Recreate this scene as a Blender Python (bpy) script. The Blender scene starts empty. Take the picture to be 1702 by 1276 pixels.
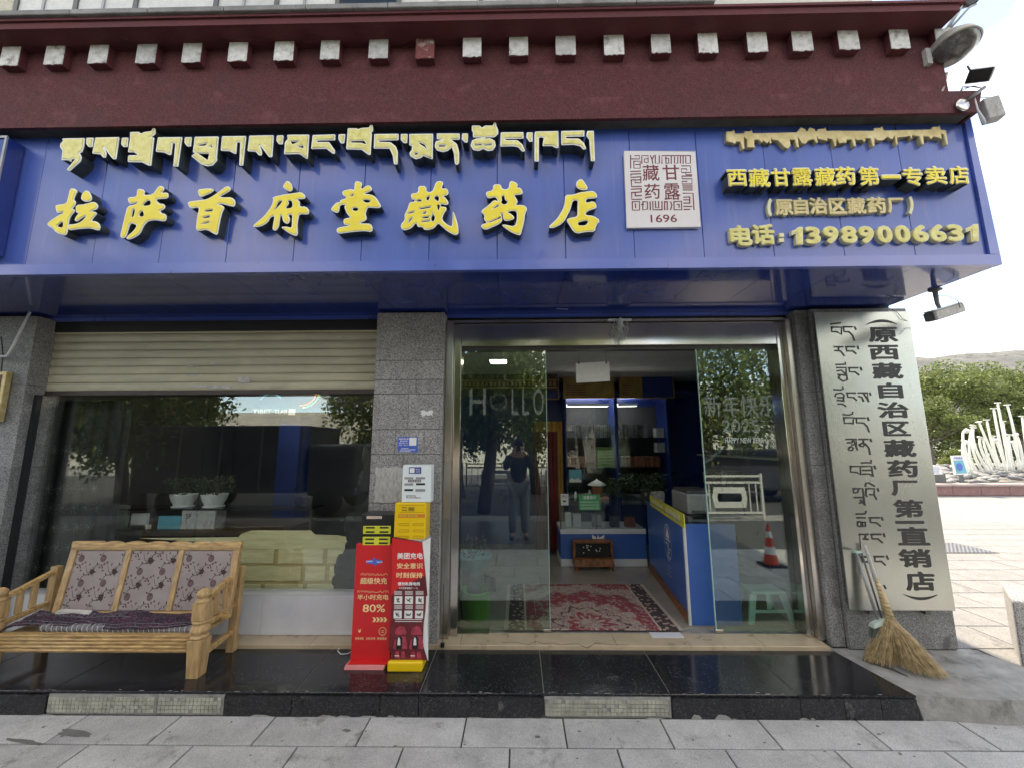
import bpy, math, random
import numpy as np
from mathutils import Vector, Matrix, Euler
from mathutils.geometry import tessellate_polygon
random.seed(7)
D = bpy.data
SC = bpy.context.scene
COL = SC.collection
R = math.radians

# ------------------------------------------------------------------ camera
CR = Vector((0.9998659668625315, 0.015903301233591488, -0.0038901567999968345))
CU = Vector((0.006200990845179862, -0.14794979801831415, 0.9889754319389729))
CW = Vector((-0.01515242629392764, 0.988866999285654, 0.1480285840680556))
F, H0 = 665.0, 1.68
cam = D.cameras.new('camera')
cam.lens = F / 1702 * 36
cam.sensor_width = 36
cam.clip_start = 0.02
cam.clip_end = 3000
camo = D.objects.new('camera', cam)
COL.objects.link(camo)
M3 = Matrix((CR, CU, -CW)).transposed()
camo.matrix_world = Matrix.Translation((0, 0, H0)) @ M3.to_4x4()
SC.camera = camo

# ------------------------------------------------------------------ daylight
SUN_EL, SUN_AZ = 50.0, -6.0
world = D.worlds.new('World')
SC.world = world
world.use_nodes = True
wn, wl = world.node_tree.nodes, world.node_tree.links
wn.clear()
sky = wn.new('ShaderNodeTexSky')
sky.sky_type = 'NISHITA'
sky.sun_disc = False
sky.sun_elevation = R(SUN_EL)
sky.sun_rotation = R(SUN_AZ)
sky.altitude = 3600
sky.air_density = 1.0
sky.dust_density = 1.5
wtc = wn.new('ShaderNodeTexCoord')
wno = wn.new('ShaderNodeTexNoise')
wno.inputs['Scale'].default_value = 2.6
wno.inputs['Detail'].default_value = 6
wmp = wn.new('ShaderNodeMapping')
wmp.inputs['Scale'].default_value = (1, 1, 2.6)
wrp = wn.new('ShaderNodeValToRGB')
wrp.color_ramp.elements[0].position = 0.45
wrp.color_ramp.elements[1].position = 0.66
wmx = wn.new('ShaderNodeMixRGB')
wmx.inputs[2].default_value = (5.6, 5.6, 5.6, 1)
wbg = wn.new('ShaderNodeBackground')
wbg.inputs['Strength'].default_value = 0.15
wout = wn.new('ShaderNodeOutputWorld')
wl.new(wtc.outputs['Generated'], wmp.inputs[0])
wl.new(wmp.outputs[0], wno.inputs['Vector'])
wl.new(wno.outputs['Fac'], wrp.inputs[0])
wl.new(wrp.outputs[0], wmx.inputs[0])
wl.new(sky.outputs[0], wmx.inputs[1])
wl.new(wmx.outputs[0], wbg.inputs[0])
wl.new(wbg.outputs[0], wout.inputs[0])

sun = D.lights.new('sun', 'SUN')
sun.energy = 2.0
sun.angle = R(0.5)
sun.color = (1, 0.95, 0.88)
suno = D.objects.new('sun', sun)
COL.objects.link(suno)
sd = Vector((math.sin(R(SUN_AZ)) * math.cos(R(SUN_EL)), math.cos(R(SUN_AZ)) * math.cos(R(SUN_EL)), math.sin(R(SUN_EL))))
suno.rotation_euler = sd.to_track_quat('Z', 'Y').to_euler()

SC.view_settings.view_transform = 'Standard'
SC.view_settings.look = 'None'
SC.view_settings.exposure = 2.25
SC.view_settings.gamma = 1
if hasattr(SC.view_settings, 'use_white_balance'):
    SC.view_settings.use_white_balance = True
    SC.view_settings.white_balance_temperature = 8300
SC.view_settings.use_curve_mapping = False
SC.cycles.max_bounces = 8
SC.cycles.transparent_max_bounces = 16

# ------------------------------------------------------------------ geometry helpers
def ray(x, y):
    d = (x - 851) * CR - (y - 638) * CU + F * CW
    return d / d.y
def A(x, y, Y):                      # where the sight line of a photo point meets the upright plane at depth Y
    d = ray(x, y) * Y
    return d.x, H0 + d.z
def G(x, y, z=0.0):                  # where it meets the level plane at height z
    d = ray(x, y)
    t = (z - H0) / d.z
    return d.x * t, t

class MB:
    def __init__(s):
        s.v, s.f, s.mi, s.m, s.sm = [], [], [], 0, []
        s.smooth = False
    def add(s, vs, fs):
        b = len(s.v)
        s.v += [tuple(p) for p in vs]
        for f in fs:
            s.f.append(tuple(b + i for i in f)); s.mi.append(s.m); s.sm.append(s.smooth)
        return s
    def box(s, x0, x1, y0, y1, z0, z1):
        vs = [(x, y, z) for z in (z0, z1) for y in (y0, y1) for x in (x0, x1)]
        return s.add(vs, [(0, 2, 3, 1), (4, 5, 7, 6), (0, 1, 5, 4), (2, 6, 7, 3), (0, 4, 6, 2), (1, 3, 7, 5)])
    def hexa(s, p):                  # 8 points: lower ring then upper ring
        return s.add(p, [(3, 2, 1, 0), (4, 5, 6, 7), (0, 1, 5, 4), (1, 2, 6, 5), (2, 3, 7, 6), (3, 0, 4, 7)])
    def bar(s, a, b, w, h=None, up=(0, 0, 1)):
        a, b = Vector(a), Vector(b); h = h or w
        d = (b - a).normalized(); u = Vector(up)
        if abs(d.dot(u)) > .97: u = Vector((0, 1, 0))
        r = d.cross(u).normalized(); u = r.cross(d)
        r *= w / 2; u *= h / 2
        return s.hexa([a - r - u, a + r - u, a + r + u, a - r + u, b - r - u, b + r - u, b + r + u, b - r + u])
    def tube(s, pts, rad, n=8, caps=True):
        pts = [Vector(p) for p in pts]
        rs = rad if isinstance(rad, (list, tuple)) else [rad] * len(pts)
        vs, fs = [], []
        sm = s.smooth
        prev = None
        for i, p in enumerate(pts):
            d = (pts[min(i + 1, len(pts) - 1)] - pts[max(i - 1, 0)]).normalized()
            if prev is None:
                prev = d.orthogonal().normalized()
            prev = (prev - d * prev.dot(d)).normalized()
            q = d.cross(prev)
            for k in range(n):
                a = 2 * math.pi * k / n
                vs.append(p + (prev * math.cos(a) + q * math.sin(a)) * rs[i])
        for i in range(len(pts) - 1):
            for k in range(n):
                fs.append((i * n + k, i * n + (k + 1) % n, (i + 1) * n + (k + 1) % n, (i + 1) * n + k))
        s.smooth = True
        s.add(vs, fs)
        s.smooth = sm
        if caps:
            b = len(s.v) - len(vs)
            s.f.append(tuple(b + k for k in range(n))[::-1]); s.mi.append(s.m); s.sm.append(False)
            s.f.append(tuple(b + (len(pts) - 1) * n + k for k in range(n))); s.mi.append(s.m); s.sm.append(False)
        return s
    def lathe(s, c, prof, n=20, axis='z', tilt=None):
        vs, fs = [], []
        for r, z in prof:
            for k in range(n):
                a = 2 * math.pi * k / n
                p = Vector((r * math.cos(a), r * math.sin(a), z))
                if axis == 'y': p = Vector((p.x, p.z, p.y))
                if axis == 'x': p = Vector((p.z, p.x, p.y))
                if tilt: p = tilt @ p
                vs.append(p + Vector(c))
        for i in range(len(prof) - 1):
            for k in range(n):
                fs.append((i * n + k, i * n + (k + 1) % n, (i + 1) * n + (k + 1) % n, (i + 1) * n + k))
        sm = s.smooth; s.smooth = True; s.add(vs, fs); s.smooth = sm
        return s
    def sphere(s, c, r, n=12, sq=(1, 1, 1)):
        prof = [(math.sin(math.pi * i / (n // 2 + 2)) * r + 1e-5, -math.cos(math.pi * i / (n // 2 + 2)) * r) for i in range(n // 2 + 3)]
        b = len(s.v); s.lathe((0, 0, 0), prof, n)
        for i in range(b, len(s.v)):
            p = s.v[i]; s.v[i] = (p[0] * sq[0] + c[0], p[1] * sq[1] + c[1], p[2] * sq[2] + c[2])
        return s
    def prism(s, loops, y0, y1, back=True):   # loops of (x,z), outline first then holes; extruded from y0 (front) to y1
        loops = [[tuple(p) for p in l] for l in loops]
        tri = tessellate_polygon([[Vector((x, z, 0)) for x, z in l] for l in loops])
        flat = [p for l in loops for p in l]
        n = len(flat)
        fr = [(x, y0, z) for x, z in flat]
        fs = []
        for t in tri:
            a, b_, c = [flat[i] for i in t]
            ar = (b_[0] - a[0]) * (c[1] - a[1]) - (b_[1] - a[1]) * (c[0] - a[0])
            fs.append(t if ar > 0 else t[::-1])
        if y1 is None:
            return s.add(fr, fs)
        bk = [(x, y1, z) for x, z in flat]
        f2 = list(fs)
        if back: f2 += [tuple(i + n for i in f[::-1]) for f in fs]
        o = 0
        for l in loops:
            k = len(l)
            for i in range(k):
                j = (i + 1) % k
                f2.append((o + i, o + j, o + n + j, o + n + i))
            o += k
        return s.add(fr + bk, f2)
    def build(s, name, m, parent=None, loc=None, recalc=False):
        me = D.meshes.new(name)
        org = Vector(loc) if loc is not None else (Vector(parent['_w']) if parent is not None else Vector((0, 0, 0)))
        me.from_pydata([(p[0] - org.x, p[1] - org.y, p[2] - org.z) for p in s.v], [], s.f)
        for mm in (m if isinstance(m, (list, tuple)) else [m]):
            if mm is not None: me.materials.append(mm)
        me.polygons.foreach_set('material_index', s.mi)
        me.polygons.foreach_set('use_smooth', s.sm)
        if recalc:
            import bmesh
            bm = bmesh.new(); bm.from_mesh(me); bmesh.ops.recalc_face_normals(bm, faces=bm.faces); bm.to_mesh(me); bm.free()
        me.update()
        o = D.objects.new(name, me)
        COL.objects.link(o)
        o['_w'] = tuple(org)
        if parent is not None:
            o.parent = parent
            o.location = org - Vector(parent['_w'])
        else:
            o.location = org
        return o

def thing(name, label, cat, loc, group=None):
    o = D.objects.new(name, None)
    o.empty_display_size = .1
    COL.objects.link(o)
    o.location = loc
    o['_w'] = tuple(loc)
    o['label'] = label; o['category'] = cat
    if group: o['group'] = group
    return o
def tag(o, label, cat, group=None, kind=None):
    if label: o['label'] = label
    if cat: o['category'] = cat
    if group: o['group'] = group
    if kind: o['kind'] = kind
    return o
def struct(o):
    o['kind'] = 'structure'; return o
def inst(o, delta, parent=None, rot=None):     # share mesh data
    c = o.copy(); COL.objects.link(c); c.location = Vector(o.location) + Vector(delta)
    if rot is not None: c.rotation_euler = rot
    if parent is not None: c.parent = parent
    return c
def bevel(o, w=.004, seg=2):
    b = o.modifiers.new('bevel', 'BEVEL'); b.width = w; b.segments = seg; b.limit_method = 'ANGLE'; b.angle_limit = R(35)
    return o

# ------------------------------------------------------------------ materials
def _mat(name):
    m = D.materials.new(name); m.use_nodes = True
    n, l = m.node_tree.nodes, m.node_tree.links
    return m, n, l, n['Principled BSDF'], n['Material Output']
def c4(c): return (c[0], c[1], c[2], 1)
def mul(c, k): return tuple(min(1, x * k) for x in c)
def pm(name, col, rough=.6, metal=0, var=.12, vs=6, bump=.0, bs=80, coat=0, col2=None, dirt=None, dth=.55, ds=3, rand=0, stretch=(1, 1, 1), rvar=.1, emis=0, spec=None, trans=0):
    m, n, l, b, out = _mat(name)
    tc = n.new('ShaderNodeTexCoord'); mp = n.new('ShaderNodeMapping'); mp.inputs['Scale'].default_value = stretch
    l.new(tc.outputs['Object'], mp.inputs[0])
    if rand:
        oi = n.new('ShaderNodeObjectInfo')
        l.new(oi.outputs['Random'], mp.inputs['Location'])
    no = n.new('ShaderNodeTexNoise'); no.inputs['Scale'].default_value = vs; no.inputs['Detail'].default_value = 6; no.inputs['Roughness'].default_value = .6
    l.new(mp.outputs[0], no.inputs['Vector'])
    rp = n.new('ShaderNodeValToRGB')
    rp.color_ramp.elements[0].position = .3; rp.color_ramp.elements[1].position = .7
    rp.color_ramp.elements[0].color = c4(mul(col, 1 - var)); rp.color_ramp.elements[1].color = c4(col2 if col2 else mul(col, 1 + var))
    l.new(no.outputs['Fac'], rp.inputs[0])
    last = rp.outputs[0]
    if dirt:
        n2 = n.new('ShaderNodeTexNoise'); n2.inputs['Scale'].default_value = ds; n2.inputs['Detail'].default_value = 8; n2.inputs['Roughness'].default_value = .7
        l.new(mp.outputs[0], n2.inputs['Vector'])
        r2 = n.new('ShaderNodeValToRGB'); r2.color_ramp.elements[0].position = dth; r2.color_ramp.elements[1].position = min(1, dth + .12)
        l.new(n2.outputs['Fac'], r2.inputs[0])
        mx = n.new('ShaderNodeMixRGB'); l.new(r2.outputs[0], mx.inputs[0]); l.new(last, mx.inputs[1]); mx.inputs[2].default_value = c4(dirt)
        last = mx.outputs[0]
    if rand:
        hv = n.new('ShaderNodeHueSaturation'); mr = n.new('ShaderNodeMapRange')
        mr.inputs['To Min'].default_value = 1 - rand; mr.inputs['To Max'].default_value = 1 + rand
        l.new(oi.outputs['Random'], mr.inputs[0]); l.new(mr.outputs[0], hv.inputs['Value']); l.new(last, hv.inputs['Color'])
        last = hv.outputs[0]
    l.new(last, b.inputs['Base Color'])
    b.inputs['Metallic'].default_value = metal
    rr = n.new('ShaderNodeMapRange'); rr.inputs['To Min'].default_value = max(.02, rough - rvar); rr.inputs['To Max'].default_value = min(1, rough + rvar)
    l.new(no.outputs['Fac'], rr.inputs[0]); l.new(rr.outputs[0], b.inputs['Roughness'])
    if coat:
        b.inputs['Coat Weight'].default_value = coat; b.inputs['Coat Roughness'].default_value = .08
    if spec is not None: b.inputs['Specular IOR Level'].default_value = spec
    if emis:
        l.new(last, b.inputs['Emission Color']); b.inputs['Emission Strength'].default_value = emis
    if bump:
        n3 = n.new('ShaderNodeTexNoise'); n3.inputs['Scale'].default_value = bs; n3.inputs['Detail'].default_value = 5
        l.new(mp.outputs[0], n3.inputs['Vector'])
        bp = n.new('ShaderNodeBump'); bp.inputs['Strength'].default_value = bump; bp.inputs['Distance'].default_value = .01
        l.new(n3.outputs['Fac'], bp.inputs['Height']); l.new(bp.outputs[0], b.inputs['Normal'])
    return m
def speckle(name, base, dark, light, scale=220, rough=.5, rand=.06, stain=None, coat=0, amt=(.38, .5, .62), sth=.6):
    m, n, l, b, out = _mat(name)
    tc = n.new('ShaderNodeTexCoord'); oi = n.new('ShaderNodeObjectInfo')
    ad = n.new('ShaderNodeVectorMath'); l.new(tc.outputs['Object'], ad.inputs[0]); l.new(oi.outputs['Random'], ad.inputs[1])
    vo = n.new('ShaderNodeTexVoronoi'); vo.inputs['Scale'].default_value = scale
    l.new(ad.outputs[0], vo.inputs['Vector'])
    sp = n.new('ShaderNodeSeparateColor'); l.new(vo.outputs['Color'], sp.inputs[0])
    rp = n.new('ShaderNodeValToRGB'); rp.color_ramp.interpolation = 'LINEAR'
    e = rp.color_ramp.elements; e[0].position = amt[0] - .15; e[0].color = c4(dark); e[1].position = amt[2] + .2; e[1].color = c4(light)
    x = e.new(amt[1]); x.color = c4(base)
    l.new(sp.outputs[0], rp.inputs[0])
    no = n.new('ShaderNodeTexNoise'); no.inputs['Scale'].default_value = 5; no.inputs['Detail'].default_value = 8; no.inputs['Roughness'].default_value = .65
    l.new(ad.outputs[0], no.inputs['Vector'])
    last = rp.outputs[0]
    mr0 = n.new('ShaderNodeMapRange'); mr0.inputs['From Min'].default_value = .3; mr0.inputs['From Max'].default_value = .7; mr0.inputs['To Min'].default_value = .78; mr0.inputs['To Max'].default_value = 1.15
    l.new(no.outputs['Fac'], mr0.inputs[0])
    hv0 = n.new('ShaderNodeHueSaturation'); l.new(mr0.outputs[0], hv0.inputs['Value']); l.new(last, hv0.inputs['Color']); last = hv0.outputs[0]
    if stain:
        n2 = n.new('ShaderNodeTexNoise'); n2.inputs['Scale'].default_value = 4.3; n2.inputs['Detail'].default_value = 9; n2.inputs['Roughness'].default_value = .72
        l.new(ad.outputs[0], n2.inputs['Vector'])
        r2 = n.new('ShaderNodeValToRGB'); r2.color_ramp.elements[0].position = sth; r2.color_ramp.elements[1].position = sth + .1
        l.new(n2.outputs['Fac'], r2.inputs[0])
        mx = n.new('ShaderNodeMixRGB'); l.new(r2.outputs[0], mx.inputs[0]); l.new(last, mx.inputs[1]); mx.inputs[2].default_value = c4(stain)
        last = mx.outputs[0]
    hv = n.new('ShaderNodeHueSaturation'); mr = n.new('ShaderNodeMapRange'); mr.inputs['To Min'].default_value = 1 - rand; mr.inputs['To Max'].default_value = 1 + rand
    l.new(oi.outputs['Random'], mr.inputs[0]); l.new(mr.outputs[0], hv.inputs['Value']); l.new(last, hv.inputs['Color'])
    l.new(hv.outputs[0], b.inputs['Base Color'])
    rr = n.new('ShaderNodeMapRange'); rr.inputs['To Min'].default_value = max(.03, rough - .15); rr.inputs['To Max'].default_value = min(1, rough + .15)
    l.new(no.outputs['Fac'], rr.inputs[0]); l.new(rr.outputs[0], b.inputs['Roughness'])
    bp = n.new('ShaderNodeBump'); bp.inputs['Strength'].default_value = .15; bp.inputs['Distance'].default_value = .004
    l.new(no.outputs['Fac'], bp.inputs['Height']); l.new(bp.outputs[0], b.inputs['Normal'])
    return m
def glassmat(name, tint, ior=1.5, boost=1.0, rough=0.0):
    m, n, l, b, out = _mat(name)
    n.remove(b)
    lw = n.new('ShaderNodeLayerWeight'); lw.inputs['Blend'].default_value = .5       # Schlick reflectance, same from both sides of the thin pane
    pw = n.new('ShaderNodeMath'); pw.operation = 'POWER'; pw.inputs[1].default_value = 5
    f0 = ((ior - 1) / (ior + 1)) ** 2 * boost
    mm = n.new('ShaderNodeMath'); mm.operation = 'MULTIPLY_ADD'; mm.inputs[1].default_value = 1 - f0; mm.inputs[2].default_value = f0; mm.use_clamp = True
    tr = n.new('ShaderNodeBsdfTransparent'); tr.inputs[0].default_value = c4(tint)
    gl = n.new('ShaderNodeBsdfGlossy'); gl.inputs['Roughness'].default_value = rough; gl.inputs[0].default_value = (.95, 1, .97, 1)
    mx = n.new('ShaderNodeMixShader')
    l.new(lw.outputs['Facing'], pw.inputs[0]); l.new(pw.outputs[0], mm.inputs[0]); l.new(mm.outputs[0], mx.inputs[0]); l.new(tr.outputs[0], mx.inputs[1]); l.new(gl.outputs[0], mx.inputs[2]); l.new(mx.outputs[0], out.inputs[0])
    return m
def emat(name, col, s):
    m, n, l, b, out = _mat(name)
    b.inputs['Base Color'].default_value = c4(col); b.inputs['Emission Color'].default_value = c4(col); b.inputs['Emission Strength'].default_value = s
    return m
def leafmat(name, c1, c2):
    m, n, l, b, out = _mat(name)
    ge = n.new('ShaderNodeNewGeometry')
    rp = n.new('ShaderNodeValToRGB'); rp.color_ramp.elements[0].color = c4(c1); rp.color_ramp.elements[1].color = c4(c2)
    l.new(ge.outputs['Random Per Island'], rp.inputs[0]); l.new(rp.outputs[0], b.inputs['Base Color'])
    b.inputs['Roughness'].default_value = .55
    tl = n.new('ShaderNodeBsdfTranslucent'); l.new(rp.outputs[0], tl.inputs[0])
    mx = n.new('ShaderNodeMixShader'); mx.inputs[0].default_value = .35
    l.new(b.outputs[0], mx.inputs[1]); l.new(tl.outputs[0], mx.inputs[2]); l.new(mx.outputs[0], out.inputs[0])
    return m

M = {}
M['stucco'] = speckle('maroon_stucco', (.092, .017, .021), (.058, .010, .012), (.14, .038, .042), 220, .85, .03, stain=(.14, .038, .042), amt=(.3, .5, .8), sth=.54)
M['cement_dk'] = pm('dark_cement', (.07, .07, .06), .9, 0, .3, 9)  # dark grey cement for the underside of the moulding
M['stucco_d'] = pm('maroon_stucco_moulding', (.105, .020, .025), .8, 0, .2, 7, .5, 110, dirt=(.22, .14, .13), dth=.66, ds=6, stretch=(.5, 1, 1))
M['beamend'] = pm('whitewashed_stucco', (.62, .60, .58), .85, 0, .22, 25, .6, 120, dirt=(.24, .21, .19), dth=.56, ds=14, rand=.2)
M['beamred'] = pm('peeling_red_paint', (.20, .055, .05), .8, 0, .3, 30, .4, 90, dirt=(.5, .45, .42), dth=.55, ds=12)
M['slab'] = pm('grey_capping_stone', (.2, .195, .19), .8, 0, .25, 8, .4, 60, dirt=(.1, .09, .09), dth=.58, ds=5, rand=.1)
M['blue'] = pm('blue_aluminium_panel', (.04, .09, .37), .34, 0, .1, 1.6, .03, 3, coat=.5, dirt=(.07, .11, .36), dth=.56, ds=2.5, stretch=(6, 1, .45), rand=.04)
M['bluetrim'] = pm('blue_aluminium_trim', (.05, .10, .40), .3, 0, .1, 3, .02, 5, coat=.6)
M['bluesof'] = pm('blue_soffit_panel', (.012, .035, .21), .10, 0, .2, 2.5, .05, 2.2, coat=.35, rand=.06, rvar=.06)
M['bside'] = pm('dark_letter_return', (.035, .045, .045), .45, 0, .4, 9, .05, 20)
M['yellow'] = pm('faded_yellow_acrylic', (.86, .66, .02), .35, 0, .07, 9, .0, 20, col2=(.90, .74, .05), dirt=(.82, .70, .2), dth=.72, ds=10, rand=.03)
M['tibyel'] = pm('faded_yellow_acrylic_pale', (.74, .64, .12), .4, 0, .2, 22, .0, 20, col2=(.78, .72, .30), dirt=(.85, .84, .60), dth=.62, ds=14)
M['white'] = pm('white_letter_rim', (.82, .82, .76), .4, 0, .06, 20)
M['gold'] = pm('brass_letter', (.55, .42, .16), .45, .35, .15, 18, .05, 30, col2=(.68, .56, .30))
M['goldpale'] = pm('pale_brass_letter', (.62, .56, .30), .42, .2, .12, 18, 0, 30, col2=(.72, .70, .50))
M['granite'] = speckle('grey_granite', (.29, .28, .27), (.13, .13, .13), (.42, .40, .38), 190, .5, .05, stain=(.17, .155, .14), sth=.6)
M['granite2'] = speckle('grey_granite_dark', (.21, .21, .2), (.10, .10, .10), (.32, .31, .30), 230, .6, .06, stain=(.11, .105, .1), sth=.55)
M['pave'] = speckle('pale_grey_paving', (.42, .415, .405), (.31, .31, .305), (.52, .51, .50), 420, .75, .09, stain=(.24, .235, .22), amt=(.3, .5, .6), sth=.57)
M['plaza'] = speckle('sunlit_paving', (.25, .247, .243), (.19, .19, .185), (.30, .295, .29), 200, .8, .06, stain=(.17, .165, .16), sth=.58)
M['blackgr'] = speckle('polished_black_granite', (.017, .018, .022), (.010, .010, .012), (.05, .05, .055), 150, .10, .1, stain=(.055, .054, .056), amt=(.4, .78, .96), sth=.58)
M['grout'] = pm('pale_grout', (.32, .31, .30), .9, 0, .2, 20)
M['blackface'] = speckle('worn_black_granite', (.017, .017, .02), (.010, .010, .012), (.06, .06, .06), 150, .3, .1, stain=(.2, .2, .195), amt=(.4, .7, .93), sth=.63)
M['concrete'] = pm('rough_concrete', (.27, .265, .25), .9, 0, .25, 9, .8, 40, dirt=(.14, .135, .125), dth=.56, ds=5)
M['mosaic'] = pm('cream_mosaic_tile', (.36, .35, .29), .5, 0, .3, 14, .1, 60, dirt=(.15, .15, .13), dth=.55, ds=9)
M['tile'] = pm('cream_floor_tile', (.47, .37, .25), .3, 0, .14, 7, .05, 30, dirt=(.34, .25, .16), dth=.58, ds=6, rand=.05)
M['floor'] = pm('shop_floor_tile', (.30, .27, .23), .14, 0, .1, 4, .02, 10)
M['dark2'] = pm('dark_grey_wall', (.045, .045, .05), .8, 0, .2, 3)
M['steel'] = pm('brushed_stainless', (.5, .47, .44), .24, .95, .12, 3, .05, 9, stretch=(1, 1, .3), rvar=.08, dirt=(.36, .3, .26), dth=.6, ds=3)
M['steelm'] = pm('mirror_stainless', (.58, .55, .5), .13, .97, .1, 2.2, .12, 2.2, rvar=.06)
M['plate'] = pm('brushed_metal_plate', (.36, .375, .35), .27, .96, .16, 1.1, .06, 1.3, stretch=(1.2, 1, .5), rvar=.05)
M['ink'] = pm('black_paint', (.012, .012, .012), .5, 0, .2, 20)
M['shutter'] = pm('cream_painted_shutter', (.52, .475, .34), .5, 0, .16, 3, .05, 40, stretch=(.6, 1, 2.5), dirt=(.44, .40, .29), dth=.55, ds=4)
M['rail'] = pm('dark_brown_rail', (.06, .045, .04), .5, .3, .3, 9)
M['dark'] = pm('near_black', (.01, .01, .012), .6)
M['whitepan'] = pm('white_panel', (.62, .63, .66), .35, 0, .08, 4, dirt=(.46, .46, .47), dth=.66, ds=4)
M['whiteframe'] = pm('white_aluminium', (.55, .56, .57), .35, 0, .08, 4)
M['glass'] = glassmat('door_glass', (.78, .88, .84), 1.55, 3.0)
M['glassw'] = glassmat('window_glass', (.96, .985, .97), 1.55, 1.9)
M['cglass'] = glassmat('cabinet_glass', (.90, .94, .94), 1.5, .8)
M['wood'] = pm('varnished_pale_wood', (.46, .25, .09), .32, 0, .45, 7, .15, 30, col2=(.70, .46, .20), stretch=(1.5, 9, 9), dirt=(.30, .16, .06), dth=.63, ds=3)
M['woodv'] = pm('varnished_pale_wood_upright', (.42, .25, .11), .45, 0, .28, 5, .2, 30, col2=(.58, .38, .18), stretch=(9, 9, 1.5), dirt=(.22, .12, .05), dth=.6, ds=3)
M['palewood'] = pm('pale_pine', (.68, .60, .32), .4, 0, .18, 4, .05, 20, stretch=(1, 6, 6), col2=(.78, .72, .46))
M['pine_shade'] = pm('pine_gap_shade', (.48, .38, .18), .5, 0, .2, 6, stretch=(1, 6, 6))  # darker pine, shade of the gaps between panels put into the colour
M['fabric'] = pm('taupe_brocade', (.33, .27, .26), .9, 0, .16, 3, .4, 400, col2=(.40, .34, .32))
M['print'] = pm('dark_brown_print', (.055, .03, .03), .9, 0, .3, 40)
M['print2'] = pm('mid_brown_print', (.15, .09, .09), .9, 0, .3, 40)
M['mattress'] = pm('grey_woven_mattress', (.16, .155, .17), .95, 0, .25, 30, .4, 200)
M['cream'] = pm('cream_cloth', (.55, .52, .48), .9, 0, .1, 10, .3, 100)
M['red'] = pm('red_printed_board', (.62, .018, .022), .38, 0, .06, 3)
M['reddk'] = pm('dark_red_print', (.10, .012, .016), .4, 0, .3, 8, col2=(.2, .02, .03))
M['redpink'] = pm('faded_red_edge', (.62, .2, .2), .5)
M['yplastic'] = pm('yellow_plastic', (.78, .50, .015), .32, 0, .04, 3)
M['ydark'] = pm('yellow_slot_shadow', (.42, .24, .01), .4)
M['ylime'] = pm('yellow_green_plastic', (.62, .62, .05), .35)
M['blackpl'] = pm('black_plastic', (.014, .014, .015), .35)
M['whitepl'] = pm('white_plastic', (.68, .74, .74), .35, 0, .04, 4)
M['paper'] = pm('white_paper', (.72, .72, .70), .7, 0, .06, 20)
M['papergr'] = pm('greyed_paper_paste', (.44, .42, .40), .85, 0, .25, 30, .5, 90, dirt=(.24, .22, .2), dth=.55, ds=12, stretch=(2, 1, .7))
M['cream_ink'] = pm('cream_print', (.85, .62, .32), .5)
M['white_ink'] = pm('white_print', (.8, .8, .78), .5)
M['navy_ink'] = pm('navy_print', (.03, .04, .28), .5)
M['blue_ink'] = pm('blue_print', (.05, .12, .5), .5)
M['orange_ink'] = pm('orange_print', (.65, .2, .03), .5)
M['maroon_ink'] = pm('maroon_print', (.17, .02, .03), .6, 0, .2, 12)
M['plaque'] = pm('white_plaque', (.66, .60, .58), .45, 0, .05, 2, col2=(.72, .71, .71))
M['pink_ink'] = pm('crimson_print', (.38, .045, .07), .5, 0, .4, 30)
M['frost'] = pm('frosted_print', (.42, .50, .44), .6, 0, .1, 20)
M['frostd'] = pm('faded_frosted_print', (.16, .20, .17), .6, 0, .2, 20)
def etchmat():
    m, n, l, b, out = _mat('etched_film')
    b.inputs['Base Color'].default_value = (.5, .58, .52, 1); b.inputs['Roughness'].default_value = .8
    tr = n.new('ShaderNodeBsdfTransparent'); mx = n.new('ShaderNodeMixShader'); mx.inputs[0].default_value = .07
    l.new(tr.outputs[0], mx.inputs[1]); l.new(b.outputs[0], mx.inputs[2]); l.new(mx.outputs[0], out.inputs[0])
    return m
M['etch'] = etchmat()
M['grey'] = pm('grey_metal', (.30, .30, .31), .45, .3, .12, 12)
M['damp'] = pm('damp_stain', (.14, .138, .132), .85, 0, .2, 8)
M['greydk'] = pm('dark_grey_metal', (.09, .09, .09), .45, .3, .2, 12)
M['lampgr'] = pm('grey_lamp_shell', (.33, .31, .28), .5, .1, .12, 10, dirt=(.2, .18, .15), dth=.6, ds=9)
M['lens'] = pm('dusty_lamp_lens', (.09, .085, .085), .16, 0, .5, 14, dirt=(.2, .19, .18), dth=.5, ds=16)
M['straw'] = pm('sorghum_straw', (.56, .38, .18), .7, 0, .35, 30, col2=(.74, .58, .34), rand=.1)
M['strawd'] = pm('straw_binding', (.10, .06, .03), .8)
M['bluecab'] = pm('blue_cabinet_paint', (.012, .035, .19), .3, 0, .1, 3, coat=.3)
M['bluecab2'] = pm('bright_blue_board', (.03, .11, .38), .35, 0, .06, 3)
M['ceil'] = pm('white_ceiling', (.55, .55, .52), .8)
M['carv'] = pm('carved_brown_wood', (.26, .09, .03), .4, 0, .45, 26, 1.0, 70, dirt=(.05, .02, .01), dth=.52, ds=22)
M['green'] = pm('green_notice', (.04, .42, .17), .4)
M['stool'] = pm('pale_green_plastic', (.36, .56, .48), .4)
M['bucket'] = pm('green_plastic_bucket', (.15, .38, .07), .4)
M['basin'] = pm('blue_plastic_basin', (.08, .36, .45), .4)
M['chart'] = pm('yellow_sign_board', (.60, .56, .06), .4)
M['cert'] = pm('gold_certificate', (.32, .2, .05), .4, 0, .4, 7)
M['led'] = emat('led_strip', (.85, .93, 1), 7)
M['panel_light'] = emat('ceiling_panel_light', (1, .97, .9), 5)
M['added_tube_light'] = emat('added_tube_light', (1, .98, .94), 30)
M['leaf'] = leafmat('plaza_leaves', (.06, .095, .025), (.21, .25, .065))
M['leaf2'] = leafmat('street_leaves', (.06, .10, .025), (.20, .25, .07))
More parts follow.
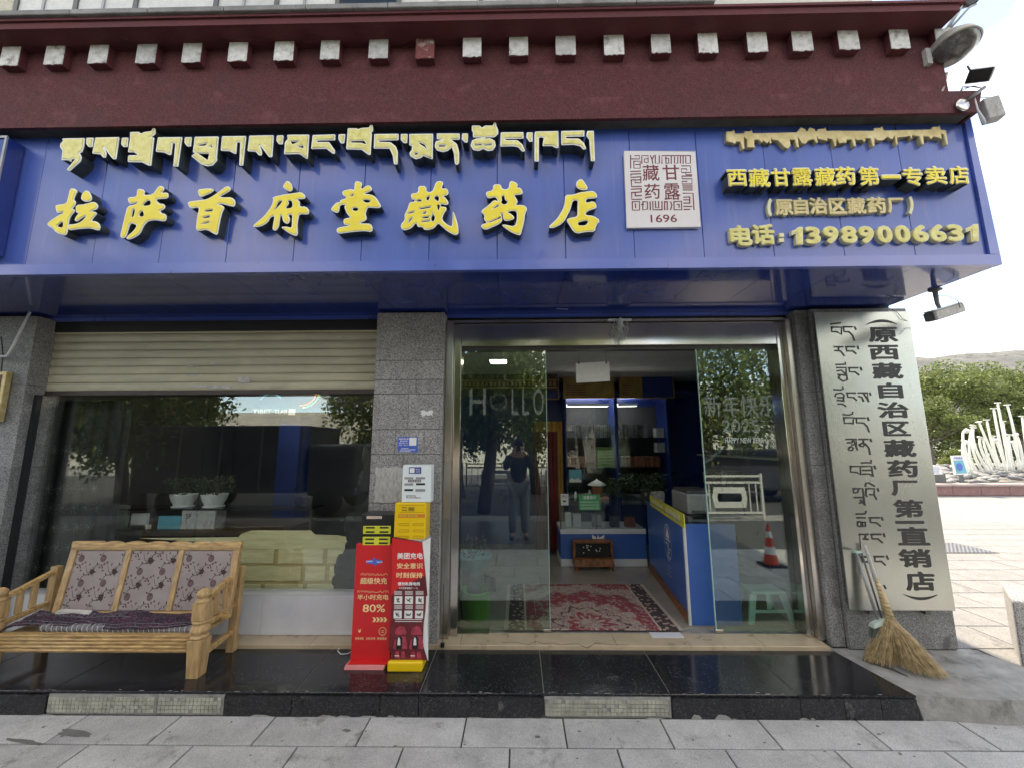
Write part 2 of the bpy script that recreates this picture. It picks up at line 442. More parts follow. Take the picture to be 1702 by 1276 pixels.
M['bark'] = pm('tree_bark', (.11, .09, .07), .9, 0, .35, 9, .8, 30, stretch=(1, 1, .3))
M['hill'] = pm('bare_rocky_hill', (.12, .115, .10), .95, 0, .45, .05, .0, 30, dirt=(.035, .045, .03), dth=.5, ds=.09, stretch=(1, .4, 1.6))
M['pole'] = pm('white_sculpture_tube', (.72, .73, .66), .4)
M['cobble'] = pm('grey_cobble', (.2, .2, .2), .7, 0, .3, 5, rand=.25)
M['planter'] = pm('red_sandstone', (.24, .13, .12), .7, 0, .2, 5)
M['coping'] = pm('pale_sandstone', (.36, .29, .27), .7, 0, .15, 5)
M['asphalt'] = pm('asphalt', (.055, .055, .055), .9, 0, .2, 3, .4, 60)
M['wallfar'] = pm('pale_building_render', (.5, .48, .44), .8, 0, .1, 1)
M['fence'] = pm('white_fence_paint', (.48, .48, .46), .5)
M['truck'] = pm('dark_truck_box', (.10, .105, .12), .45, .1, .2, 2)
M['tyre'] = pm('tyre_rubber', (.02, .02, .02), .8)
M['cargl'] = pm('dark_car_glass', (.01, .012, .014), .06)
M['carpaint'] = pm('dark_car_paint', (.03, .032, .036), .2, .3, .1, 3, coat=1)
M['skin'] = pm('skin', (.45, .26, .18), .55)
M['clothd'] = pm('dark_jacket', (.025, .028, .04), .85)
M['clothg'] = pm('grey_trousers', (.22, .22, .23), .85)
M['pot'] = pm('white_ribbed_pot', (.78, .80, .78), .4)
M['curtain'] = pm('thangka_gold_silk', (.35, .2, .04), .5, 0, .2, 8)
M['crimson'] = pm('crimson_silk', (.12, .012, .012), .5, 0, .3, 8)
M['bottlew'] = pm('mixed_box_print', (.3, .3, .3), .5, 0, .5, 30, rand=.5)
M['booksd'] = pm('dark_medicine_box', (.09, .09, .10), .3, 0, .5, 20, rand=.5)
M['booksr'] = pm('red_brown_medicine_box', (.30, .09, .06), .35, 0, .4, 30, rand=.4)
M['booksg'] = pm('green_medicine_box', (.16, .30, .05), .4, 0, .2, 20, rand=.12)
M['booksw'] = pm('white_medicine_box', (.5, .5, .48), .4, 0, .1, 20, rand=.12)
M['plant'] = leafmat('pot_plant_leaves', (.02, .05, .02), (.05, .10, .03))
M['gloss_w'] = pm('white_cone_band', (.75, .75, .75), .4)
M['cone'] = pm('orange_red_cone', (.62, .06, .02), .45)

# ------------------------------------------------------------------ setting: ground
struct(MB().box(-600, 600, -400, 900, -1.0, -.03).build('ground', M['concrete']))
# near paving: slabs in staggered rows between kerb-step and street, joints as on the photo
pav = struct(MB().box(-9, 13.5, -2.2, 2.775, -.03, -.012).build('pavement', M['greydk']))
W = .598
rows = [(2.5215, 2.768)] + [(2.519 - .45 * (k + 1), 2.519 - .45 * k) for k in range(5)]
protos = {}
def slab_piece(parent, name, m, x0, x1, y0, y1, z0, z1, g=.004, bev=.003, jit=0, key=None):
    w, d, h = x1 - x0, y1 - y0, z1 - z0
    k = (key or name, round(w, 3), round(d, 3), round(h, 3), m.name)
    if k not in protos:
        b = MB()
        a, c = g, bev
        X0, X1, Y0, Y1 = -w / 2 + a, w / 2 - a, -d / 2 + a, d / 2 - a
        top = [(X0 + c, Y0 + c, 0), (X1 - c, Y0 + c, 0), (X1 - c, Y1 - c, 0), (X0 + c, Y1 - c, 0)]
        mid = [(X0, Y0, -c), (X1, Y0, -c), (X1, Y1, -c), (X0, Y1, -c)]
        bot = [(x, y, -h) for x, y, _ in mid]
        b.add(top + mid + bot, [(0, 1, 2, 3)] + [(4 + i, 4 + (i + 1) % 4, (i + 1) % 4, i) for i in range(4)] + [(8 + i, 8 + (i + 1) % 4, 4 + (i + 1) % 4, 4 + i) for i in range(4)])
        me = D.meshes.new(name); me.from_pydata(b.v, [], b.f); me.materials.append(m)
        protos[k] = me
    o = D.objects.new(name, protos[k]); COL.objects.link(o); o.parent = parent
    o.location = ((x0 + x1) / 2 - parent.location.x, (y0 + y1) / 2 - parent.location.y, z1 - parent.location.z + random.uniform(-jit, jit))
    return o
for r, (y0, y1) in enumerate(rows):
    off = .264 - W * 14 + (0 if r % 2 == 0 else -W * .54)
    for k in range(30):
        x0 = off + k * W
        if x0 > 6.5 or x0 < -5.2: continue
        slab_piece(pav, 'paving_slab', M['pave'], x0, x0 + W, y0, y1, -.012, 0, .0045, .003, .0012)
# plaza beside the shop
plz = struct(MB().box(3.36, 60, 2.8, 90, -.029, -.010).build('plaza_paving', M['plaza']))
ys = 2.80
for r in range(15):
    for k in range(12):
        x0 = 3.38 + (k - (r % 2) * .5) * .75
        if x0 < 3.37: continue
        if x0 > ys * 1.33 + .7 or x0 + .75 < ys * .95: continue
        slab_piece(plz, 'paving_slab', M['plaza'], x0, x0 + .75, ys, ys + .42, -.008, .002, .006, .003, .001, 'plz')
    ys += .42
# platform (black granite) with its kerb face
zp = .132
plat = struct(MB().box(-9, 2.36, 2.79, 3.34, -.02, zp - .004).build('platform', M['grout']))
jx = [-6.2, -5.4, -4.6, -3.75, -3.008, -2.22, -1.436, -.634, .15, .941, 1.729, 2.3]
for a, b in zip(jx[:-1], jx[1:]):
    if b < 2.2: slab_piece(plat, 'granite_tile', M['blackgr'], a, b, 2.772, 3.31, zp - .012, zp, .002, .002)
def poly_slab(name, m, pts, z0, z1, parent):
    b = MB(); n = len(pts)
    b.add([(x, y, z1) for x, y in pts] + [(x, y, z0) for x, y in pts], [tuple(range(n)), tuple(range(2 * n - 1, n - 1, -1))] + [(n + i, n + (i + 1) % n, (i + 1) % n, i) for i in range(n)])
    return b.build(name, m, parent)
poly_slab('granite_tile', M['blackgr'], [(1.7305, 2.7735), (2.45, 2.7735), (2.36, 3.308), (1.7305, 3.308)], zp - .014, zp, plat)
face = [(-6.2, -4.5, 'b'), (-4.5, -3.008, 'b'), (-3.008, -2.3, 'm'), (-2.3, -1.87, 'm'), (-1.867, -1.436, 'b'), (-1.436, -.877, 'b'), (-.877, -.634, 'b'), (-.634, .15, 'b'), (.15, .941, 'm'), (.941, 1.729, 'b'), (1.729, 2.0, 'b'), (2.0, 2.22, 'b'), (2.22, 2.44, 'b')]
tess = MB()
for a, b, t in face:
    if t == 'b':
        MB().box(a + .002, b - .002, 2.760, 2.789, .0, zp - .016).build('granite_riser', M['blackface'], plat)
    else:
        MB().box(a + .002, b - .002, 2.772, 2.789, .0, zp - .016).build('riser_backing', M['concrete'], plat)
        x = a + .006
        while x < b - .028:
            z = .012
            while z < zp - .036:
                if random.random() > .06:
                    tess.box(x, x + .0225, 2.7665 + random.uniform(0, .001), 2.774, z, z + .0195)
                z += .0225
            x += .0255
tag(tess.build('mosaic_tile', M['mosaic'], plat), None, None, kind='stuff')
# stains on the slabs, pale chips on the black edge
def blotch(mb, cx, cy, rx, ry, z, n=11, rot=0):
    pts = []
    for k in range(n):
        a = 6.283 * k / n; q = random.uniform(.65, 1.25); x, y = rx * q * math.cos(a), ry * q * math.sin(a)
        pts.append((cx + x * math.cos(rot) - y * math.sin(rot), cy + x * math.sin(rot) + y * math.cos(rot), z))
    mb.add(pts, [tuple(range(n))])
st_ = MB()
random.seed(77)
for k in range(60): blotch(st_, random.uniform(-3.4, 3.4), random.uniform(2.2, 2.74), random.uniform(.003, .013), random.uniform(.003, .01), .0014 + k * .00001)
for k, (x, y, a, c) in enumerate(((-2.62, 2.6, .13, .03), (-2.85, 2.535, .16, .012), (-1.03, 2.64, .03, .012), (.1, 2.6, .016, .01))): blotch(st_, x, y, a, c, .0021 + k * .0001, 14, -.15)
st_.build('stain', M['damp'], pav)['kind'] = 'stuff'
chp = MB()
for k in range(70):
    x = random.uniform(-3.4, 2.4); blotch(chp, x, 2.7745 + random.random() ** 3 * .02, random.uniform(.003, .022), random.uniform(.001, .004), zp + .0006 + k * .00001, 9)
for k in range(220):
    blotch(chp, random.uniform(-3.4, 2.3), random.uniform(2.79, 3.29), random.uniform(.0012, .0035), random.uniform(.001, .002), zp + .0005 + k * .000003, 6)
chp.build('chip', M['concrete'], plat)['kind'] = 'stuff'
# crumbled mortar lines along the risers
mort = MB()
for a, b in [(-1.86, 2.4), (-4.5, -3.0)]:
    x = a
    while x < b:
        w = random.uniform(.02, .16)
        if random.random() < .28:
            h = random.uniform(.003, .014) if random.random() < .8 else .028
            mort.hexa([(x, 2.757, 0), (x + w, 2.757, 0), (x + w, 2.762, 0), (x, 2.762, 0), (x + w * .25, 2.7585, h), (x + w * random.uniform(.5, .8), 2.7585, h * .8), (x + w * .7, 2.761, h * .8), (x + w * .3, 2.761, h)])
        x += w
mort.build('mortar', M['concrete'], plat)['kind'] = 'stuff'
# concrete patch at the right end of the platform
pc = MB()
pts = [(2.452, 2.79), (2.362, 3.36), (3.42, 3.36), (3.55, 3.02), (3.45, 2.76), (2.9, 2.74)]
n = len(pts)
pc.add([(x, y, zp - .004 + random.uniform(-.004, .004)) for x, y in pts] + [(x + random.uniform(-.01, .03), y - (.02 if y < 2.9 else 0), -.01) for x, y in pts], [tuple(range(n))] + [(n + i, n + (i + 1) % n, (i + 1) % n, i) for i in range(n)])
struct(pc.build('concrete_step', M['concrete'], recalc=True))
# cream threshold tiles
thr = struct(MB().box(-4.35, 2.36, 3.318, 3.62, zp - .05, .149).build('threshold', M['concrete']))
tx = [-4.34, -3.6, -2.9, -2.22, -1.62, -1.1, -.46, .12, .74, 1.3, 1.86, 2.34]
for a, b in zip(tx[:-1], tx[1:]):
    slab_piece(thr, 'threshold_tile', M['tile'], a, b, 3.312, 3.52, .132, .163, .001, .003)
# crack in the threshold tiles
ck = MB(); cx = -.46
pp = [G(835 + i * 14, 1069 + random.uniform(-5, 5) + (4 if i > 8 else 0), .1635) for i in range(16)]
ck.tube([(x, y, .163) for x, y in pp], .0022, 4)
ck.build('crack', M['strawd'], thr)

# ------------------------------------------------------------------ the shop building
ZS = 2.827
bld = thing('shop_building', 'maroon parapet shop building with white beam ends over a granite shopfront', 'building', (0, 8, 0))
XR = 3.33
b = MB()
b.box(-25, 2.96, 2.46, 14, 3.9, 4.5)                 # parapet band
b.build('parapet_wall', M['stucco'], bld)
b = MB(); b.box(-25, 3.08, 2.435, 2.459, 3.865, 4.03)
b.hexa([(3.08, 2.435, 3.865), (3.10, 2.435, 3.865), (3.10, 2.6, 3.865), (3.08, 2.6, 3.865), (3.08, 2.435, 4.03), (3.15, 2.435, 4.03), (3.15, 2.6, 4.03), (3.08, 2.6, 4.03)])
b.build('moulding', M['stucco'], bld)
MB().box(-25, 3.07, 2.462, 3.3, 3.874, 3.9).build('moulding_underside', M['cement_dk'], bld)
b = MB(); b.box(-25, 2.93, 2.29, 2.9, 4.492, 4.540); b.box(-25, 2.96, 2.276, 2.9, 4.5405, 4.5595)
b.build('ledge', M['stucco_d'], bld)
x = -6.3
while x < 1.0:
    w = random.uniform(.5, .62)
    bevel(MB().box(x, x + w - .004, 2.255, 2.9, 4.5615, 4.602).build('coping_slab', M['slab'], bld), .004, 1)
    x += w
bx = [A(q, 82, 2.42)[0] for q in (-200, -126, -52, 23, 96, 168, 247, 322, 398, 474, 550, 630, 707, 785, 862, 940, 1020, 1098, 1176, 1258, 1333, 1410, 1495, 1572)]
for i, x in enumerate(bx):
    w = .066 + random.uniform(-.003, .003); z0 = 4.336 + random.uniform(-.004, .004)
    red = i == 12
    bb = MB()
    bb.box(x - w, x + w, 2.412, 2.459, z0, 4.4915)
    o = bb.build('beam_end', M['stucco_d'], bld)
    fb = MB()                                         # whitewashed front face with ragged lower edge
    pts = [(x - w, 4.4905), (x - w - .001, z0 + .004)]
    for k in range(1, 8): pts.append((x - w + 2 * w * k / 8, z0 + random.uniform(-.004, .009)))
    pts += [(x + w + .001, z0 + .004), (x + w, 4.4905)]
    fb.prism([pts], 2.407, 2.4115)
    f = fb.build('whitewash', M['beamred'] if red else M['beamend'], o)
    if red: o['label'] = 'beam end painted dull red instead of white'
# upper storey wall and its window band
b = MB(); b.box(-25, .9, 2.40, 14, 4.6035, 4.63); b.box(-25, 3.0, 2.9, 14, 4.505, 4.6025); b.box(-25, 3.0, 2.42, 14, 6.2, 9.0); b.box(.9, 3.0, 2.9, 14, 4.70, 6.2)
b.build('upper_wall', M['wallfar'], bld)
b = MB(); b.box(-25, 2.9, 3.1, 3.3, 4.70, 6.2); b.build('upper_wall_backing', M['dark'], bld)
x = -6.2
while x < .8:
    wv = random.choice([.42, .5, .56])
    o = MB().box(x, x + wv - .03, 2.300, 2.315, 4.63, 6.2).build('window', M['booksw'] if random.random() < .6 else M['cglass'], bld)
    MB().box(x + wv - .03, x + wv, 2.290, 2.34, 4.6025, 6.2).build('window_frame', M['greydk'], o)
    MB().box(x, x + wv - .03, 2.292, 2.335, 4.603, 4.622).build('window_sill', M['grey'], o)
    if random.random() < .6:
        MB().box(x + wv * .4, x + wv * .44, 2.292, 2.299, 4.6225, 6.2).build('window_frame', M['grey'], o)
    x += wv
# side wall, back, roof
b = MB(); b.box(3.06, XR - .003, 3.62, 14, .0, 3.9); b.box(-25, 3.06, 13.8, 14, 0, 3.9); b.box(-25, -4.6, 3.5, 3.62, 0, 3.8); b.box(-25, 3.3, 6.9, 7.0, 0, 3.8)
b.box(-5.2, -4.62, 3.34, 3.5, 0, 2.82)
b.build('side_wall', M['dark2'], bld)
b = MB(); b.box(-25, 3.05, 2.62, 3.62, 3.7, 3.92); b.box(-5, 3.3, 3.47, 3.62, 2.70, 3.7)
b.build('lintel', M['dark'], bld)
# granite pillars: slabs between recessed joints
def pillar(parent, xa, xb, y0, y1, zs, m, xsplits=None):
    core = MB().box(xa + .006, xb - .006, y0 + .006, y1, zs[0], zs[-1]).build('pillar', M['greydk'], parent)
    for i in range(len(zs) - 1):
        cuts = [xa] + (xsplits.get(i, []) if xsplits else []) + [xb]
        for c in range(len(cuts) - 1):
            o = MB().box(cuts[c] + .0015, cuts[c + 1] - .0015, y0, y1 - .02, zs[i] + .002, zs[i + 1] - .0015).build('granite_slab', m, core, loc=((cuts[c] + cuts[c + 1]) / 2, y0, zs[i]))
            bevel(o, .0025, 1)
    return core
YP = 3.33
pillar(bld, -1.218, -.632, YP, 3.62, [.135, .52, 1.211, 1.45, 1.60, 1.802, 2.10, 2.22, 2.386, 2.81], M['granite'], {3: [-.95], 5: [-.92], 6: [-.86], 4: [-1.02, -.78]})
pillar(bld, 2.50, 3.31, YP, 3.63, [.135, .62, 1.15, 1.75, 2.35, 2.81], M['granite2'])
pillar(bld, -4.72, -4.222, YP, 3.6, [.135, .8, 1.5, 2.2, 2.81], M['granite2'])
pillar(bld, 2.385, 2.497, 3.36, 3.63, [.135, .85, 1.5, 2.1, 2.81], M['granite2'])
# scraped poster remains on the pillars
def paste(x0, x1, y0, y1, name, m, Y=YP, rag=.02):
    ax, az = A(x0, y0, Y); bx_, bz = A(x1, y1, Y)
    pts = []
    N = 7
    for i in range(N): pts.append((ax + (bx_ - ax) * i / N, az + random.uniform(-rag, rag)))
    for i in range(N): pts.append((bx_ + random.uniform(-rag, rag), az + (bz - az) * i / N))
    for i in range(N): pts.append((bx_ + (ax - bx_) * i / N, bz + random.uniform(-rag, rag)))
    for i in range(N): pts.append((ax + random.uniform(-rag, rag), bz + (az - bz) * i / N))
    mb = MB(); mb.prism([pts], Y - .003, Y - .0008)
    return mb
pr = tag(paste(625, 672, 776, 834, 'p', M['papergr'], rag=.008).build('torn_poster', M['papergr']), 'torn remains of a pasted paper poster on the granite pillar', 'poster')
tag(paste(700, 719, 682, 690, 'p', None, rag=.008).build('torn_poster', M['paper']), 'small scrap of torn white paper stuck high on the granite pillar', 'paper scrap')

# ------------------------------------------------------------------ blue shop sign
sign = thing('shop_sign', 'long blue shop sign with raised yellow Tibetan and Chinese letters', 'sign', (0, 2.54, 2.9))
YS = 2.54
xs0 = [3.105 - .463 * k for k in range(19)][::-1]
for a, b in zip(xs0[:-1], xs0[1:]):
    o = MB().box(a + .0015, b - .0015, YS, YS + .012, 2.90, 3.915).build('sign_panel', M['blue'], sign, loc=(a, YS, 2.9))
    bevel(o, .002, 1)
b = MB()
xa = xs0[0]
b.box(xa, 1.0, 2.522, 2.56, ZS, 2.898); b.box(1.001, 3.17, 2.521, 2.56, ZS - .002, 2.896)
b.build('sign_trim', M['bluetrim'], sign)
b = MB(); b.hexa([(3.108, 2.523, 2.90), (3.172, 2.523, 2.90), (3.172, 2.56, 2.90), (3.108, 2.56, 2.90), (3.108, 2.523, 3.9), (3.15, 2.523, 3.9), (3.15, 2.56, 3.9), (3.108, 2.56, 3.9)])
b.build('sign_trim', M['bluetrim'], sign)
MB().box(3.155, 3.165, 2.56, 3.30, ZS, 3.85).build('sign_side', M['blue'], sign)
MB().box(xa, 3.15, YS + .02, YS + .05, ZS + .01, 3.85).build('sign_backing', M['dark'], sign)
for a, b_ in zip(xs0[:-1], xs0[1:]):
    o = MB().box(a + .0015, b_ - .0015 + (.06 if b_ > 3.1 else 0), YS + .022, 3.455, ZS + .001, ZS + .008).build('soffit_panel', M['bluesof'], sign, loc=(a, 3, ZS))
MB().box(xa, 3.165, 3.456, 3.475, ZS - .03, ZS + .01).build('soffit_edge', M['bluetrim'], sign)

# traced letter outlines (photo points), set on the sign plane, with real depth
def inset(loop, d):
    n = len(loop); ar = sum(loop[i][0] * loop[(i + 1) % n][1] - loop[(i + 1) % n][0] * loop[i][1] for i in range(n))
    s = 1 if ar > 0 else -1
    out = []
    for i in range(n):
        p0, p1, p2 = Vector(loop[i - 1]), Vector(loop[i]), Vector(loop[(i + 1) % n])
        e1 = (p1 - p0); e2 = (p2 - p1)
        if e1.length < 1e-6 or e2.length < 1e-6: out.append(tuple(p1)); continue
        e1.normalize(); e2.normalize()
        n1 = Vector((-e1.y, e1.x)) * s; n2 = Vector((-e2.y, e2.x)) * s
        bs = n1 + n2
        if bs.length < .25: out.append(tuple(p1 + n1 * d)); continue
        bs.normalize(); k = d / max(.45, bs.dot(n1))
        out.append(tuple(p1 + bs * k))
    return out
def smooth(loop, it=1, cr=.012):
    for _ in range(it):
        o = []
        n = len(loop)
        for i in range(n):
            a, b, c = Vector(loop[i - 1]), Vector(loop[i]), Vector(loop[(i + 1) % n])
            l1, l2 = (b - a).length, (c - b).length
            o.append(tuple(b.lerp(a, min(.25, cr / (l1 + 1e-6))))); o.append(tuple(b.lerp(c, min(.25, cr / (l2 + 1e-6)))))
        loop = o
    return loop
def P(s): return [tuple(float(q) for q in t.split(',')) for t in s.replace(' ', '').strip(';').split(';') if t]
def letter(parts, ox, oy, sc, Yf, rim, mat_face, mat_rim, name='character', mat_side=None, parent=None, back=None, cr=.012):
    root_mb = MB()
    YB = back or YS + .001
    faces, rims = MB(), MB()
    for loops in parts:
        ls = [smooth([A(ox + x / sc, oy + y / sc, Yf) for x, y in P(l)], 1, cr) for l in loops]
        root_mb.prism(ls, Yf + .004, YB, back=False)
        rims.prism(ls, Yf, Yf + .0039)
        li = [inset(ls[0], rim)] + [inset(l, -rim * .7) for l in ls[1:]]
        faces.prism(li, Yf - .0035, Yf - .0003)
    o = root_mb.build(name, mat_side or M['bside'], parent or sign)
    rims.build('letter_rim', mat_rim, o)
    faces.build('letter_face', mat_face, o)
    return o
CH = [
 (75, 300, [["480,160;560,160;625,205;590,270;545,380;590,400;580,480;510,555;570,560;560,620;495,680;455,790;430,980;400,1060;330,1055;210,1010;150,930;90,900;30,845;110,770;380,605;240,640;215,590;195,490;250,475;410,450;440,340", "345,785;345,920;210,890"],
  ["790,195;850,215;905,340;880,400;790,420;695,380;695,300;740,225"],
  ["590,480;760,465;935,410;1015,460;1015,550;870,600;960,605;1000,640;930,720;885,790;990,790;1065,870;1050,965;990,965;880,925;640,940;450,970;440,850;570,850;700,800;790,700;770,690;700,730;610,800;560,770;600,690;650,640;590,620"]]),
 (190, 300, [["470,160;590,190;570,290;740,275;860,110;930,115;970,170;905,250;1000,235;1045,260;1035,350;790,370;870,455;950,455;985,510;940,570;880,580;910,640;970,645;1005,680;1000,760;960,795;780,765;640,790;560,880;500,1030;380,1110;280,1145;220,1120;260,1070;380,970;440,865;310,820;230,1080;180,1120;115,1100;120,1030;190,740;250,510;430,455;440,430;310,460;270,420;260,330;430,320;435,200",
   "550,470;640,385;700,400;700,480;560,500", "480,640;540,580;570,650;560,700;480,700", "355,560;400,560;375,700;325,715"]]),
 (300, 300, [["330,180;540,155;655,175;600,240;400,325;350,290"],
  ["130,440;180,410;500,370;620,310;900,105;970,150;960,200;740,330;990,330;1060,400;1040,510;960,500;800,455;700,465;800,480;850,530;800,620;760,780;710,1055;650,1040;510,950;330,980;295,930;320,720;360,520;190,550",
   "480,580;620,560;620,600;470,610", "440,710;560,680;570,720;440,735", "420,840;540,790;570,810;430,850"]]),
 (415, 295, [["720,60;790,110;830,190;820,260;760,280;640,200;650,150"],
  ["435,390;600,345;1000,285;1080,360;1060,420;900,420;970,470;960,570;1090,565;1150,640;1130,720;950,710;920,900;925,1110;880,1135;740,1070;595,960;700,950;810,980;820,720;740,730;780,800;760,880;700,900;640,850;620,740;590,740;560,960;500,1035;435,1010;480,740;390,780;350,870;220,950;90,965;60,935;280,750;420,560;460,430",
   "560,460;640,455;560,560;470,640;510,560", "680,610;760,500;730,455;815,450;830,590"]]),
 (540, 295, [["580,85;640,75;725,110;690,240;810,160;870,160;915,230;880,270;740,320;900,335;990,390;1090,560;1050,595;920,590;820,580;780,720;800,740;800,830;660,890;880,895;920,960;910,1060;760,1035;480,1060;270,1090;225,1050;230,980;480,930;380,920;350,860;370,800;500,780;430,720;370,570;400,530;290,530;270,670;220,690;120,640;120,600;230,480;290,490;290,440;430,405;330,330;340,265;520,225;560,260",
   "710,450;800,430;900,450;820,505", "530,600;600,580;660,620;600,655;540,640", "470,375;550,315;550,360"]]),
 (660, 295, [["405,170;560,170;570,290;680,280;750,90;830,70;900,100;850,220;970,215;1000,330;880,370;930,390;1000,490;960,540;830,510;850,570;940,570;960,620;900,700;860,810;960,910;1060,960;1075,650;1115,720;1170,900;1190,1060;1160,1110;1090,1110;950,1030;790,880;720,980;600,1020;510,1010;500,960;400,960;390,930;360,880;280,980;180,1020;100,1020;60,930;150,820;140,720;190,640;240,480;330,480;340,420;290,440;255,320;410,300",
   "350,470;440,420;480,470", "550,400;640,350;600,470", "430,600;650,560;650,585;440,625", "500,680;560,670;560,700;500,710", "490,770;630,750;600,790;490,800", "480,850;630,830;640,850;480,870", "700,400;760,360;810,380;800,480", "765,560;830,540;800,660", "200,690;340,650;330,680;210,710", "250,790;310,770;200,910", "660,650;740,790;690,870;650,800;690,720"]]),
 (790, 290, [["340,200;490,190;515,290;640,290;660,150;710,125;830,190;800,260;870,260;920,340;900,390;740,400;800,480;820,540;770,600;880,590;960,610;1005,670;960,760;940,930;880,1160;840,1180;690,1120;510,990;540,965;760,1010;800,900;800,720;720,700;610,730;700,770;760,840;720,880;580,905;540,870;530,760;490,760;520,830;515,920;420,980;190,1080;110,1020;120,970;230,940;160,870;180,800;120,740;120,700;240,610;370,490;440,530;420,480;380,435;250,475;205,400;210,340;340,310",
   "500,430;560,410;570,500;640,530;560,600;490,540;520,500", "340,660;440,590;460,610;350,670", "250,925;480,830;480,850;265,938"]]),
 (900, 290, [["750,90;800,110;895,260;870,305;780,305;690,270;665,210;680,140"],
  ["455,400;620,395;740,350;1010,320;1075,400;1070,460;860,475;860,560;1000,515;1060,580;1060,660;930,690;860,740;850,790;1000,800;1135,890;1060,980;1030,1110;860,1110;700,1145;620,1110;480,890;520,850;690,820;700,500;600,510;560,680;440,910;340,990;200,1045;130,1020;300,860;410,680;450,540",
   "700,960;720,920;880,890;900,930;850,990;720,990"]]),
]
for ox, oy, parts in CH:
    letter(parts, ox, oy, 11.6, 2.475, .0075, M['yellow'], M['white'])
TIB = [
 (95, 205, [["100,290;520,285;500,460;460,555;420,560;460,640;440,720;230,905;180,880;340,680;270,680;260,735;200,700;80,700;100,520;50,450;60,390;110,340"]]),
 (95, 205, [["550,280;685,275;665,450;590,450;545,390"]]),
 (95, 205, [["720,275;1170,265;1110,680;1050,680;900,490;880,450;930,560;915,650;860,650;820,590;660,575"]]),
 (95, 205, [["1220,280;1340,275;1325,450;1245,450;1205,395"]]),
 (235, 205, [["-214,170;-49,165;-9,200;51,170;190,150;210,95;260,100;265,200;180,270;240,275;180,805;130,800;10,740;-259,735;-249,610;-69,605;-139,550;-254,550;-214,300"]]),
 (235, 205, [["310,270;770,265;690,820;600,815;640,380;590,380;560,600;520,600;430,555;270,540"]]),
 (235, 205, [["820,270;950,265;930,440;860,440;810,370"]]),
 (235, 205, [["1005,260;1455,255;1420,660;1430,700;1340,800;1240,815;1130,780;940,625;1020,560;970,550", "1080,410;1250,380;1200,430;1080,430", "1060,570;1280,580;1250,700", "1290,445;1330,420;1340,470"]]),
 (365, 205, [["45,250;500,245;440,800;370,800;390,370;330,360;310,580;280,580;190,530;20,520"]]),
 (365, 205, [["560,240;1020,230;990,640;930,640;760,420;800,540;790,610;740,610;680,540;525,530"]]),
 (365, 205, [["1080,235;1205,230;1190,400;1120,400;1070,340"]]),
 (465, 200, [["140,280;555,275;525,730;500,730;370,640;80,645;90,510;95,420;150,360", "200,405;370,400;240,460", "330,505;440,480;450,530"]]),
 (465, 200, [["620,285;1045,270;1045,380;700,385;700,415;930,415;1040,570;1040,630;1000,635;880,540;590,545"]]),
 (465, 200, [["1110,270;1235,265;1215,440;1150,440;1105,360"]]),
 (570, 200, [["90,155;260,155;290,175;340,150;490,140;510,90;560,90;570,190;530,250;545,260;520,655;480,655;350,560;60,550;80,300", "150,395;400,390;440,460;350,430;155,425"]]),
 (570, 200, [["590,265;1050,260;1045,380;680,385;680,410;900,420;1000,500;1035,600;1030,835;960,835;940,680;880,540;580,535"]]),
 (570, 200, [["1090,265;1220,260;1210,435;1150,435;1090,375"]]),
 (675, 195, [["60,320;510,315;500,800;320,730;280,770;180,795;80,740;60,680;110,610;110,540;60,535", "150,690;210,670;230,695;200,715;155,710", "240,470;350,520;400,620;340,560;260,510"]]),
 (675, 195, [["580,310;1010,310;1010,425;850,425;960,510;1000,650;1000,860;960,905;920,880;900,680;860,570;780,640;690,660;580,630;535,550;560,460;680,425;580,415", "610,530;750,530;740,560;620,560"]]),
 (675, 195, [["1055,310;1170,310;1160,480;1110,480;1050,420"]]),
 (775, 195, [["105,160;250,160;300,200;350,160;500,160;520,95;560,100;570,170;605,250;600,320;530,380;350,385;350,410;450,400;540,450;555,540;500,630;400,640;320,600;230,640;130,620;80,540;110,440;190,405;290,400;290,385;125,380;125,275;105,265", "150,520;290,505;290,535;160,540", "340,520;480,505;480,535;340,540"]]),
 (775, 195, [["650,290;1080,285;1080,405;740,410;740,435;960,435;1060,520;1110,640;1060,655;980,570;900,550;640,555"]]),
 (775, 195, [["1140,290;1255,290;1250,465;1190,465;1130,380"]]),
 (865, 195, [["275,275;715,265;720,580;670,585;600,545;415,545;440,385;350,385;345,840;265,835;265,330"]]),
 (865, 195, [["770,265;1210,255;1205,365;860,370;860,405;1100,405;1200,490;1245,600;1190,615;1130,550;1000,520;770,530"]]),
 (865, 195, [["1260,265;1385,260;1405,830;1330,830;1300,430;1240,350"]]),
]
for ox, oy, parts in TIB:
    letter(parts, ox, oy, 11.347, 2.455, .009, M['tibyel'], M['white'], 'tibetan_letter', cr=.004)
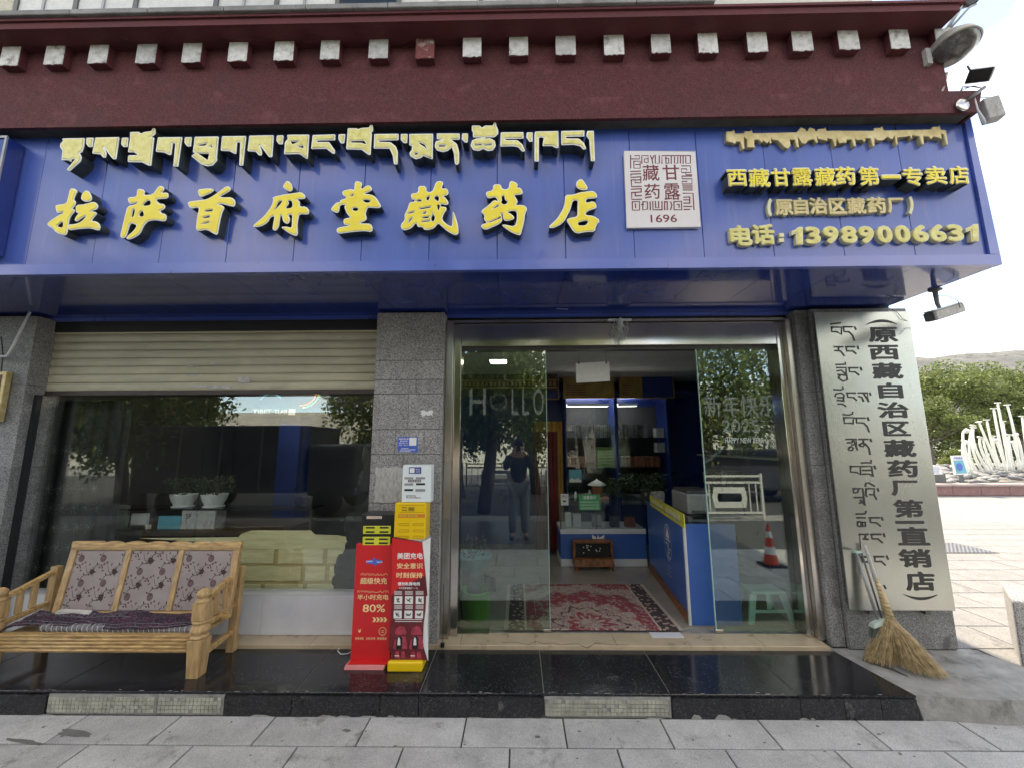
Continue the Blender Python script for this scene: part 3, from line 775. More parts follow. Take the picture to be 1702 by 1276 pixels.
SR = "100,125;190,120;200,95;220,120;225,155;360,150;360,120;450,120;460,90;475,150;1100,135;1120,110;1150,65;1210,85;1240,130;1280,65;1350,90;1365,125;1380,125;1395,90;1490,80;1500,60;1515,115;1615,112;2185,115;2190,75;2290,70;2300,45;2330,110;3005,95;3010,60;3100,55;3115,35;3130,100;3205,105;3235,310;3210,310;3175,170;3135,150;3145,235;3115,215;3025,195;3000,235;2955,195;2885,190;2895,310;2870,310;2825,190;2725,180;2730,240;2695,190;2515,210;2525,310;2500,315;2480,180;2450,240;2375,200;2315,250;2235,250;2195,215;2195,330;2170,335;2140,220;2065,220;2065,280;2015,240;1940,245;1920,220;1935,335;1905,335;1875,240;1800,240;1800,290;1770,280;1700,290;1660,220;1655,330;1635,335;1600,235;1530,220;1530,260;1500,250;1400,230;1380,190;1395,285;1370,285;1340,235;1290,240;1260,250;1220,300;1170,290;1140,240;1110,200;1130,350;1100,345;1070,240;1000,240;1010,320;970,370;930,350;830,250;750,240;730,200;740,295;715,290;700,250;690,290;660,280;620,250;610,285;590,270;560,240;500,240;495,310;510,350;480,350;400,350;395,240;350,200;360,370;330,375;300,270;240,265;225,300;190,280;105,265"
letter([[SR]], 1195, 205, 8.51, 2.515, .0012, M['gold'], M['goldpale'], 'tibetan_letters', M['gold'], cr=.002)

# ------------------------------------------------------------------ writing from outlines of characters
_tc = {}
def textmesh(s, offset=0.0, ext=0.0, res=3):
    k = (s, offset, ext)
    if k in _tc: return _tc[k]
    c = D.curves.new('t', 'FONT'); c.body = s; c.offset = offset; c.extrude = ext; c.resolution_u = res; c.size = 1
    o = D.objects.new('t', c); COL.objects.link(o)
    dg = bpy.context.evaluated_depsgraph_get(); dg.update()
    me = o.evaluated_get(dg).to_mesh()
    v = [tuple(p.co) for p in me.vertices]; f = [tuple(p.vertices) for p in me.polygons]
    o.evaluated_get(dg).to_mesh_clear()
    D.objects.remove(o); D.curves.remove(c)
    if v:
        x0 = min(p[0] for p in v); x1 = max(p[0] for p in v); y0 = min(p[1] for p in v); y1 = max(p[1] for p in v)
    else: x0, x1, y0, y1 = 0, 1, 0, 1
    _tc[k] = (v, f, (x0, x1, y0, y1))
    return _tc[k]
def text_to(mb, s, x0, x1, z0, z1, Yf, depth=.0, offset=.01, frame=None, keep=False, base=None):
    """fits the writing into a box on an upright plane; frame = (origin, ux, uz) puts it on any other plane"""
    v, f, (a, b, c, d) = textmesh(s, 0.0, 1.0 if depth else 0.0)
    g = base if base is not None else offset          # stroke weight: copies shifted round a small circle
    sx = (x1 - x0) / max(b - a + 2 * g, 1e-5); sz = (z1 - z0) / max(d - c + 2 * g, 1e-5)
    if keep: sx = sz = min(sx, sz)
    cx, cz = (x0 + x1) / 2, (z0 + z1) / 2
    n = 1 if offset <= .004 else (4 if offset < .02 else 8)
    for k in range(n):
        an = 2 * math.pi * k / n + (math.pi / 4 if n == 4 else 0)
        ox, oy = (offset * math.cos(an), offset * math.sin(an)) if n > 1 else (0, 0)
        dy = k * .00006
        pts = []
        for x, y, e in v:
            X = cx + (x + ox - (a + b) / 2) * sx; Z = cz + (y + oy - (c + d) / 2) * sz
            Yv = Yf + dy if not depth else Yf + dy + depth / 2 - e * depth / 2
            if frame:
                o_, ux, uz, un = frame
                q = Vector(o_) + Vector(ux) * X + Vector(uz) * Z + Vector(un) * (Yv - Yf)
                pts.append(tuple(q))
            else: pts.append((X, Yv, Z))
        mb.add(pts, f)
def tbox(mb, s, px, Y, depth=0, offset=.01, **k):
    xa, ya, xb, yb = px; cx, cy = (xa + xb) / 2, (ya + yb) / 2
    x0 = A(xa, cy, Y)[0]; x1 = A(xb, cy, Y)[0]; z1 = A(cx, ya, Y)[1]; z0 = A(cx, yb, Y)[1]
    text_to(mb, s, x0, x1, z0, z1, Y, depth, offset, **k)
def zb(o, sc, q): return (o[0] + q[0] / sc, o[1] + q[1] / sc, o[0] + q[2] / sc, o[1] + q[3] / sc)
o7, o8 = (1200, 265), (1410, 265)
ROW1 = [('西', o7, 7.736, (65, 130, 325, 350)), ('藏', o7, 7.736, (340, 120, 620, 360)), ('甘', o7, 7.736, (630, 115, 885, 350)), ('露', o7, 7.736, (900, 110, 1165, 345)), ('藏', o7, 7.736, (1190, 105, 1465, 345)), ('药', o7, 7.736, (1460, 95, 1720, 335)), ('第', o8, 7.4, (130, 90, 385, 325)), ('一', o8, 7.4, (405, 188, 650, 246)), ('专', o8, 7.4, (665, 95, 920, 330)), ('卖', o8, 7.4, (945, 85, 1210, 312)), ('店', o8, 7.4, (1235, 80, 1490, 308))]
for s, o_, sc, q in ROW1:
    px = zb(o_, sc, q)
    m1 = MB(); tbox(m1, s, px, 2.455, .085, .045)
    rt = m1.build('character', M['bside'], sign)
    m1 = MB(); tbox(m1, s, px, 2.450, .004, .045); m1.build('letter_rim', M['white'], rt)
    m1 = MB(); tbox(m1, s, px, 2.444, .004, .018, base=.045); m1.build('letter_face', M['yellow'], rt)
ROW3 = [('原', o7, 7.736, (680, 515, 915, 725)), ('自', o7, 7.736, (920, 495, 1110, 715)), ('治', o7, 7.736, (1120, 490, 1355, 710)), ('区', o7, 7.736, (1370, 500, 1600, 710)), ('藏', o7, 7.736, (1610, 492, 1850, 705)), ('药', o8, 7.4, (230, 465, 465, 668)), ('厂', o8, 7.4, (475, 475, 690, 662))]
for s, o_, sc, q in ROW3:
    px = zb(o_, sc, q)
    m1 = MB(); tbox(m1, s, px, 2.515, .024, .05)
    rt = m1.build('character', M['goldpale'], sign)
    m1 = MB(); tbox(m1, s, px, 2.512, .002, .02, base=.05); m1.build('letter_face', M['gold'], rt)
def arc_poly(cx, cy, rx, ry, a0, a1, w, n=10, taper=True):
    out, inn = [], []
    for i in range(n + 1):
        t = i / n; a = R(a0 + (a1 - a0) * t)
        k = w / 2 * (math.sin(math.pi * t) * .75 + .25 if taper else 1)
        out.append((cx + (rx + k) * math.cos(a), cy - (ry + k) * math.sin(a))); inn.append((cx + (rx - k) * math.cos(a), cy - (ry - k) * math.sin(a)))
    return out + inn[::-1]
def px_prism(mb, pts, Y, d): mb.prism([[A(x, y, Y) for x, y in pts]], Y, Y + d)
for cxp, s_ in ((1281, 1), (1506, -1)):
    m1 = MB()
    cy = 345 if s_ == 1 else 341.5
    if s_ == 1: pts = arc_poly(cxp + 17, cy, 20, 24, 145, 215, 5, taper=False)
    else: pts = arc_poly(cxp - 10, cy, 20, 24, -35, 35, 5, taper=False)
    px_prism(m1, pts, 2.515, .024); m1.build('bracket', M['goldpale'], sign)
ROW4 = [('电', o7, 7.736, (100, 850, 390, 1115)), ('话', o7, 7.736, (385, 832, 680, 1100)), ('1', o7, 7.736, (895, 870, 1045, 1098)), ('3', o7, 7.736, (1070, 865, 1270, 1092)), ('9', o7, 7.736, (1300, 860, 1505, 1087)), ('8', o7, 7.736, (1530, 858, 1740, 1083)), ('9', o8, 7.4, (125, 820, 320, 1037)), ('0', o8, 7.4, (350, 815, 545, 1032)), ('0', o8, 7.4, (568, 810, 765, 1027)), ('6', o8, 7.4, (785, 805, 990, 1022)), ('6', o8, 7.4, (1002, 800, 1207, 1017)), ('3', o8, 7.4, (1215, 800, 1420, 1012)), ('1', o8, 7.4, (1445, 798, 1605, 1010))]
ONE = [(.62, 0), (.97, 0), (1, 1), (.42, 1), (.38, .38), (.04, .46), (0, .24), (.34, .15)]
for s, o_, sc, q in ROW4:
    px = zb(o_, sc, q)
    if s == '1':
        pts = [(px[0] + (px[2] - px[0]) * a_, px[1] + (px[3] - px[1]) * b_) for a_, b_ in ONE][::-1]
        m1 = MB(); px_prism(m1, pts, 2.512, .027); rt = m1.build('character', M['goldpale'], sign)
        m1 = MB(); m1.prism([inset([A(x, y, 2.512) for x, y in pts], .008)], 2.509, 2.5115); m1.build('letter_face', M['tibyel'], rt)
        continue
    of = .05 if ord(s) > 200 else .055
    m1 = MB(); tbox(m1, s, px, 2.512, .027, of); rt = m1.build('character', M['goldpale'], sign)
    m1 = MB(); tbox(m1, s, px, 2.509, .002, of - .03, base=of); m1.build('letter_face', M['tibyel'], rt)
m1 = MB()
for yy in (391, 399.5):
    (xa_, za_), (xb_, zb_) = A(1295, yy - 3, 2.512), A(1303.5, yy + 3, 2.512)
    m1.box(xa_, xb_, 2.512, 2.539, zb_, za_)
m1.build('colon', M['goldpale'], sign)

# strokes as ribbons on a plane
def ribbon(mb, pts, w, Y, d=.003):
    """pts on the upright plane (x,z); w in metres"""
    pts = [Vector(p) for p in pts]
    L, Rr = [], []
    for i, p in enumerate(pts):
        dd = pts[min(i + 1, len(pts) - 1)] - pts[max(i - 1, 0)]
        if dd.length < 1e-9: continue
        dd.normalize(); nn = Vector((-dd.y, dd.x)) * (w / 2)
        ext = dd * (w * .35) if i in (0, len(pts) - 1) else Vector((0, 0))
        if i == 0: ext = -ext
        L.append(tuple(p + nn + ext)); Rr.append(tuple(p - nn + ext))
    n = len(L)
    for i in range(n - 1):
        q = [L[i], L[i + 1], Rr[i + 1], Rr[i]]
        v = [(x, Y, z) for x, z in q] + [(x, Y + d, z) for x, z in q]
        mb.add(v, [(3, 2, 1, 0), (0, 1, 5, 4), (2, 3, 7, 6), (1, 2, 6, 5), (3, 0, 4, 7)])

# ------------------------------------------------------------------ square emblem plaque
plq = thing('emblem_plaque', 'square white plaque with a maroon seal and the year 1696 on the blue sign', 'plaque', (1, 2.52, 3.2))
qd = [A(*p, 2.515) for p in ((1038, 252), (1155.6, 252), (1163.9, 376.7), (1042.6, 378.3))]
b = MB(); b.prism([qd[::-1]], 2.515, 2.539); bevel(b.build('board', M['plaque'], plq), .003, 2)
S1 = "165,125 165,320|230,130 300,130 300,180 170,180|210,215 310,215 310,320 215,320 215,215|240,265 300,265|335,250 335,130 430,130 430,175 375,180 375,230 430,235 430,185|465,130 490,190 500,250|520,130 490,190|540,125 540,245 600,245 600,130|640,250 640,130 1070,130|700,150 700,245|690,170 740,170 745,245 700,245|780,130 780,250|830,150 830,245 880,245 880,150|920,130 920,245|960,130 960,250|1000,150 1000,245 1070,245 1070,130|935,285 1070,285 1080,385 935,385 935,330 1010,330 1015,350|1000,385 1005,420 1090,420|945,440 1090,440|945,440 945,480 1095,480 1095,560 945,560 945,520 1020,520|955,590 1100,590|960,620 1100,620|960,650 1100,650|960,700 1110,700 1125,950|970,760 1060,755 1060,800 970,800|970,850 1060,850|970,900 1090,900|975,945 1060,945|1060,850 1060,760|165,370 315,365|170,410 320,405|170,410 170,460 320,450|320,450 320,540 230,540 235,500 320,495|175,500 180,600 325,595|175,500 230,495|175,640 325,630|325,630 325,670|180,690 185,795 330,790|180,690 330,680|235,740 330,735|235,700 235,740|190,830 195,955 300,955 300,825 190,830|240,860 240,920|330,870 360,870|350,830 420,830 420,940 350,955 350,830|460,830 465,950|500,825 505,950 640,950|540,825 545,920 590,920 590,825|640,825 640,950|680,825 680,950|720,825 720,950|680,830 720,830|770,830 790,880 770,950|820,830 825,950 940,950 935,820 820,830|870,870 900,870 900,910"
b = MB(); yy = 2.5145
for i, st in enumerate(S1.split('|')):
    pts = [A(1030 + float(q.split(',')[0]) / 9.114, 245 + float(q.split(',')[1]) / 9.114, 2.515) for q in st.split(' ')]
    ribbon(b, pts, .0078, yy - .00002 * i, .002)
b.build('seal_border', M['maroon_ink'], plq)
for s, q in (('藏', (345, 268, 600, 510)), ('甘', (650, 265, 905, 500)), ('药', (375, 555, 612, 785)), ('露', (672, 548, 918, 800)), ('1696', (468, 1022, 868, 1140))):
    m1 = MB(); tbox(m1, s, zb((1030, 245), 9.114, q), 2.5143, .002, .012); m1.build('emblem_character', M['maroon_ink'], plq)

# neighbouring sign at the left edge
nb = thing('neighbour_sign', 'edge of a blue box sign mounted beside the large shop sign', 'sign', (-3.8, 2.45, 3.3))
xr, zt_ = A(14, 228, 2.44); _, zbm = A(1, 417, 2.44)
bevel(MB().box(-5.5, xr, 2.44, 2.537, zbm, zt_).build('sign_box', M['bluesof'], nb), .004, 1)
b = MB(); b.box(xr - .014, xr + .001, 2.432, 2.442, zbm, zt_ + .004); b.box(-5.5, xr - .0142, 2.432, 2.442, zt_ - .012, zt_ + .004); b.build('sign_trim', M['grey'], nb)

# ------------------------------------------------------------------ vertical steel plate sign
ps = thing('name_plate', 'tall brushed steel name plate with black vertical writing on the corner pillar', 'sign', (2.88, 3.28, .43))
bevel(MB().box(2.485, 3.271, 3.27, 3.285, .431, 2.762).build('plate', M['plate'], ps), .004, 2)
b = MB()
for x, z in ((2.66, .42), (3.08, .42), (2.66, 2.70), (3.08, 2.70)): b.box(x - .02, x + .02, 3.286, 3.329, z - .02, z + .02)
b.build('bracket', M['greydk'], ps)
PL = [('原', 0, (400, 440, 590, 538)), ('西', 0, (405, 555, 598, 650)), ('藏', 0, (425, 668, 622, 772)), ('自', 0, (465, 795, 622, 896)), ('治', 0, (460, 918, 660, 1022)), ('区', 0, (495, 1043, 670, 1138)), ('藏', 0, (500, 1160, 705, 1272)), ('药', 1, (525, 130, 722, 242)), ('厂', 1, (545, 262, 722, 360)), ('第', 1, (562, 385, 757, 500)), ('一', 1, (575, 521, 760, 541)), ('直', 1, (587, 560, 792, 680)), ('销', 1, (597, 702, 806, 822)), ('店', 1, (638, 848, 830, 972))]
for s, w_, q in PL:
    m1 = MB(); tbox(m1, s, zb((1340, 430 if not w_ else 730), 3.867, q), 3.2678, .002, .034)
    m1.build('character', M['ink'], ps)
def pxarc(p0, pm_, p1, w):
    p0, pm_, p1 = Vector(p0), Vector(pm_), Vector(p1); o, i_ = [], []
    for k in range(13):
        t = k / 12; c = p0 * (1 - t) ** 2 + (2 * pm_ - .5 * p0 - .5 * p1) * 2 * t * (1 - t) + p1 * t * t
        d = (2 * pm_ - .5 * p0 - .5 * p1 - p0) * (1 - t) + (p1 - (2 * pm_ - .5 * p0 - .5 * p1)) * t; d.normalize(); nn = Vector((-d.y, d.x)) * (w / 2) * (.15 + .85 * math.sin(math.pi * t))
        o.append(tuple(c + nn)); i_.append(tuple(c - nn))
    return o + i_[::-1]
for p0, pmid, p1, oy in (((385, 425), (485, 400), (585, 422), 430), ((625, 992), (738, 1022), (845, 996), 730)):
    m1 = MB(); px_prism(m1, [(1340 + x / 3.867, oy + y / 3.867) for x, y in pxarc(p0, pmid, p1, 18)], 3.2678, .002); m1.build('bracket_mark', M['ink'], ps)
TC = [((1365, 525), "115,95 170,90 225,85|120,135 240,135 240,220 190,190 125,185 125,140|260,130 365,130|265,135 270,185 330,190 370,230 392,290|395,130 410,160|155,365 255,365|205,365 205,410|160,410 230,415 272,470|290,365 395,365|300,365 300,415 375,415 410,445|430,360 440,390|175,575 290,570 285,550|185,610 295,610 295,680|190,650 240,640 290,690|200,690 290,700|215,740 260,770 310,750 300,690|205,735 220,700|325,612 430,612|332,615 335,660 400,660 445,695|465,610 478,640|150,865 230,870 260,855 255,830|165,945 175,915 240,905 270,930 260,1000|195,960 260,960|190,990 270,1000|200,1035 250,1035 290,1060|300,905 405,905|310,905 315,955 380,955 415,990|440,905 545,905|445,945 480,955 500,1000|500,910 560,1000|545,905 560,1010|575,905 585,930|260,1160 330,1165 370,1150 370,1130|265,1195 380,1195 378,1270 340,1262|270,1200 275,1260 375,1262|400,1200 520,1200|415,1200 420,1255 500,1258 545,1300 565,1360|550,1195 562,1225"),
 ((1385, 690), "155,280 270,280|170,320 220,320 235,285|240,285 285,400|270,280 285,415|190,380 215,365 240,385 225,410 190,410 180,395 190,380|220,345 240,345|305,280 410,280|355,280 355,320|310,345 340,325 375,345 350,365 320,360 310,345|375,330 420,380 435,455|440,280 452,305|200,600 320,600 325,700 280,670 205,665 205,605|335,560 395,555 445,560 448,530|335,600 455,600 468,710|350,645 455,645|350,690 430,690 468,715|487,595 498,625|235,860 350,860 370,1050|240,865 240,910 290,905 300,865|250,965 350,965|310,1030 345,1020 375,1050|320,1000 340,1000|380,830 385,800 420,790 485,830|390,860 485,860 485,920|390,865 385,940 400,950|435,930 485,935 510,985|525,860 535,890"),
 ((1405, 840), "130,95 200,95 240,90 245,65|140,140 235,140|150,190 180,185 195,215 180,245 150,240 145,210 150,190|200,195 235,190 240,240 210,245 200,195|285,140 400,140|295,140 300,195 370,200 412,235|430,135 442,165|165,335 270,335|170,340 185,510|240,340 240,385|215,390 270,395|305,335 418,335|312,340 318,388 390,390 435,430|455,330 465,360|190,600 280,600|195,605 205,660 270,660|340,598 455,598|350,600 352,655 430,655 472,695|490,590 505,625|460,940 478,970")]
kk = 0
for (ox, oy), ss in TC:
    for st in ss.split('|'):
        q = [t.split(',') for t in st.split(' ')]
        pts = [A(ox + float(a_) / 7.09, oy + float(b_) / 7.09, 3.268) for a_, b_ in q]
        vert = abs(float(q[0][0]) - float(q[-1][0])) < 22 and len(q) == 2 and abs(float(q[0][1]) - float(q[-1][1])) > 60
        m1 = MB(); ribbon(m1, pts, .005 if vert else .013, 3.2679 - .00003 * (kk % 20), .002); kk += 1
        m1.build('tibetan_stroke', M['ink'], ps)

# ------------------------------------------------------------------ roller shutter
sh = thing('roller_shutter', 'cream slatted roller shutter pulled half down over the shop window', 'shutter', (-2.8, 3.5, 2.16))
zt, zb_ = 2.835, 2.165
n = 9; hz = (zt - zb_) / n
prof = [(0, .004), (.004, .0), (.25, -.006), (.5, -.009), (.75, -.006), (.93, .0), (.96, .010), (1.0, .010)]
for i in range(n):
    z0 = zb_ + i * hz
    b = MB()
    ps_ = [(3.49 + q * 1.0, z0 + hz * t) for t, q in prof]
    vs = [(x, y, z) for y, z in ps_ for x in (-4.42, -1.222)]
    b.add(vs, [(2 * k, 2 * k + 1, 2 * k + 3, 2 * k + 2) for k in range(len(ps_) - 1)])
    b.box(-4.42, -1.222, 3.5, 3.503, z0 + .001, z0 + hz - .001)
    b.build('slat', M['shutter'], sh)
b = MB(); b.box(-4.42, -1.222, 3.475, 3.50, 2.128, 2.162); b.box(-4.42, -1.222, 3.470, 3.478, 2.120, 2.135)
bevel(b.build('bottom_bar', M['rail'], sh), .003, 1)
b = MB(); b.box(-4.45, -4.41, 3.455, 3.50, 2.12, 2.80); b.build('guide_rail', M['grey'], sh)
b = MB()
for q in ((312, 607, 327, 610), (313, 622, 328, 625), (350, 603, 365, 606), (318, 640, 345, 643), (348, 640, 382, 645), (396, 627, 415, 636), (560, 560, 566, 563)):
    xa, za = A(q[0], q[1], 3.478); xb, zb2 = A(q[2], q[3], 3.478)
    b.box(xa, xb, 3.4775, 3.4795, zb2, za)
b.build('sticker_scrap', M['beamend'], sh)

# ------------------------------------------------------------------ shop window
wi = thing('shop_window', 'large frameless shop window of two glass panes above a white panel plinth', 'window', (-2.8, 3.54, .16))
for a, c in ((-4.3, -2.788), (-2.782, -1.225)):
    MB().box(a, c, 3.540, 3.550, .47, 2.6).build('pane', M['glassw'], wi)
b = MB(); b.box(-2.788, -2.782, 3.538, 3.552, .47, 2.6); b.build('glass_joint', M['cglass'], wi)
for a, c in ((-4.36, -3.2), (-3.198, -2.1), (-2.098, -1.225)):
    bevel(MB().box(a, c, 3.462, 3.53, .165, .462).build('plinth_panel', M['whitepan'], wi), .002, 1)
MB().box(-4.36, -1.225, 3.462, 3.60, .4625, .470).build('sill', M['whiteframe'], wi)
b = MB(); b.box(-4.42, -4.30, 3.44, 3.53, 1.36, 2.118); b.build('window_frame', M['whiteframe'], wi)
b = MB(); b.box(-4.42, -4.30, 3.44, 3.53, .16, 1.356); b.build('window_frame', M['whiteframe'], wi)
b = MB(); b.box(-4.298, -4.24, 3.47, 3.535, .47, 2.118); b.build('reflection_strip', M['frostd'], wi)  # greenish glass reflection beside the frame, painted as a solid strip
MB().box(-4.222, -4.19, 3.40, 3.44, .135, 2.12).build('guide_channel', M['dark'], wi)

# ------------------------------------------------------------------ glass door
do = thing('glass_door', 'wide stainless steel door frame with two sliding glass leaves standing apart', 'door', (.9, 3.5, .16))
YB = 3.45
xl, xr = -.632, 2.385
def fr(x0, x1, y0, y1, z0, z1, m='steelm'): return bevel(MB().box(x0, x1, y0, y1, z0, z1).build('door_frame', M[m], do), .004, 2)
zb1, zb2_ = 2.535, 2.735
fr(-.498, 2.27, YB, 3.60, zb1, zb2_)
fr(-.562, -.500, YB, 3.60, .163, zb2_)
fr(-.629, -.564, 3.40, 3.60, .163, zb2_ + .01, 'steel')
fr(2.272, 2.325, YB, 3.60, .163, zb2_)
fr(2.327, 2.384, 3.40, 3.60, .163, zb2_ + .01, 'steel')
b = MB(); b.box(-.629, 2.384, 3.44, 3.60, zb2_ + .012, zb2_ + .035); b.build('head_trim', M['steel'], do)
MB().box(-.629, 2.384, 3.50, 3.60, zb2_ + .036, 2.83).build('head_gap', M['dark'], do)
MB().box(-.5, 2.27, 3.52, 3.60, zb1 - .022, zb1 - .001).build('track', M['greydk'], do)
gx = lambda px, Y: A(px, 800, Y)[0]
lx0, lx1 = -.495, A(910, 800, 3.535)[0]
rx0, rx1 = A(1173, 800, 3.535)[0], 2.27
g1 = MB().box(lx0, lx1, 3.530, 3.542, .170, zb1 - .023).build('glass_leaf', M['glass'], do)
g2 = MB().box(rx0, rx1, 3.530, 3.542, .170, zb1 - .023).build('glass_leaf', M['glass'], do)
MB().box(lx1 + .0005, lx1 + .004, 3.529, 3.543, .170, zb1 - .023).build('glass_edge', M['stool'], g1)
MB().box(rx0 - .006, rx0 - .0005, 3.529, 3.543, .170, zb1 - .023).build('glass_edge', M['stool'], g2)
for x in (lx1 - .02, rx0 + .02):
    bevel(MB().box(x - .035, x + .03, 3.52, 3.552, .163, .19).build('floor_guide', M['steel'], do), .003, 1)
b = MB(); b.box(-.56, -.25, 3.49, 3.60, .1635, .170); b.build('floor_plate', M['steel'], do)
b = MB(); b.box(1.05, 1.30, 3.44, 3.53, .1635, .1665); b.build('floor_plate', M['whitepan'], do)
# frosted lettering on the leaves
m1 = MB(); Yg = 3.5285
for s_, q in (('H', (780, 645, 808, 690)), ('L', (850, 645, 862, 690)), ('L', (868, 645, 880, 690)), ('O', (886, 645, 904, 690))):
    tbox(m1, s_, q, Yg, 0, .012)
m1.build('frosted_letter', M['etch'], g1)
m1 = MB()
def ringpx(cx, cy, r, w, Y):
    cx_, cz_ = A(cx, cy, Y); rr = A(cx + r, cy, Y)[0] - cx_; ww = w
    ribbon(m1, [(cx_ + rr * math.cos(a * math.pi / 12), cz_ + rr * math.sin(a * math.pi / 12)) for a in range(25)], ww, Y, .001)
ringpx(829, 667, 13, .02, Yg)
cx_, cz_ = A(825, 666, Yg); ribbon(m1, [(cx_ + .035 * math.cos(R(a)), cz_ + .035 * math.sin(R(a))) for a in range(200, 345, 15)], .006, Yg, .001)
m1.build('smiling_ring', M['etch'], g1)
m1 = MB(); tbox(m1, '新年快乐', (1170, 655, 1290, 692), Yg, 0, .022); tbox(m1, '2025', (1200, 697, 1262, 718), Yg, 0, .02); m1.build('frosted_letter', M['etch'], g2)
m1 = MB(); tbox(m1, 'HAPPY NEW YEAR', (1205, 727, 1270, 736), Yg, 0, .02); m1.build('frosted_letter', M['frost'], g2)
m1 = MB()
for cx, cy in ((1190, 712), (1285, 712), (1196, 720), (1280, 704), (1182, 706), (1292, 700), (1230, 590), (1262, 600), (1250, 625)):
    ringpx(cx, cy, random.uniform(3, 7), .003, Yg)
for k in range(14):
    x, y = random.uniform(1165, 1295), random.choice([random.uniform(585, 640), random.uniform(640, 720)])
    ribbon(m1, [A(x + 5 * t, y - 6 * t * math.sin(x + t), Yg) for t in range(4)], .003, Yg, .001)
m1.build('frosted_firework', M['etch'], g2)

# bulb lamp and loose wire at the door head
lb = thing('hanging_lamp', 'small clear glass bulb lamp in a tangle of white wire over the door', 'lamp', (.85, 3.40, 2.8))
cx, cz = A(1032, 556, 3.40)
b = MB(); b.lathe((cx, 3.40, cz - .02), [(.001, -.045), (.03, -.035), (.045, -.005), (.04, .03), (.02, .06), (.018, .10)], 14); b.build('bulb', M['cglass'], lb)
b = MB(); b.lathe((cx, 3.40, cz + .08), [(.02, -.01), (.024, 0), (.024, .05), (.006, .07)], 12); b.box(cx - .10, cx + .10, 3.40, 3.44, cz + .13, cz + .142); b.build('lamp_holder', M['whitepl'], lb)
b = MB()
for k in range(5):
    x0 = cx + random.uniform(-.08, .08)
    b.tube([(x0, 3.39, cz + .13), (x0 + random.uniform(-.06, .06), 3.36, cz + .04), (cx + random.uniform(-.05, .05), 3.37, cz - .06), (cx + random.uniform(-.07, .07), 3.38, cz + .05), (cx, 3.40, cz + .1)], .0025, 5)
b.build('wire', M['whiteframe'], lb)
lr = tag(MB().tube([A(925, 524, 3.3)[:1] + (3.3, 2.82), (A(925, 524, 3.3)[0] + .1, 3.3, 2.815)], .002, 4).build('cable_end', M['whiteframe']), 'stub of white cable under the blue soffit left of the bulb', 'cable')

# ------------------------------------------------------------------ shop interior
room = struct(MB().box(-4.6, 3.06, 3.62, 6.9, .12, .155).build('shop_floor', M['concrete']))
for i in range(9):
    for j in range(6):
        x0 = -2.6 + i * .6; y0 = 3.62 + j * .55
        slab_piece(room, 'floor_tile', M['floor'], x0, x0 + .6, y0, y0 + .55, .155, .163, .0012, .001)
struct(MB().box(-4.6, 3.06, 3.62, 6.9, 2.66, 2.72).build('shop_ceiling', M['ceil']))
struct(MB().box(-.9, 3.06, 6.42, 6.5, .16, 2.66).build('shop_back_wall', M['bluecab']))
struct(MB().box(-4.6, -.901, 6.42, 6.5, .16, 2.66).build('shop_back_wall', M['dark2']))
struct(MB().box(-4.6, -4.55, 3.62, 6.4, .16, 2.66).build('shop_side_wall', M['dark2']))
struct(MB().box(3.0, 3.055, 3.64, 6.4, .16, 2.66).build('shop_side_wall', M['bluecab']))
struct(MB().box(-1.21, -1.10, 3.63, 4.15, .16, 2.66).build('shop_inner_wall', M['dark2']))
b = MB(); b.box(-1.0, .55, 5.6, 6.41, 2.45, 2.655); b.build('shop_beam', M['rail'])['kind'] = 'structure'
o = MB(); 
for k in range(26): o.box(-1.0 + k * .06, -.97 + k * .06, 5.58, 5.6, 2.50, 2.545)
o.box(-1.0, .55, 5.575, 5.60, 2.56, 2.575); o.box(-1.0, .55, 5.575, 5.60, 2.46, 2.475)
o.build('beam_trim', M['cert'], D.objects['shop_beam'])

cl = thing('ceiling_lamp', 'square white ceiling lamp glowing above the shop entrance', 'lamp', (-.2, 4.6, 2.64))
bevel(MB().box(-.34, -.12, 4.5, 4.72, 2.635, 2.659).build('lamp_body', M['whitepl'], cl), .004, 1)
MB().box(-.32, -.14, 4.52, 4.70, 2.628, 2.634).build('lamp_diffuser', M['panel_light'], cl)
tl = thing('added_tube_lamp', 'added tube lamp hidden behind the roller shutter to brighten the window pots', 'lamp', (-2.4, 4.6, 2.4))  # added lamp, out of view behind the shutter, brightens the window pots
tx0, tz0 = A(398, 692, 4.6); tx1, _ = A(470, 692, 4.6); tz0 = 2.56
MB().box(tx0, tx1, 4.60, 4.64, tz0 + .012, tz0 + .04).build('lamp_body', M['whitepl'], tl)
b = MB(); b.tube([(tx0, 4.62, tz0), (tx1, 4.62, tz0)], .011, 8); b.build('tube', M['added_tube_light'], tl)
b = MB(); b.tube([(tx0 + .05, 4.62, tz0 + .04), (tx0 + .05, 4.62, 2.66)], .003, 4); b.tube([(tx1 - .05, 4.62, tz0 + .04), (tx1 - .05, 4.62, 2.66)], .003, 4); b.build('hanger', M['greydk'], tl)

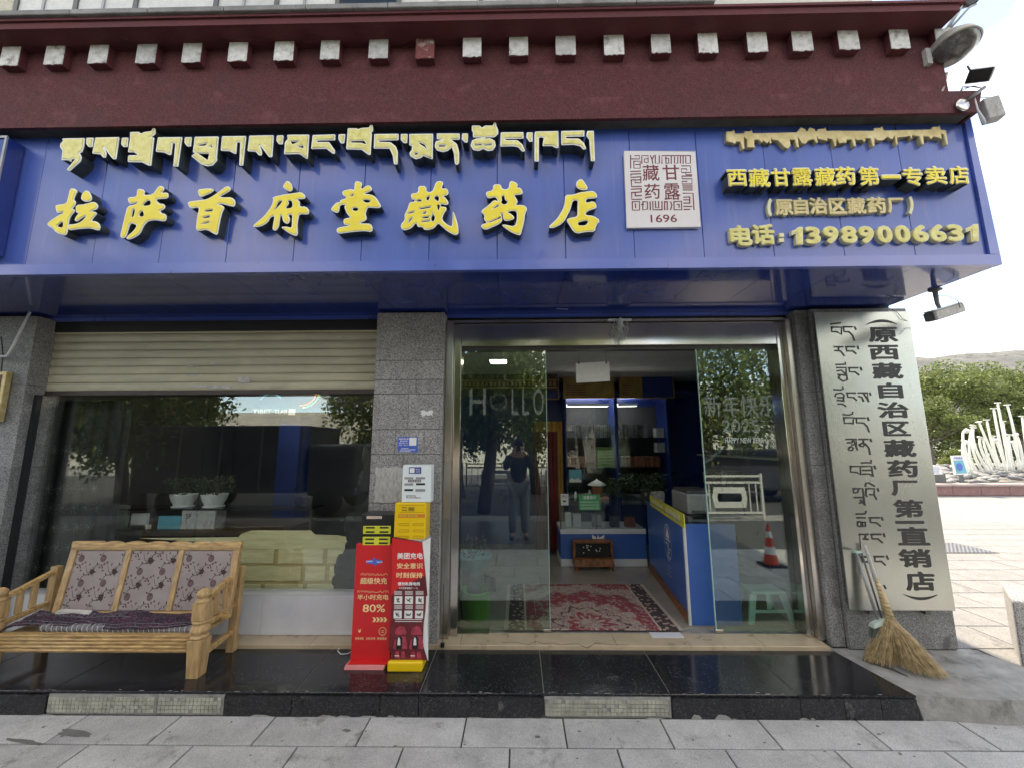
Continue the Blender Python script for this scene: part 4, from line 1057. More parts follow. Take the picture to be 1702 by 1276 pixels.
# wall cabinets with boxes
YC = 5.95
def cabinet(px0, px1, label, seed):
    random.seed(seed)
    x0 = A(px0, 760, YC)[0]; x1 = A(px1, 760, YC)[0]
    t = thing('display_cabinet', label, 'cabinet', ((x0 + x1) / 2, YC, .17))
    zz = [A(980, y, YC)[1] for y in (868, 838, 776, 727, 672, 662)]
    b = MB(); b.box(x0 - .02, x0, YC, 6.41, .17, zz[5]); b.box(x1, x1 + .02, YC, 6.41, .17, zz[5]); b.box(x0, x1, 6.39, 6.41, .17, zz[5]); b.box(x0 - .02, x1 + .02, YC - .01, 6.41, zz[5] + .001, zz[5] + .05)
    b.build('cabinet_case', M['bluecab'], t)
    for z in zz[:4]:
        MB().box(x0 + .001, x1 - .001, YC + .02, 6.385, z - .006, z).build('shelf', M['cglass'], t)
    o = MB().box(x0 + .02, x0 + (x1 - x0) * (.9 if seed == 3 else .42), YC + .05, YC + .10, zz[4] - .02, zz[4] + .015).build('light_strip', M['led'], t)
    MB().box(x0 + .015, x0 + (x1 - x0) * (.91 if seed == 3 else .43), YC + .035, YC + .048, zz[4] - .022, zz[4] + .018).build('added_strip_cover', M['whitepl'], t)  # cover added to dim the visible strip while its light goes down
    MB().box(x0, x1, 6.38, 6.389, .9, zz[4]).build('case_back', M['dark2'], t)
    MB().box(x0, x1, YC, YC + .005, .9, zz[4] + .04).build('glass_front', M['cglass'], t)
    return t, x0, x1, zz
c1, ax0, ax1, zz = cabinet(943, 1024, 'lit glass display cabinet left of centre behind the shop counter', 3)
c2, bx0, bx1, zz = cabinet(1030, 1112, 'lit glass display cabinet at the right of the back wall behind the counter', 4)
def boxes(x0, x1, z, h, w, m, label, cat, grp, y=6.1, d=.14, gap=.003, n=None, step=0):
    x = x0; proto = None; k = 0
    while x + w <= x1:
        if proto is None:
            proto = bevel(MB().box(x, x + w - gap, y, y + d, z, z + h).build('medicine_box', m, None, loc=(x, y, z)), .001, 1)
            o = proto
        else:
            o = inst(proto, (x - x0, random.uniform(-.006, .006), 0)); o.scale = (1, 1, random.uniform(.94, 1.0))
        tag(o, label, cat, grp); x += w; k += 1
boxes(ax0 + .01, ax1 - .02, zz[3] + .001, .20, .029, M['booksd'], 'dark slim medicine box standing in the top row of the left cabinet', 'box', 'dark boxes in the top row of the left cabinet')
boxes(ax0 + .01, ax0 + .30, zz[2] + .001, .15, .024, M['booksr'], 'brown slim medicine box in the middle row of the left cabinet', 'box', 'brown boxes in the middle row of the left cabinet')
for k in range(6):
    o = bevel(MB().box(ax1 - .24, ax1 - .02, 6.02, 6.2, zz[2] + .002 + k * .048, zz[2] + .046 + k * .048).build('medicine_box', M['booksg'], None, loc=(ax1 - .2, 6.02, zz[2])), .002, 1)
    tag(o, 'green flat medicine box in the stack of the left cabinet', 'box', 'green boxes stacked in the left cabinet')
boxes(bx0 + .04, bx1 - .06, zz[2] + .001, .15, .026, M['booksr'], 'red brown slim medicine box in the middle row of the right cabinet', 'box', 'red brown boxes in the right cabinet')
boxes(bx0 + .03, bx1 - .18, zz[3] + .001, .21, .075, M['booksd'], 'wide dark medicine box in the top row of the right cabinet', 'box', 'dark boxes in the top row of the right cabinet')
for z in (zz[3] + .001, zz[2] + .21):
    for k in range(2):
        o = MB().box(bx1 - .13 + k * .062, bx1 - .072 + k * .062, 6.06, 6.2, z, z + (.20 if z > 1.8 else .14)).build('medicine_box', M['booksw'], None, loc=(bx1, 6.06, z))
        tag(o, 'white slim medicine box at the end of a shelf in the right cabinet', 'box', 'white boxes in the right cabinet')
boxes(ax0 + .02, ax1 - .02, zz[1] + .001, .13, .075, M['bottlew'], 'small printed medicine box on the lowest shelf of the left cabinet', 'box', 'small boxes on the lowest shelf of the left cabinet')
boxes(bx0 + .02, bx1 - .02, zz[1] + .001, .12, .06, M['bottlew'], 'small printed medicine box on the lowest shelf of the right cabinet', 'box', 'small boxes on the lowest shelf of the right cabinet')
# framed certificates above the cabinets
for i, (q, lab) in enumerate((((905, 623, 928, 662), 'small framed certificate over the curtain in the shop'), ((937, 623, 1020, 660), 'framed gold certificate above the left cabinet, partly behind the hanging papers'), ((1030, 623, 1064, 660), 'framed yellow certificate above the right cabinet'), ((1066, 623, 1120, 660), 'framed dark blue certificate above the right cabinet'))):
    x0, z1 = A(q[0], q[1], 5.92); x1, z0 = A(q[2], q[3], 5.92)
    t = thing('framed_certificate', lab, 'certificate', ((x0 + x1) / 2, 5.92, z0))
    MB().box(x0, x1, 5.925, 5.94, z0, z1).build('certificate', M['cert'] if i in (1, 2) else M['bluecab'], t)
    b = MB(); b.box(x0 - .015, x1 + .015, 5.91, 5.945, z0 - .015, z0 - .0005); b.box(x0 - .015, x1 + .015, 5.91, 5.945, z1 + .0005, z1 + .015); b.box(x0 - .015, x0 - .0005, 5.91, 5.945, z0, z1); b.box(x1 + .0005, x1 + .015, 5.91, 5.945, z0, z1); b.build('frame', M['cert'], t)
    if i in (1, 2):
        b = MB()
        for k in range(5): b.box(x0 + .03, x0 + (x1 - x0) * .45, 5.9235, 5.9245, z0 + .04 + k * .035, z0 + .052 + k * .035)
        b.build('certificate_print', M['maroon_ink'], t)
struct(MB().box(A(905, 640, 5.95)[0] - .3, A(1160, 640, 5.95)[0], 5.951, 6.41, zz[5] + .06, 2.45).build('bulkhead', M['bluecab']))
# white papers hanging inside
hp = thing('hanging_notice', 'blank white paper sheet hanging by two clips inside the shop doorway', 'notice', (.5, 3.9, 2.3))
(x0, z1), (x1, z0) = A(957, 603, 3.9), A(1014, 635, 3.9)
MB().hexa([(x0, 3.9, z0 - .005), (x1, 3.9, z0 + .01), (x1, 3.903, z0 + .01), (x0, 3.903, z0 - .005), (x0, 3.9, z1 - .005), (x1, 3.9, z1 + .01), (x1, 3.903, z1 + .01), (x0, 3.903, z1 - .005)]).build('sheet', M['paper'], hp)
b = MB()
for x in (x0 + .03, x1 - .03): b.tube([(x, 3.901, z1), (x + .01, 3.901, 2.66)], .0015, 4); b.box(x - .008, x + .008, 3.896, 3.907, z1 - .012, z1 + .012)
b.build('clip', M['greydk'], hp)
# door curtain
cu = thing('door_curtain', 'crimson door hanging with gold border in the shop back wall', 'curtain', (.4, 5.9, .3))
(x0, z1), (x1, z0) = A(905, 700, 5.85), A(936, 900, 5.85)
def drape(x0, x1, z0, z1, y, m, par, name, amp=.012, nf=5):
    b = MB(); N = 30
    b.smooth = True
    vs = []
    for i in range(N + 1):
        x = x0 + (x1 - x0) * i / N; yy_ = y + amp * math.sin(i / N * nf * 2 * math.pi)
        vs += [(x, yy_, z0), (x, yy_, z1)]
    b.add(vs, [(2 * i, 2 * i + 2, 2 * i + 3, 2 * i + 1) for i in range(N)])
    return b.build(name, m, par)
drape(x0 - .15, x1 - .06, z0 - .1, z1 - .15, 5.84, M['crimson'], cu, 'cloth')
drape(x1 - .055, x1 + .02, z0 - .1, z1, 5.84, M['curtain'], cu, 'gold_border', .008, 2)
drape(x0 - .15, x1 - .055, z1 - .149, z1, 5.835, M['curtain'], cu, 'gold_valance', .01, 4)
# glass counter along the back
ct = thing('glass_counter', 'low glass display counter with blue base at the back of the shop', 'counter', (1.0, 5.3, .17))
cx0, cx1 = A(932, 900, 5.30)[0], 1.60
MB().box(cx0, cx1, 5.30, 5.8, .255, .555).build('base', M['bluecab2'], ct)
bevel(MB().box(cx0 - .004, cx1, 5.292, 5.8, .165, .254).build('skirting', M['whitepan'], ct), .003, 1)
bevel(MB().box(cx0 - .004, cx1, 5.288, 5.8, .556, .615).build('shelf_edge', M['whitepan'], ct), .003, 1)
MB().box(cx0, cx1, 5.295, 5.303, .616, .955).build('glass_front', M['cglass'], ct)
MB().box(cx0 - .01, cx1, 5.29, 5.8, .956, .966).build('glass_top', M['cglass'], ct)
b = MB(); b.box(cx0 - .004, cx0 + .012, 5.29, 5.306, .616, .955); b.box(cx1 - .62, cx1 - .612, 5.29, 5.3, .616, .955); b.build('glass_post', M['greydk'], ct)
def pxbox(px, Y, d, name, m, parent=None, lab=None, cat=None, z0=None):
    xa, z1 = A(px[0], px[1], Y); xb, zl = A(px[2], px[3], Y)
    o = MB().box(xa, xb, Y, Y + d, zl if z0 is None else z0, z1).build(name, m, parent, loc=None if parent else (xa, Y, zl))
    if lab: tag(o, lab, cat)
    return o
gn = thing('green_notice', 'green printed notice with white lines stuck on the glass counter', 'notice', (.8, 5.29, .85))
pxbox((962, 821, 998, 847), 5.286, .003, 'board', M['green'], gn)
b = MB(); tbox(b, '温馨提示', (969, 823, 991, 829), 5.2855, 0, .02)
for y in (832, 837, 842): tbox(b, '本店所有商品均为正品', (965, y, 995, y + 3.4), 5.2855, 0, .01)
b.build('print', M['white_ink'], gn)
wn_ = thing('payment_notice', 'small grey white notice at the left end of the glass counter', 'notice', (.6, 5.29, .85))
pxbox((932, 820, 945, 839), 5.286, .003, 'board', M['paper'], wn_)
b = MB(); pb = A(938, 831, 5.285); b.prism([[(pb[0] + .024 * math.cos(a), pb[1] + .024 * math.sin(a)) for a in [math.pi + math.pi * k / 8 for k in range(9)]]], 5.2848, None); tbox(b, '禁止', (934, 822, 943, 826), 5.285, 0, .01); b.build('print', M['greydk'], wn_)
# things in and on the counters
for k, (px, m_, lab) in enumerate((((940, 852, 950, 872), 'booksw', 'white packet with dark print lying left inside the glass counter'), ((952, 854, 966, 872), 'booksw', 'white packet second from the left inside the glass counter'), ((1015, 858, 1030, 873), 'booksd', 'dark small box inside the glass counter'), ((1040, 860, 1056, 874), 'booksr', 'red brown small box inside the glass counter'), ((985, 856, 1000, 872), 'bottlew', 'grey printed box in the middle of the glass counter'))):
    pxbox(px, 5.40, .1, 'packet', M[m_], None, lab, 'packet', z0=.616)
tk = thing('desk_calendar', 'framed picture card of blue sky standing on the back counter', 'picture', (.75, 5.6, .97))
pxbox((945, 779, 968, 802), 5.62, .012, 'frame', M['blackpl'], tk)
pxbox((946, 780, 967, 801), 5.618, .0015, 'picture', M['basin'], tk)
b = MB(); x_, z_ = A(956, 795, 5.617); b.prism([[(x_ - .08, z_ - .045), (x_ + .08, z_ - .045), (x_ + .08, z_ - .02), (x_ + .04, z_ + .01), (x_, z_ - .01), (x_ - .05, z_ + .012), (x_ - .08, z_ - .015)]], 5.6165, None); b.build('cloud_print', M['paper'], tk)
for k in range(5):
    x_, z_ = A(945 + k * 12, 812, 5.45)
    b = MB(); h = random.uniform(.05, .11); b.lathe((x_, 5.45 + .02 * k, .967), [(.001, 0), (.022, .001), (.024, h * .6), (.012, h * .8), (.012, h)], 10)
    tag(b.build('small_jar', M[random.choice(['booksw', 'cglass', 'whitepl', 'booksr'])], None), 'small jar or bottle standing on the glass counter', 'jar', 'jars on the glass counter')
# ornament pagoda
pg = thing('pagoda_ornament', 'small wooden pagoda ornament with white roof on the back counter', 'ornament', (1.0, 5.5, .97))
x_, _ = A(992, 800, 5.5)
MB().box(x_ - .06, x_ + .06, 5.46, 5.56, .967, 1.13).build('body', M['carv'], pg)
b = MB(); b.lathe((x_, 5.51, 1.131), [(.12, 0), (.125, .012), (.07, .045), (.02, .07), (.001, .09)], 8); b.build('roof', M['pot'], pg)
b = MB(); b.box(x_ - .1, x_ + .14, 5.44, 5.58, .9665, .985); b.build('foot', M['skin'], pg)
# leafy plants on the counter
def leafy(name, label, c, r, n, h, m='plant', pot=None, cat='plant', sz=.04, group=None, stems=True):
    t = thing(name, label, cat, c, group)
    b = MB(); random.seed(int(c[0] * 97 + c[1] * 31) & 1023)
    for k in range(n):
        a = random.uniform(0, 6.28); rr = r * math.sqrt(random.random()); zz_ = random.uniform(0, h)
        p = Vector((c[0] + rr * math.cos(a), c[1] + rr * math.sin(a), c[2] + zz_))
        d = Vector((math.cos(a), math.sin(a), random.uniform(-.6, .8))).normalized() * sz * random.uniform(.6, 1.5)
        w = d.cross(Vector((random.uniform(-1, 1), random.uniform(-1, 1), 1))).normalized() * sz * .28
        b.add([p - d * .1, p + d * .45 + w, p + d, p + d * .45 - w], [(0, 1, 2, 3)])
    b.build('foliage', M[m], t)['kind'] = 'stuff'
    if stems:
        b = MB()
        for k in range(6):
            a = random.uniform(0, 6.28); b.tube([(c[0], c[1], c[2] - .03), (c[0] + r * .5 * math.cos(a), c[1] + r * .5 * math.sin(a), c[2] + h * .5), (c[0] + r * .8 * math.cos(a), c[1] + r * .8 * math.sin(a), c[2] + h)], .003, 4)
        b.build('stem', M['bark'], t)
    if pot: pot(t)
    return t
x_, _ = A(1065, 800, 5.45)
def greypot(t):
    b = MB(); b.lathe((x_ + .05, 5.40, .967), [(.001, 0), (.06, .001), (.075, .12), (.07, .12), (.001, .11)], 16); b.build('pot', M['greydk'], t)
leafy('counter_plant', 'spreading thin leaved plant in a grey pot on the back counter', (x_ + .02, 5.45, 1.07), .28, 420, .22, pot=greypot, sz=.05)
x2, _ = A(1024, 810, 5.4)
leafy('counter_plant', 'small dark spiky plant in a glass dish left of the spreading plant', (x2, 5.38, .99), .09, 90, .25, sz=.07)
# side counter with yellow board
sc = thing('side_counter', 'blue side counter with white oval emblem and yellow board inside the door', 'counter', (1.6, 4.3, .17))
def fx(y): return 1.432 + (1.6 - 1.432) * (y - 3.56) / (5.2 - 3.56)
def wall4(y0, y1, z0, z1, t0, t1):      # slab along the slightly splayed counter front
    return [(fx(y0) - t1, y0, z0), (fx(y0) + t0, y0, z0), (fx(y1) + t0, y1, z0), (fx(y1) - t1, y1, z0), (fx(y0) - t1, y0, z1), (fx(y0) + t0, y0, z1), (fx(y1) + t0, y1, z1), (fx(y1) - t1, y1, z1)]
MB().hexa(wall4(3.68, 5.2, .24, .985, .02, 0)).build('front_board', M['bluecab2'], sc, )
MB().hexa(wall4(3.68, 5.2, .165, .239, .02, .012)).build('skirting', M['carv'], sc)
MB().box(1.455, 1.88, 3.66, 3.68, .165, .985).build('end_board', M['bluecab2'], sc)
MB().box(1.432, 1.452, 3.655, 3.68, .165, .985).build('corner_trim', M['whiteframe'], sc)
MB().box(1.62, 1.88, 3.69, 5.2, .3, .98).build('carcass', M['bluecab'], sc)
bevel(MB().hexa([(1.42, 3.655, .986), (1.90, 3.655, .986), (1.90, 5.2, .986), (1.585, 5.2, .986), (1.42, 3.655, 1.006), (1.90, 3.655, 1.006), (1.90, 5.2, 1.006), (1.585, 5.2, 1.006)]).build('top', M['cglass'], sc), .002, 1)
MB().hexa(wall4(3.62, 4.95, .955, 1.075, -.004, .012)).build('yellow_board', M['chart'], sc)
def fframe(y0): # frame on the counter front, x runs along the counter towards the viewer
    o_ = Vector((fx(y0) - .0135, y0, 0)); u = Vector((fx(y0 - 1) - fx(y0), -1, 0)).normalized(); return (o_, u, (0, 0, 1), (1, 0, 0))
b = MB(); text_to(b, '藏药专卖', .0, .52, .98, 1.05, 0, 0, .012, frame=fframe(4.85)); text_to(b, '品质保证', .62, 1.14, .98, 1.05, 0, 0, .012, frame=fframe(4.85)); b.build('board_print', M['white_ink'], sc)
fr_ = fframe(4.25)
b = MB()
def fpt(x, z, dd=.0): q = fr_[0] + fr_[1] * x + Vector((dd, 0, z)); return q + Vector((.0105, 0, 0))
def fribbon(pts, w):
    pts = [Vector(p) for p in pts]
    for i in range(len(pts) - 1):
        d = (pts[i + 1] - pts[i]).normalized(); nn = Vector((-d.y, d.x)) * w / 2
        q = [pts[i] - nn, pts[i] + nn, pts[i + 1] + nn, pts[i + 1] - nn]
        b.add([fpt(p.x, p.y, -.0003 * (i % 3)) for p in q], [(0, 1, 2, 3)])
fribbon([(.13 * math.cos(a * math.pi / 14), .70 + .17 * math.sin(a * math.pi / 14)) for a in range(29)], .007)
b.add([fpt(*p) for p in ((-.07, .74), (0, .86), (.07, .74))], [(0, 1, 2)])
for l in ([(-.08, .72), (.08, .72)], [(-.09, .68), (-.02, .68), (-.02, .62)], [(.02, .70), (.02, .64), (.09, .64)], [(-.04, .60), (.05, .60)], [(0, .62), (0, .54)], [(-.05, .57), (-.02, .55)], [(.03, .57), (.06, .55)]): fribbon(l, .014)
for x in (-.05, .02): 
    for z in (.46, .42, .38): fribbon([(x - .01 * (z < .41), z), (x + .03, z + .005)], .008)
b.build('oval_emblem', M['white_ink'], sc)
pt = thing('printer', 'dark grey office printer on the side counter behind the door glass', 'printer', (1.9, 4.2, 1.01))
bevel(MB().box(1.62, 1.89, 4.0, 4.4, 1.007, 1.20).build('body', M['grey'], pt), .015, 2)
bevel(MB().box(1.63, 1.88, 4.02, 4.38, 1.201, 1.23).build('lid', M['greydk'], pt), .008, 2)
MB().box(1.66, 1.85, 3.93, 3.999, 1.03, 1.045).build('paper_tray', M['greydk'], pt)
bg = thing('paper_bag', 'small white patterned paper bag on the side counter next to the grey pot', 'bag', (1.55, 4.9, 1.01))
MB().hexa([(1.56, 4.80, 1.007), (1.68, 4.80, 1.007), (1.68, 4.88, 1.007), (1.56, 4.88, 1.007), (1.55, 4.80, 1.13), (1.69, 4.80, 1.12), (1.69, 4.88, 1.13), (1.55, 4.88, 1.12)]).build('bag_body', M['bottlew'], bg)
# side shelves on the right wall
ss_ = thing('wall_shelf', 'dark wall shelf with goods on the right side wall of the shop', 'shelf', (2.8, 5.0, 1.3))
for z in (1.1, 1.5, 1.9): MB().box(2.7, 2.99, 4.0, 6.2, z, z + .02).build('shelf_board', M['booksw'] if z == 1.5 else M['bluecab'], ss_)
for z, lv in ((1.121, 'lowest'), (1.521, 'middle'), (1.921, 'top')):
    y = 5.3
    while y < 6.1:
        w = random.uniform(.06, .12)
        o = MB().box(2.74, 2.9, y, y + w - .01, z, z + random.uniform(.1, .2)).build('goods_box', M[random.choice(['booksd', 'bottlew', 'booksr'])], None, loc=(2.74, y, z))
        tag(o, 'packed medicine box on the %s board of the right wall shelf' % lv, 'box', 'boxes on the %s board of the right wall shelf' % lv)
        y += w
# carved chest
ch = thing('carved_chest', 'small carved brown wooden chest with dark open front before the counter', 'chest', (.95, 5.2, .17))
(x0, _), (x1, _) = A(953, 930, 5.16), A(1020, 930, 5.16)
b = MB()
b.hexa([(x0, 5.10, .215), (x1, 5.10, .215), (x1, 5.28, .215), (x0, 5.28, .215), (x0 + .01, 5.12, .30), (x1 - .01, 5.12, .30), (x1 - .01, 5.28, .30), (x0 + .01, 5.28, .30)])
bevel(b.build('body', M['carv'], ch), .006, 2)
b = MB(); b.box(x0, x0 + .03, 5.17, 5.28, .301, .47); b.box(x1 - .03, x1, 5.17, 5.28, .301, .47); b.box(x0, x1, 5.165, 5.285, .4705, .50); b.box(x0 + .031, x1 - .031, 5.24, 5.28, .301, .47)
bevel(b.build('top_frame', M['carv'], ch), .004, 1)
MB().box(x0 + .032, x1 - .032, 5.20, 5.235, .305, .465).build('dark_inlay', M['dark'], ch)
b = MB()
for k in range(14): xx = x0 + .12 + random.random() * .22; zz2 = random.uniform(.34, .45); b.box(xx, xx + .012, 5.196, 5.1995, zz2, zz2 + .012)
b.build('inlay_spot', M['white_ink'], ch)
for x in (x0 + .02, x1 - .06):
    b = MB(); b.lathe((x + .02, 5.14, .163), [(.028, 0), (.03, .01), (.018, .025), (.03, .052)], 10); b.build('foot', M['carv'], ch)
cr = thing('crown_sticker', 'white winged crown sticker on the blue counter base above the chest', 'sticker', (1.0, 5.29, .53))
b = MB()
px_prism(b, [(984, 888), (990, 891), (992, 895), (994, 888), (996, 893), (1001, 890), (1005, 888), (1003, 896), (999, 901), (989, 901), (985, 896)], 5.284, .003); b.build('crown', M['white_ink'], cr)
# carpet with border
def carpetmat():
    m, n, l, bs, out = _mat('red_medallion_carpet')
    tc = n.new('ShaderNodeTexCoord'); sp = n.new('ShaderNodeSeparateXYZ'); l.new(tc.outputs['Object'], sp.inputs[0])
    def math_(op, a, b_=None, c=None):
        q = n.new('ShaderNodeMath'); q.operation = op
        for i, v in enumerate((a, b_, c)):
            if v is None: continue
            if isinstance(v, (int, float)): q.inputs[i].default_value = v
            else: l.new(v, q.inputs[i])
        return q.outputs[0]
    no = n.new('ShaderNodeTexNoise'); no.inputs['Scale'].default_value = 11; no.inputs['Detail'].default_value = 3; l.new(tc.outputs['Object'], no.inputs['Vector'])
    vo = n.new('ShaderNodeTexVoronoi'); vo.inputs['Scale'].default_value = 34; l.new(tc.outputs['Object'], vo.inputs['Vector'])
    v2 = n.new('ShaderNodeTexVoronoi'); v2.inputs['Scale'].default_value = 60; v2.feature = 'DISTANCE_TO_EDGE'; l.new(tc.outputs['Object'], v2.inputs['Vector'])
    x = math_('DIVIDE', sp.outputs[0], .55); y = math_('DIVIDE', math_('ADD', sp.outputs[1], .42), .62)
    r2 = math_('SQRT', math_('ADD', math_('MULTIPLY', x, x), math_('MULTIPLY', y, y)))
    ang = math_('ARCTAN2', y, x)
    wob = math_('MULTIPLY', math_('SINE', math_('MULTIPLY', ang, 12)), .06)
    rr = math_('ADD', math_('ADD', r2, wob), math_('MULTIPLY', math_('SUBTRACT', no.outputs['Fac'], .5), .35))
    rp = n.new('ShaderNodeValToRGB'); rp.color_ramp.interpolation = 'CONSTANT'; e = rp.color_ramp.elements
    red, bei, drk, grn = (.26, .022, .04, 1), (.42, .34, .28, 1), (.06, .03, .035, 1), (.20, .19, .14, 1)
    e[0].color = bei; e[0].position = 0; e[1].color = red; e[1].position = .12
    for p_, c_ in ((.20, bei), (.30, drk), (.33, bei), (.47, red), (.72, grn), (.745, bei), (.93, red)):
        q = e.new(p_); q.color = c_
    sc_ = math_('MULTIPLY', rr, .62); l.new(sc_, rp.inputs[0])
    mx = n.new('ShaderNodeMixRGB'); g_ = math_('GREATER_THAN', vo.outputs['Color'], .56)
    l.new(math_('MULTIPLY', g_, math_('GREATER_THAN', no.outputs['Fac'], .47)), mx.inputs[0]); l.new(rp.outputs[0], mx.inputs[1]); mx.inputs[2].default_value = (.33, .22, .19, 1)
    mx3 = n.new('ShaderNodeMixRGB'); l.new(math_('LESS_THAN', v2.outputs['Distance'], .07), mx3.inputs[0]); l.new(mx.outputs[0], mx3.inputs[1]); mx3.inputs[2].default_value = (.13, .06, .06, 1)
    bx_ = math_('ABSOLUTE', sp.outputs[0]); bd = math_('GREATER_THAN', bx_, .545)
    ch_ = n.new('ShaderNodeTexVoronoi'); ch_.inputs['Scale'].default_value = 24; ch_.distance = 'CHEBYCHEV'; l.new(tc.outputs['Object'], ch_.inputs['Vector'])
    r3 = n.new('ShaderNodeValToRGB'); r3.color_ramp.interpolation = 'CONSTANT'; r3.color_ramp.elements[0].color = (.36, .27, .2, 1); r3.color_ramp.elements[1].color = (.05, .03, .035, 1); r3.color_ramp.elements[1].position = .3
    l.new(ch_.outputs['Distance'], r3.inputs[0])
    mx4 = n.new('ShaderNodeMixRGB'); l.new(bd, mx4.inputs[0]); l.new(mx3.outputs[0], mx4.inputs[1]); l.new(r3.outputs[0], mx4.inputs[2])
    ln = math_('MULTIPLY', math_('GREATER_THAN', bx_, .545), math_('LESS_THAN', bx_, .562)); ln2 = math_('GREATER_THAN', bx_, .70)
    mx5 = n.new('ShaderNodeMixRGB'); l.new(math_('MAXIMUM', ln, ln2), mx5.inputs[0]); l.new(mx4.outputs[0], mx5.inputs[1]); mx5.inputs[2].default_value = (.40, .33, .27, 1)
    l.new(mx5.outputs[0], bs.inputs['Base Color']); bs.inputs['Roughness'].default_value = .95
    return m
cp = thing('carpet', 'red and cream medallion carpet with a patterned border inside the doorway', 'carpet', (.605, 4.09, .164))
bevel(MB().box(-.13, 1.34, 3.56, 4.64, .1635, .173).build('pile', carpetmat(), cp), .003, 1)
# plastic things behind the glass
st = thing('plastic_stool', 'pale green plastic step stool behind the right glass leaf', 'stool', (2.14, 3.80, .165))
sx, sy = 2.14, 3.80
b = MB(); b.box(sx - .15, sx + .15, sy - .11, sy + .11, .395, .42); bevel(b.build('seat', M['stool'], st), .012, 3)
for ax, ay in ((-1, -1), (1, -1), (-1, 1), (1, 1)):
    b = MB(); tx_, ty_ = sx + ax * .125, sy + ay * .085; fx_, fy_ = sx + ax * .18, sy + ay * .12
    b.hexa([(fx_ - .025, fy_ - .012, .166), (fx_ + .025, fy_ - .012, .166), (fx_ + .025, fy_ + .012, .166), (fx_ - .025, fy_ + .012, .166), (tx_ - .03, ty_ - .012, .395), (tx_ + .03, ty_ - .012, .395), (tx_ + .03, ty_ + .012, .395), (tx_ - .03, ty_ + .012, .395)])
    bevel(b.build('leg', M['stool'], st), .005, 2)
b = MB(); b.box(sx - .15, sx + .15, sy - .112, sy - .10, .25, .275); b.box(sx - .02, sx + .02, sy - .10, sy - .09, .275, .395); bevel(b.build('cross_bar', M['stool'], st), .003, 1)
bkt = thing('plastic_bucket', 'green plastic bucket standing behind the left glass leaf', 'bucket', (-.39, 3.8, .165))
b = MB(); b.lathe((-.385, 3.80, .166), [(.001, 0), (.115, .001), (.13, .22), (.138, .222), (.138, .24), (.128, .24), (.112, .01), (.001, .012)], 28); b.build('bucket_body', M['bucket'], bkt)
bs_ = thing('plastic_basin', 'light blue plastic basin resting on stacked pots behind the left glass leaf', 'basin', (-.45, 3.95, .5))
b = MB(); b.lathe((-.44, 3.98, .52), [(.001, 0), (.10, .001), (.17, .12), (.182, .122), (.18, .13), (.168, .128), (.095, .008), (.001, .008)], 28); b.build('basin_body', M['basin'], bs_)
b = MB(); b.lathe((-.44, 3.98, .165), [(.001, 0), (.12, .001), (.10, .35), (.001, .351)], 20); tag(b.build('plant_stand', M['greydk']), 'dark round plant stand under the light blue basin', 'stand')
leafy('basin_plant', 'small leafy plant growing in the light blue basin', (-.44, 3.98, .63), .13, 160, .16, sz=.035)
pgk = tag(MB().hexa([(-.30, 3.72, .41), (-.20, 3.72, .41), (-.20, 3.76, .41), (-.30, 3.76, .41), (-.31, 3.75, .53), (-.21, 3.75, .50), (-.21, 3.78, .50), (-.31, 3.78, .53)]).build('seed_packet', M['dark']), 'dark folded packet leaning on the green bucket rim', 'packet')

# ------------------------------------------------------------------ behind the shop window
def pxr(px, Y): (xa, za), (xb, zb3) = A(px[0], px[1], Y), A(px[2], px[3], Y); return xa, xb, zb3, za
# pale wooden sofa back
sf = thing('pine_sofa', 'pale pine sofa standing with its panelled back against the inside of the window', 'sofa', (-2.3, 3.68, .3))
Ys = 3.63
xa, xb, z0, z1 = pxr((330, 908, 575, 1000), Ys)
zc = lambda y: A(480, y, Ys)[1]
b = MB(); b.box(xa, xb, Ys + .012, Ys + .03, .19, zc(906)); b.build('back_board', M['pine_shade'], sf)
pts = [(xa, zc(912)), (xa, zc(900)), (A(345, 0, Ys)[0] + 0, zc(894)), (A(395, 900, Ys)[0], zc(892)), (A(400, 900, Ys)[0], zc(886)), (A(415, 900, Ys)[0], zc(881)), (A(515, 900, Ys)[0], zc(881)), (A(523, 900, Ys)[0], zc(888)), (A(560, 900, Ys)[0], zc(889)), (xb, zc(893)), (xb, zc(912))]
b = MB(); b.prism([pts], Ys, Ys + .011); bevel(b.build('top_rail', M['palewood'], sf), .003, 1)
rows_ = [(912, 936, [335, 392, 458, 540, 580]), (941, 965, [335, 400, 505, 545, 580]), (970, 990, [335, 440, 510, 580])]
for ya, yb, xsp in rows_:
    for p, q in zip(xsp[:-1], xsp[1:]):
        x0 = A(p + 3, 930, Ys)[0]; x1 = A(q - 4, 930, Ys)[0]
        bevel(MB().box(x0, min(x1, xb), Ys + .004, Ys + .011, zc(yb), zc(ya)).build('back_panel', M['palewood'], sf), .003, 1)
# rock shaped dark cut-out of an old root carving
rt = thing('root_carving', 'dark carved tree root ornament standing behind the window by the pillar', 'ornament', (-1.5, 3.62, .48))
pts = [A(x, y, 3.60) for x, y in ((553, 978), (556, 955), (563, 930), (572, 912), (585, 880), (588, 850), (600, 800), (606, 760), (618, 740), (624, 860), (616, 990), (580, 992))]
rb = MB(); 
for k in range(46):
    p = pts[random.randrange(len(pts))]; q = pts[random.randrange(len(pts))]
    t = random.uniform(.1, .6); c = (p[0] * (1 - t) + q[0] * t, p[1] * (1 - t) + q[1] * t)
    rb.sphere((c[0], 3.64, c[1]), random.uniform(.03, .06), 8, (1, .5, random.uniform(1, 1.9)))
rb.prism([pts], 3.615, 3.66)
rb.build('root', M['dark'], rt)
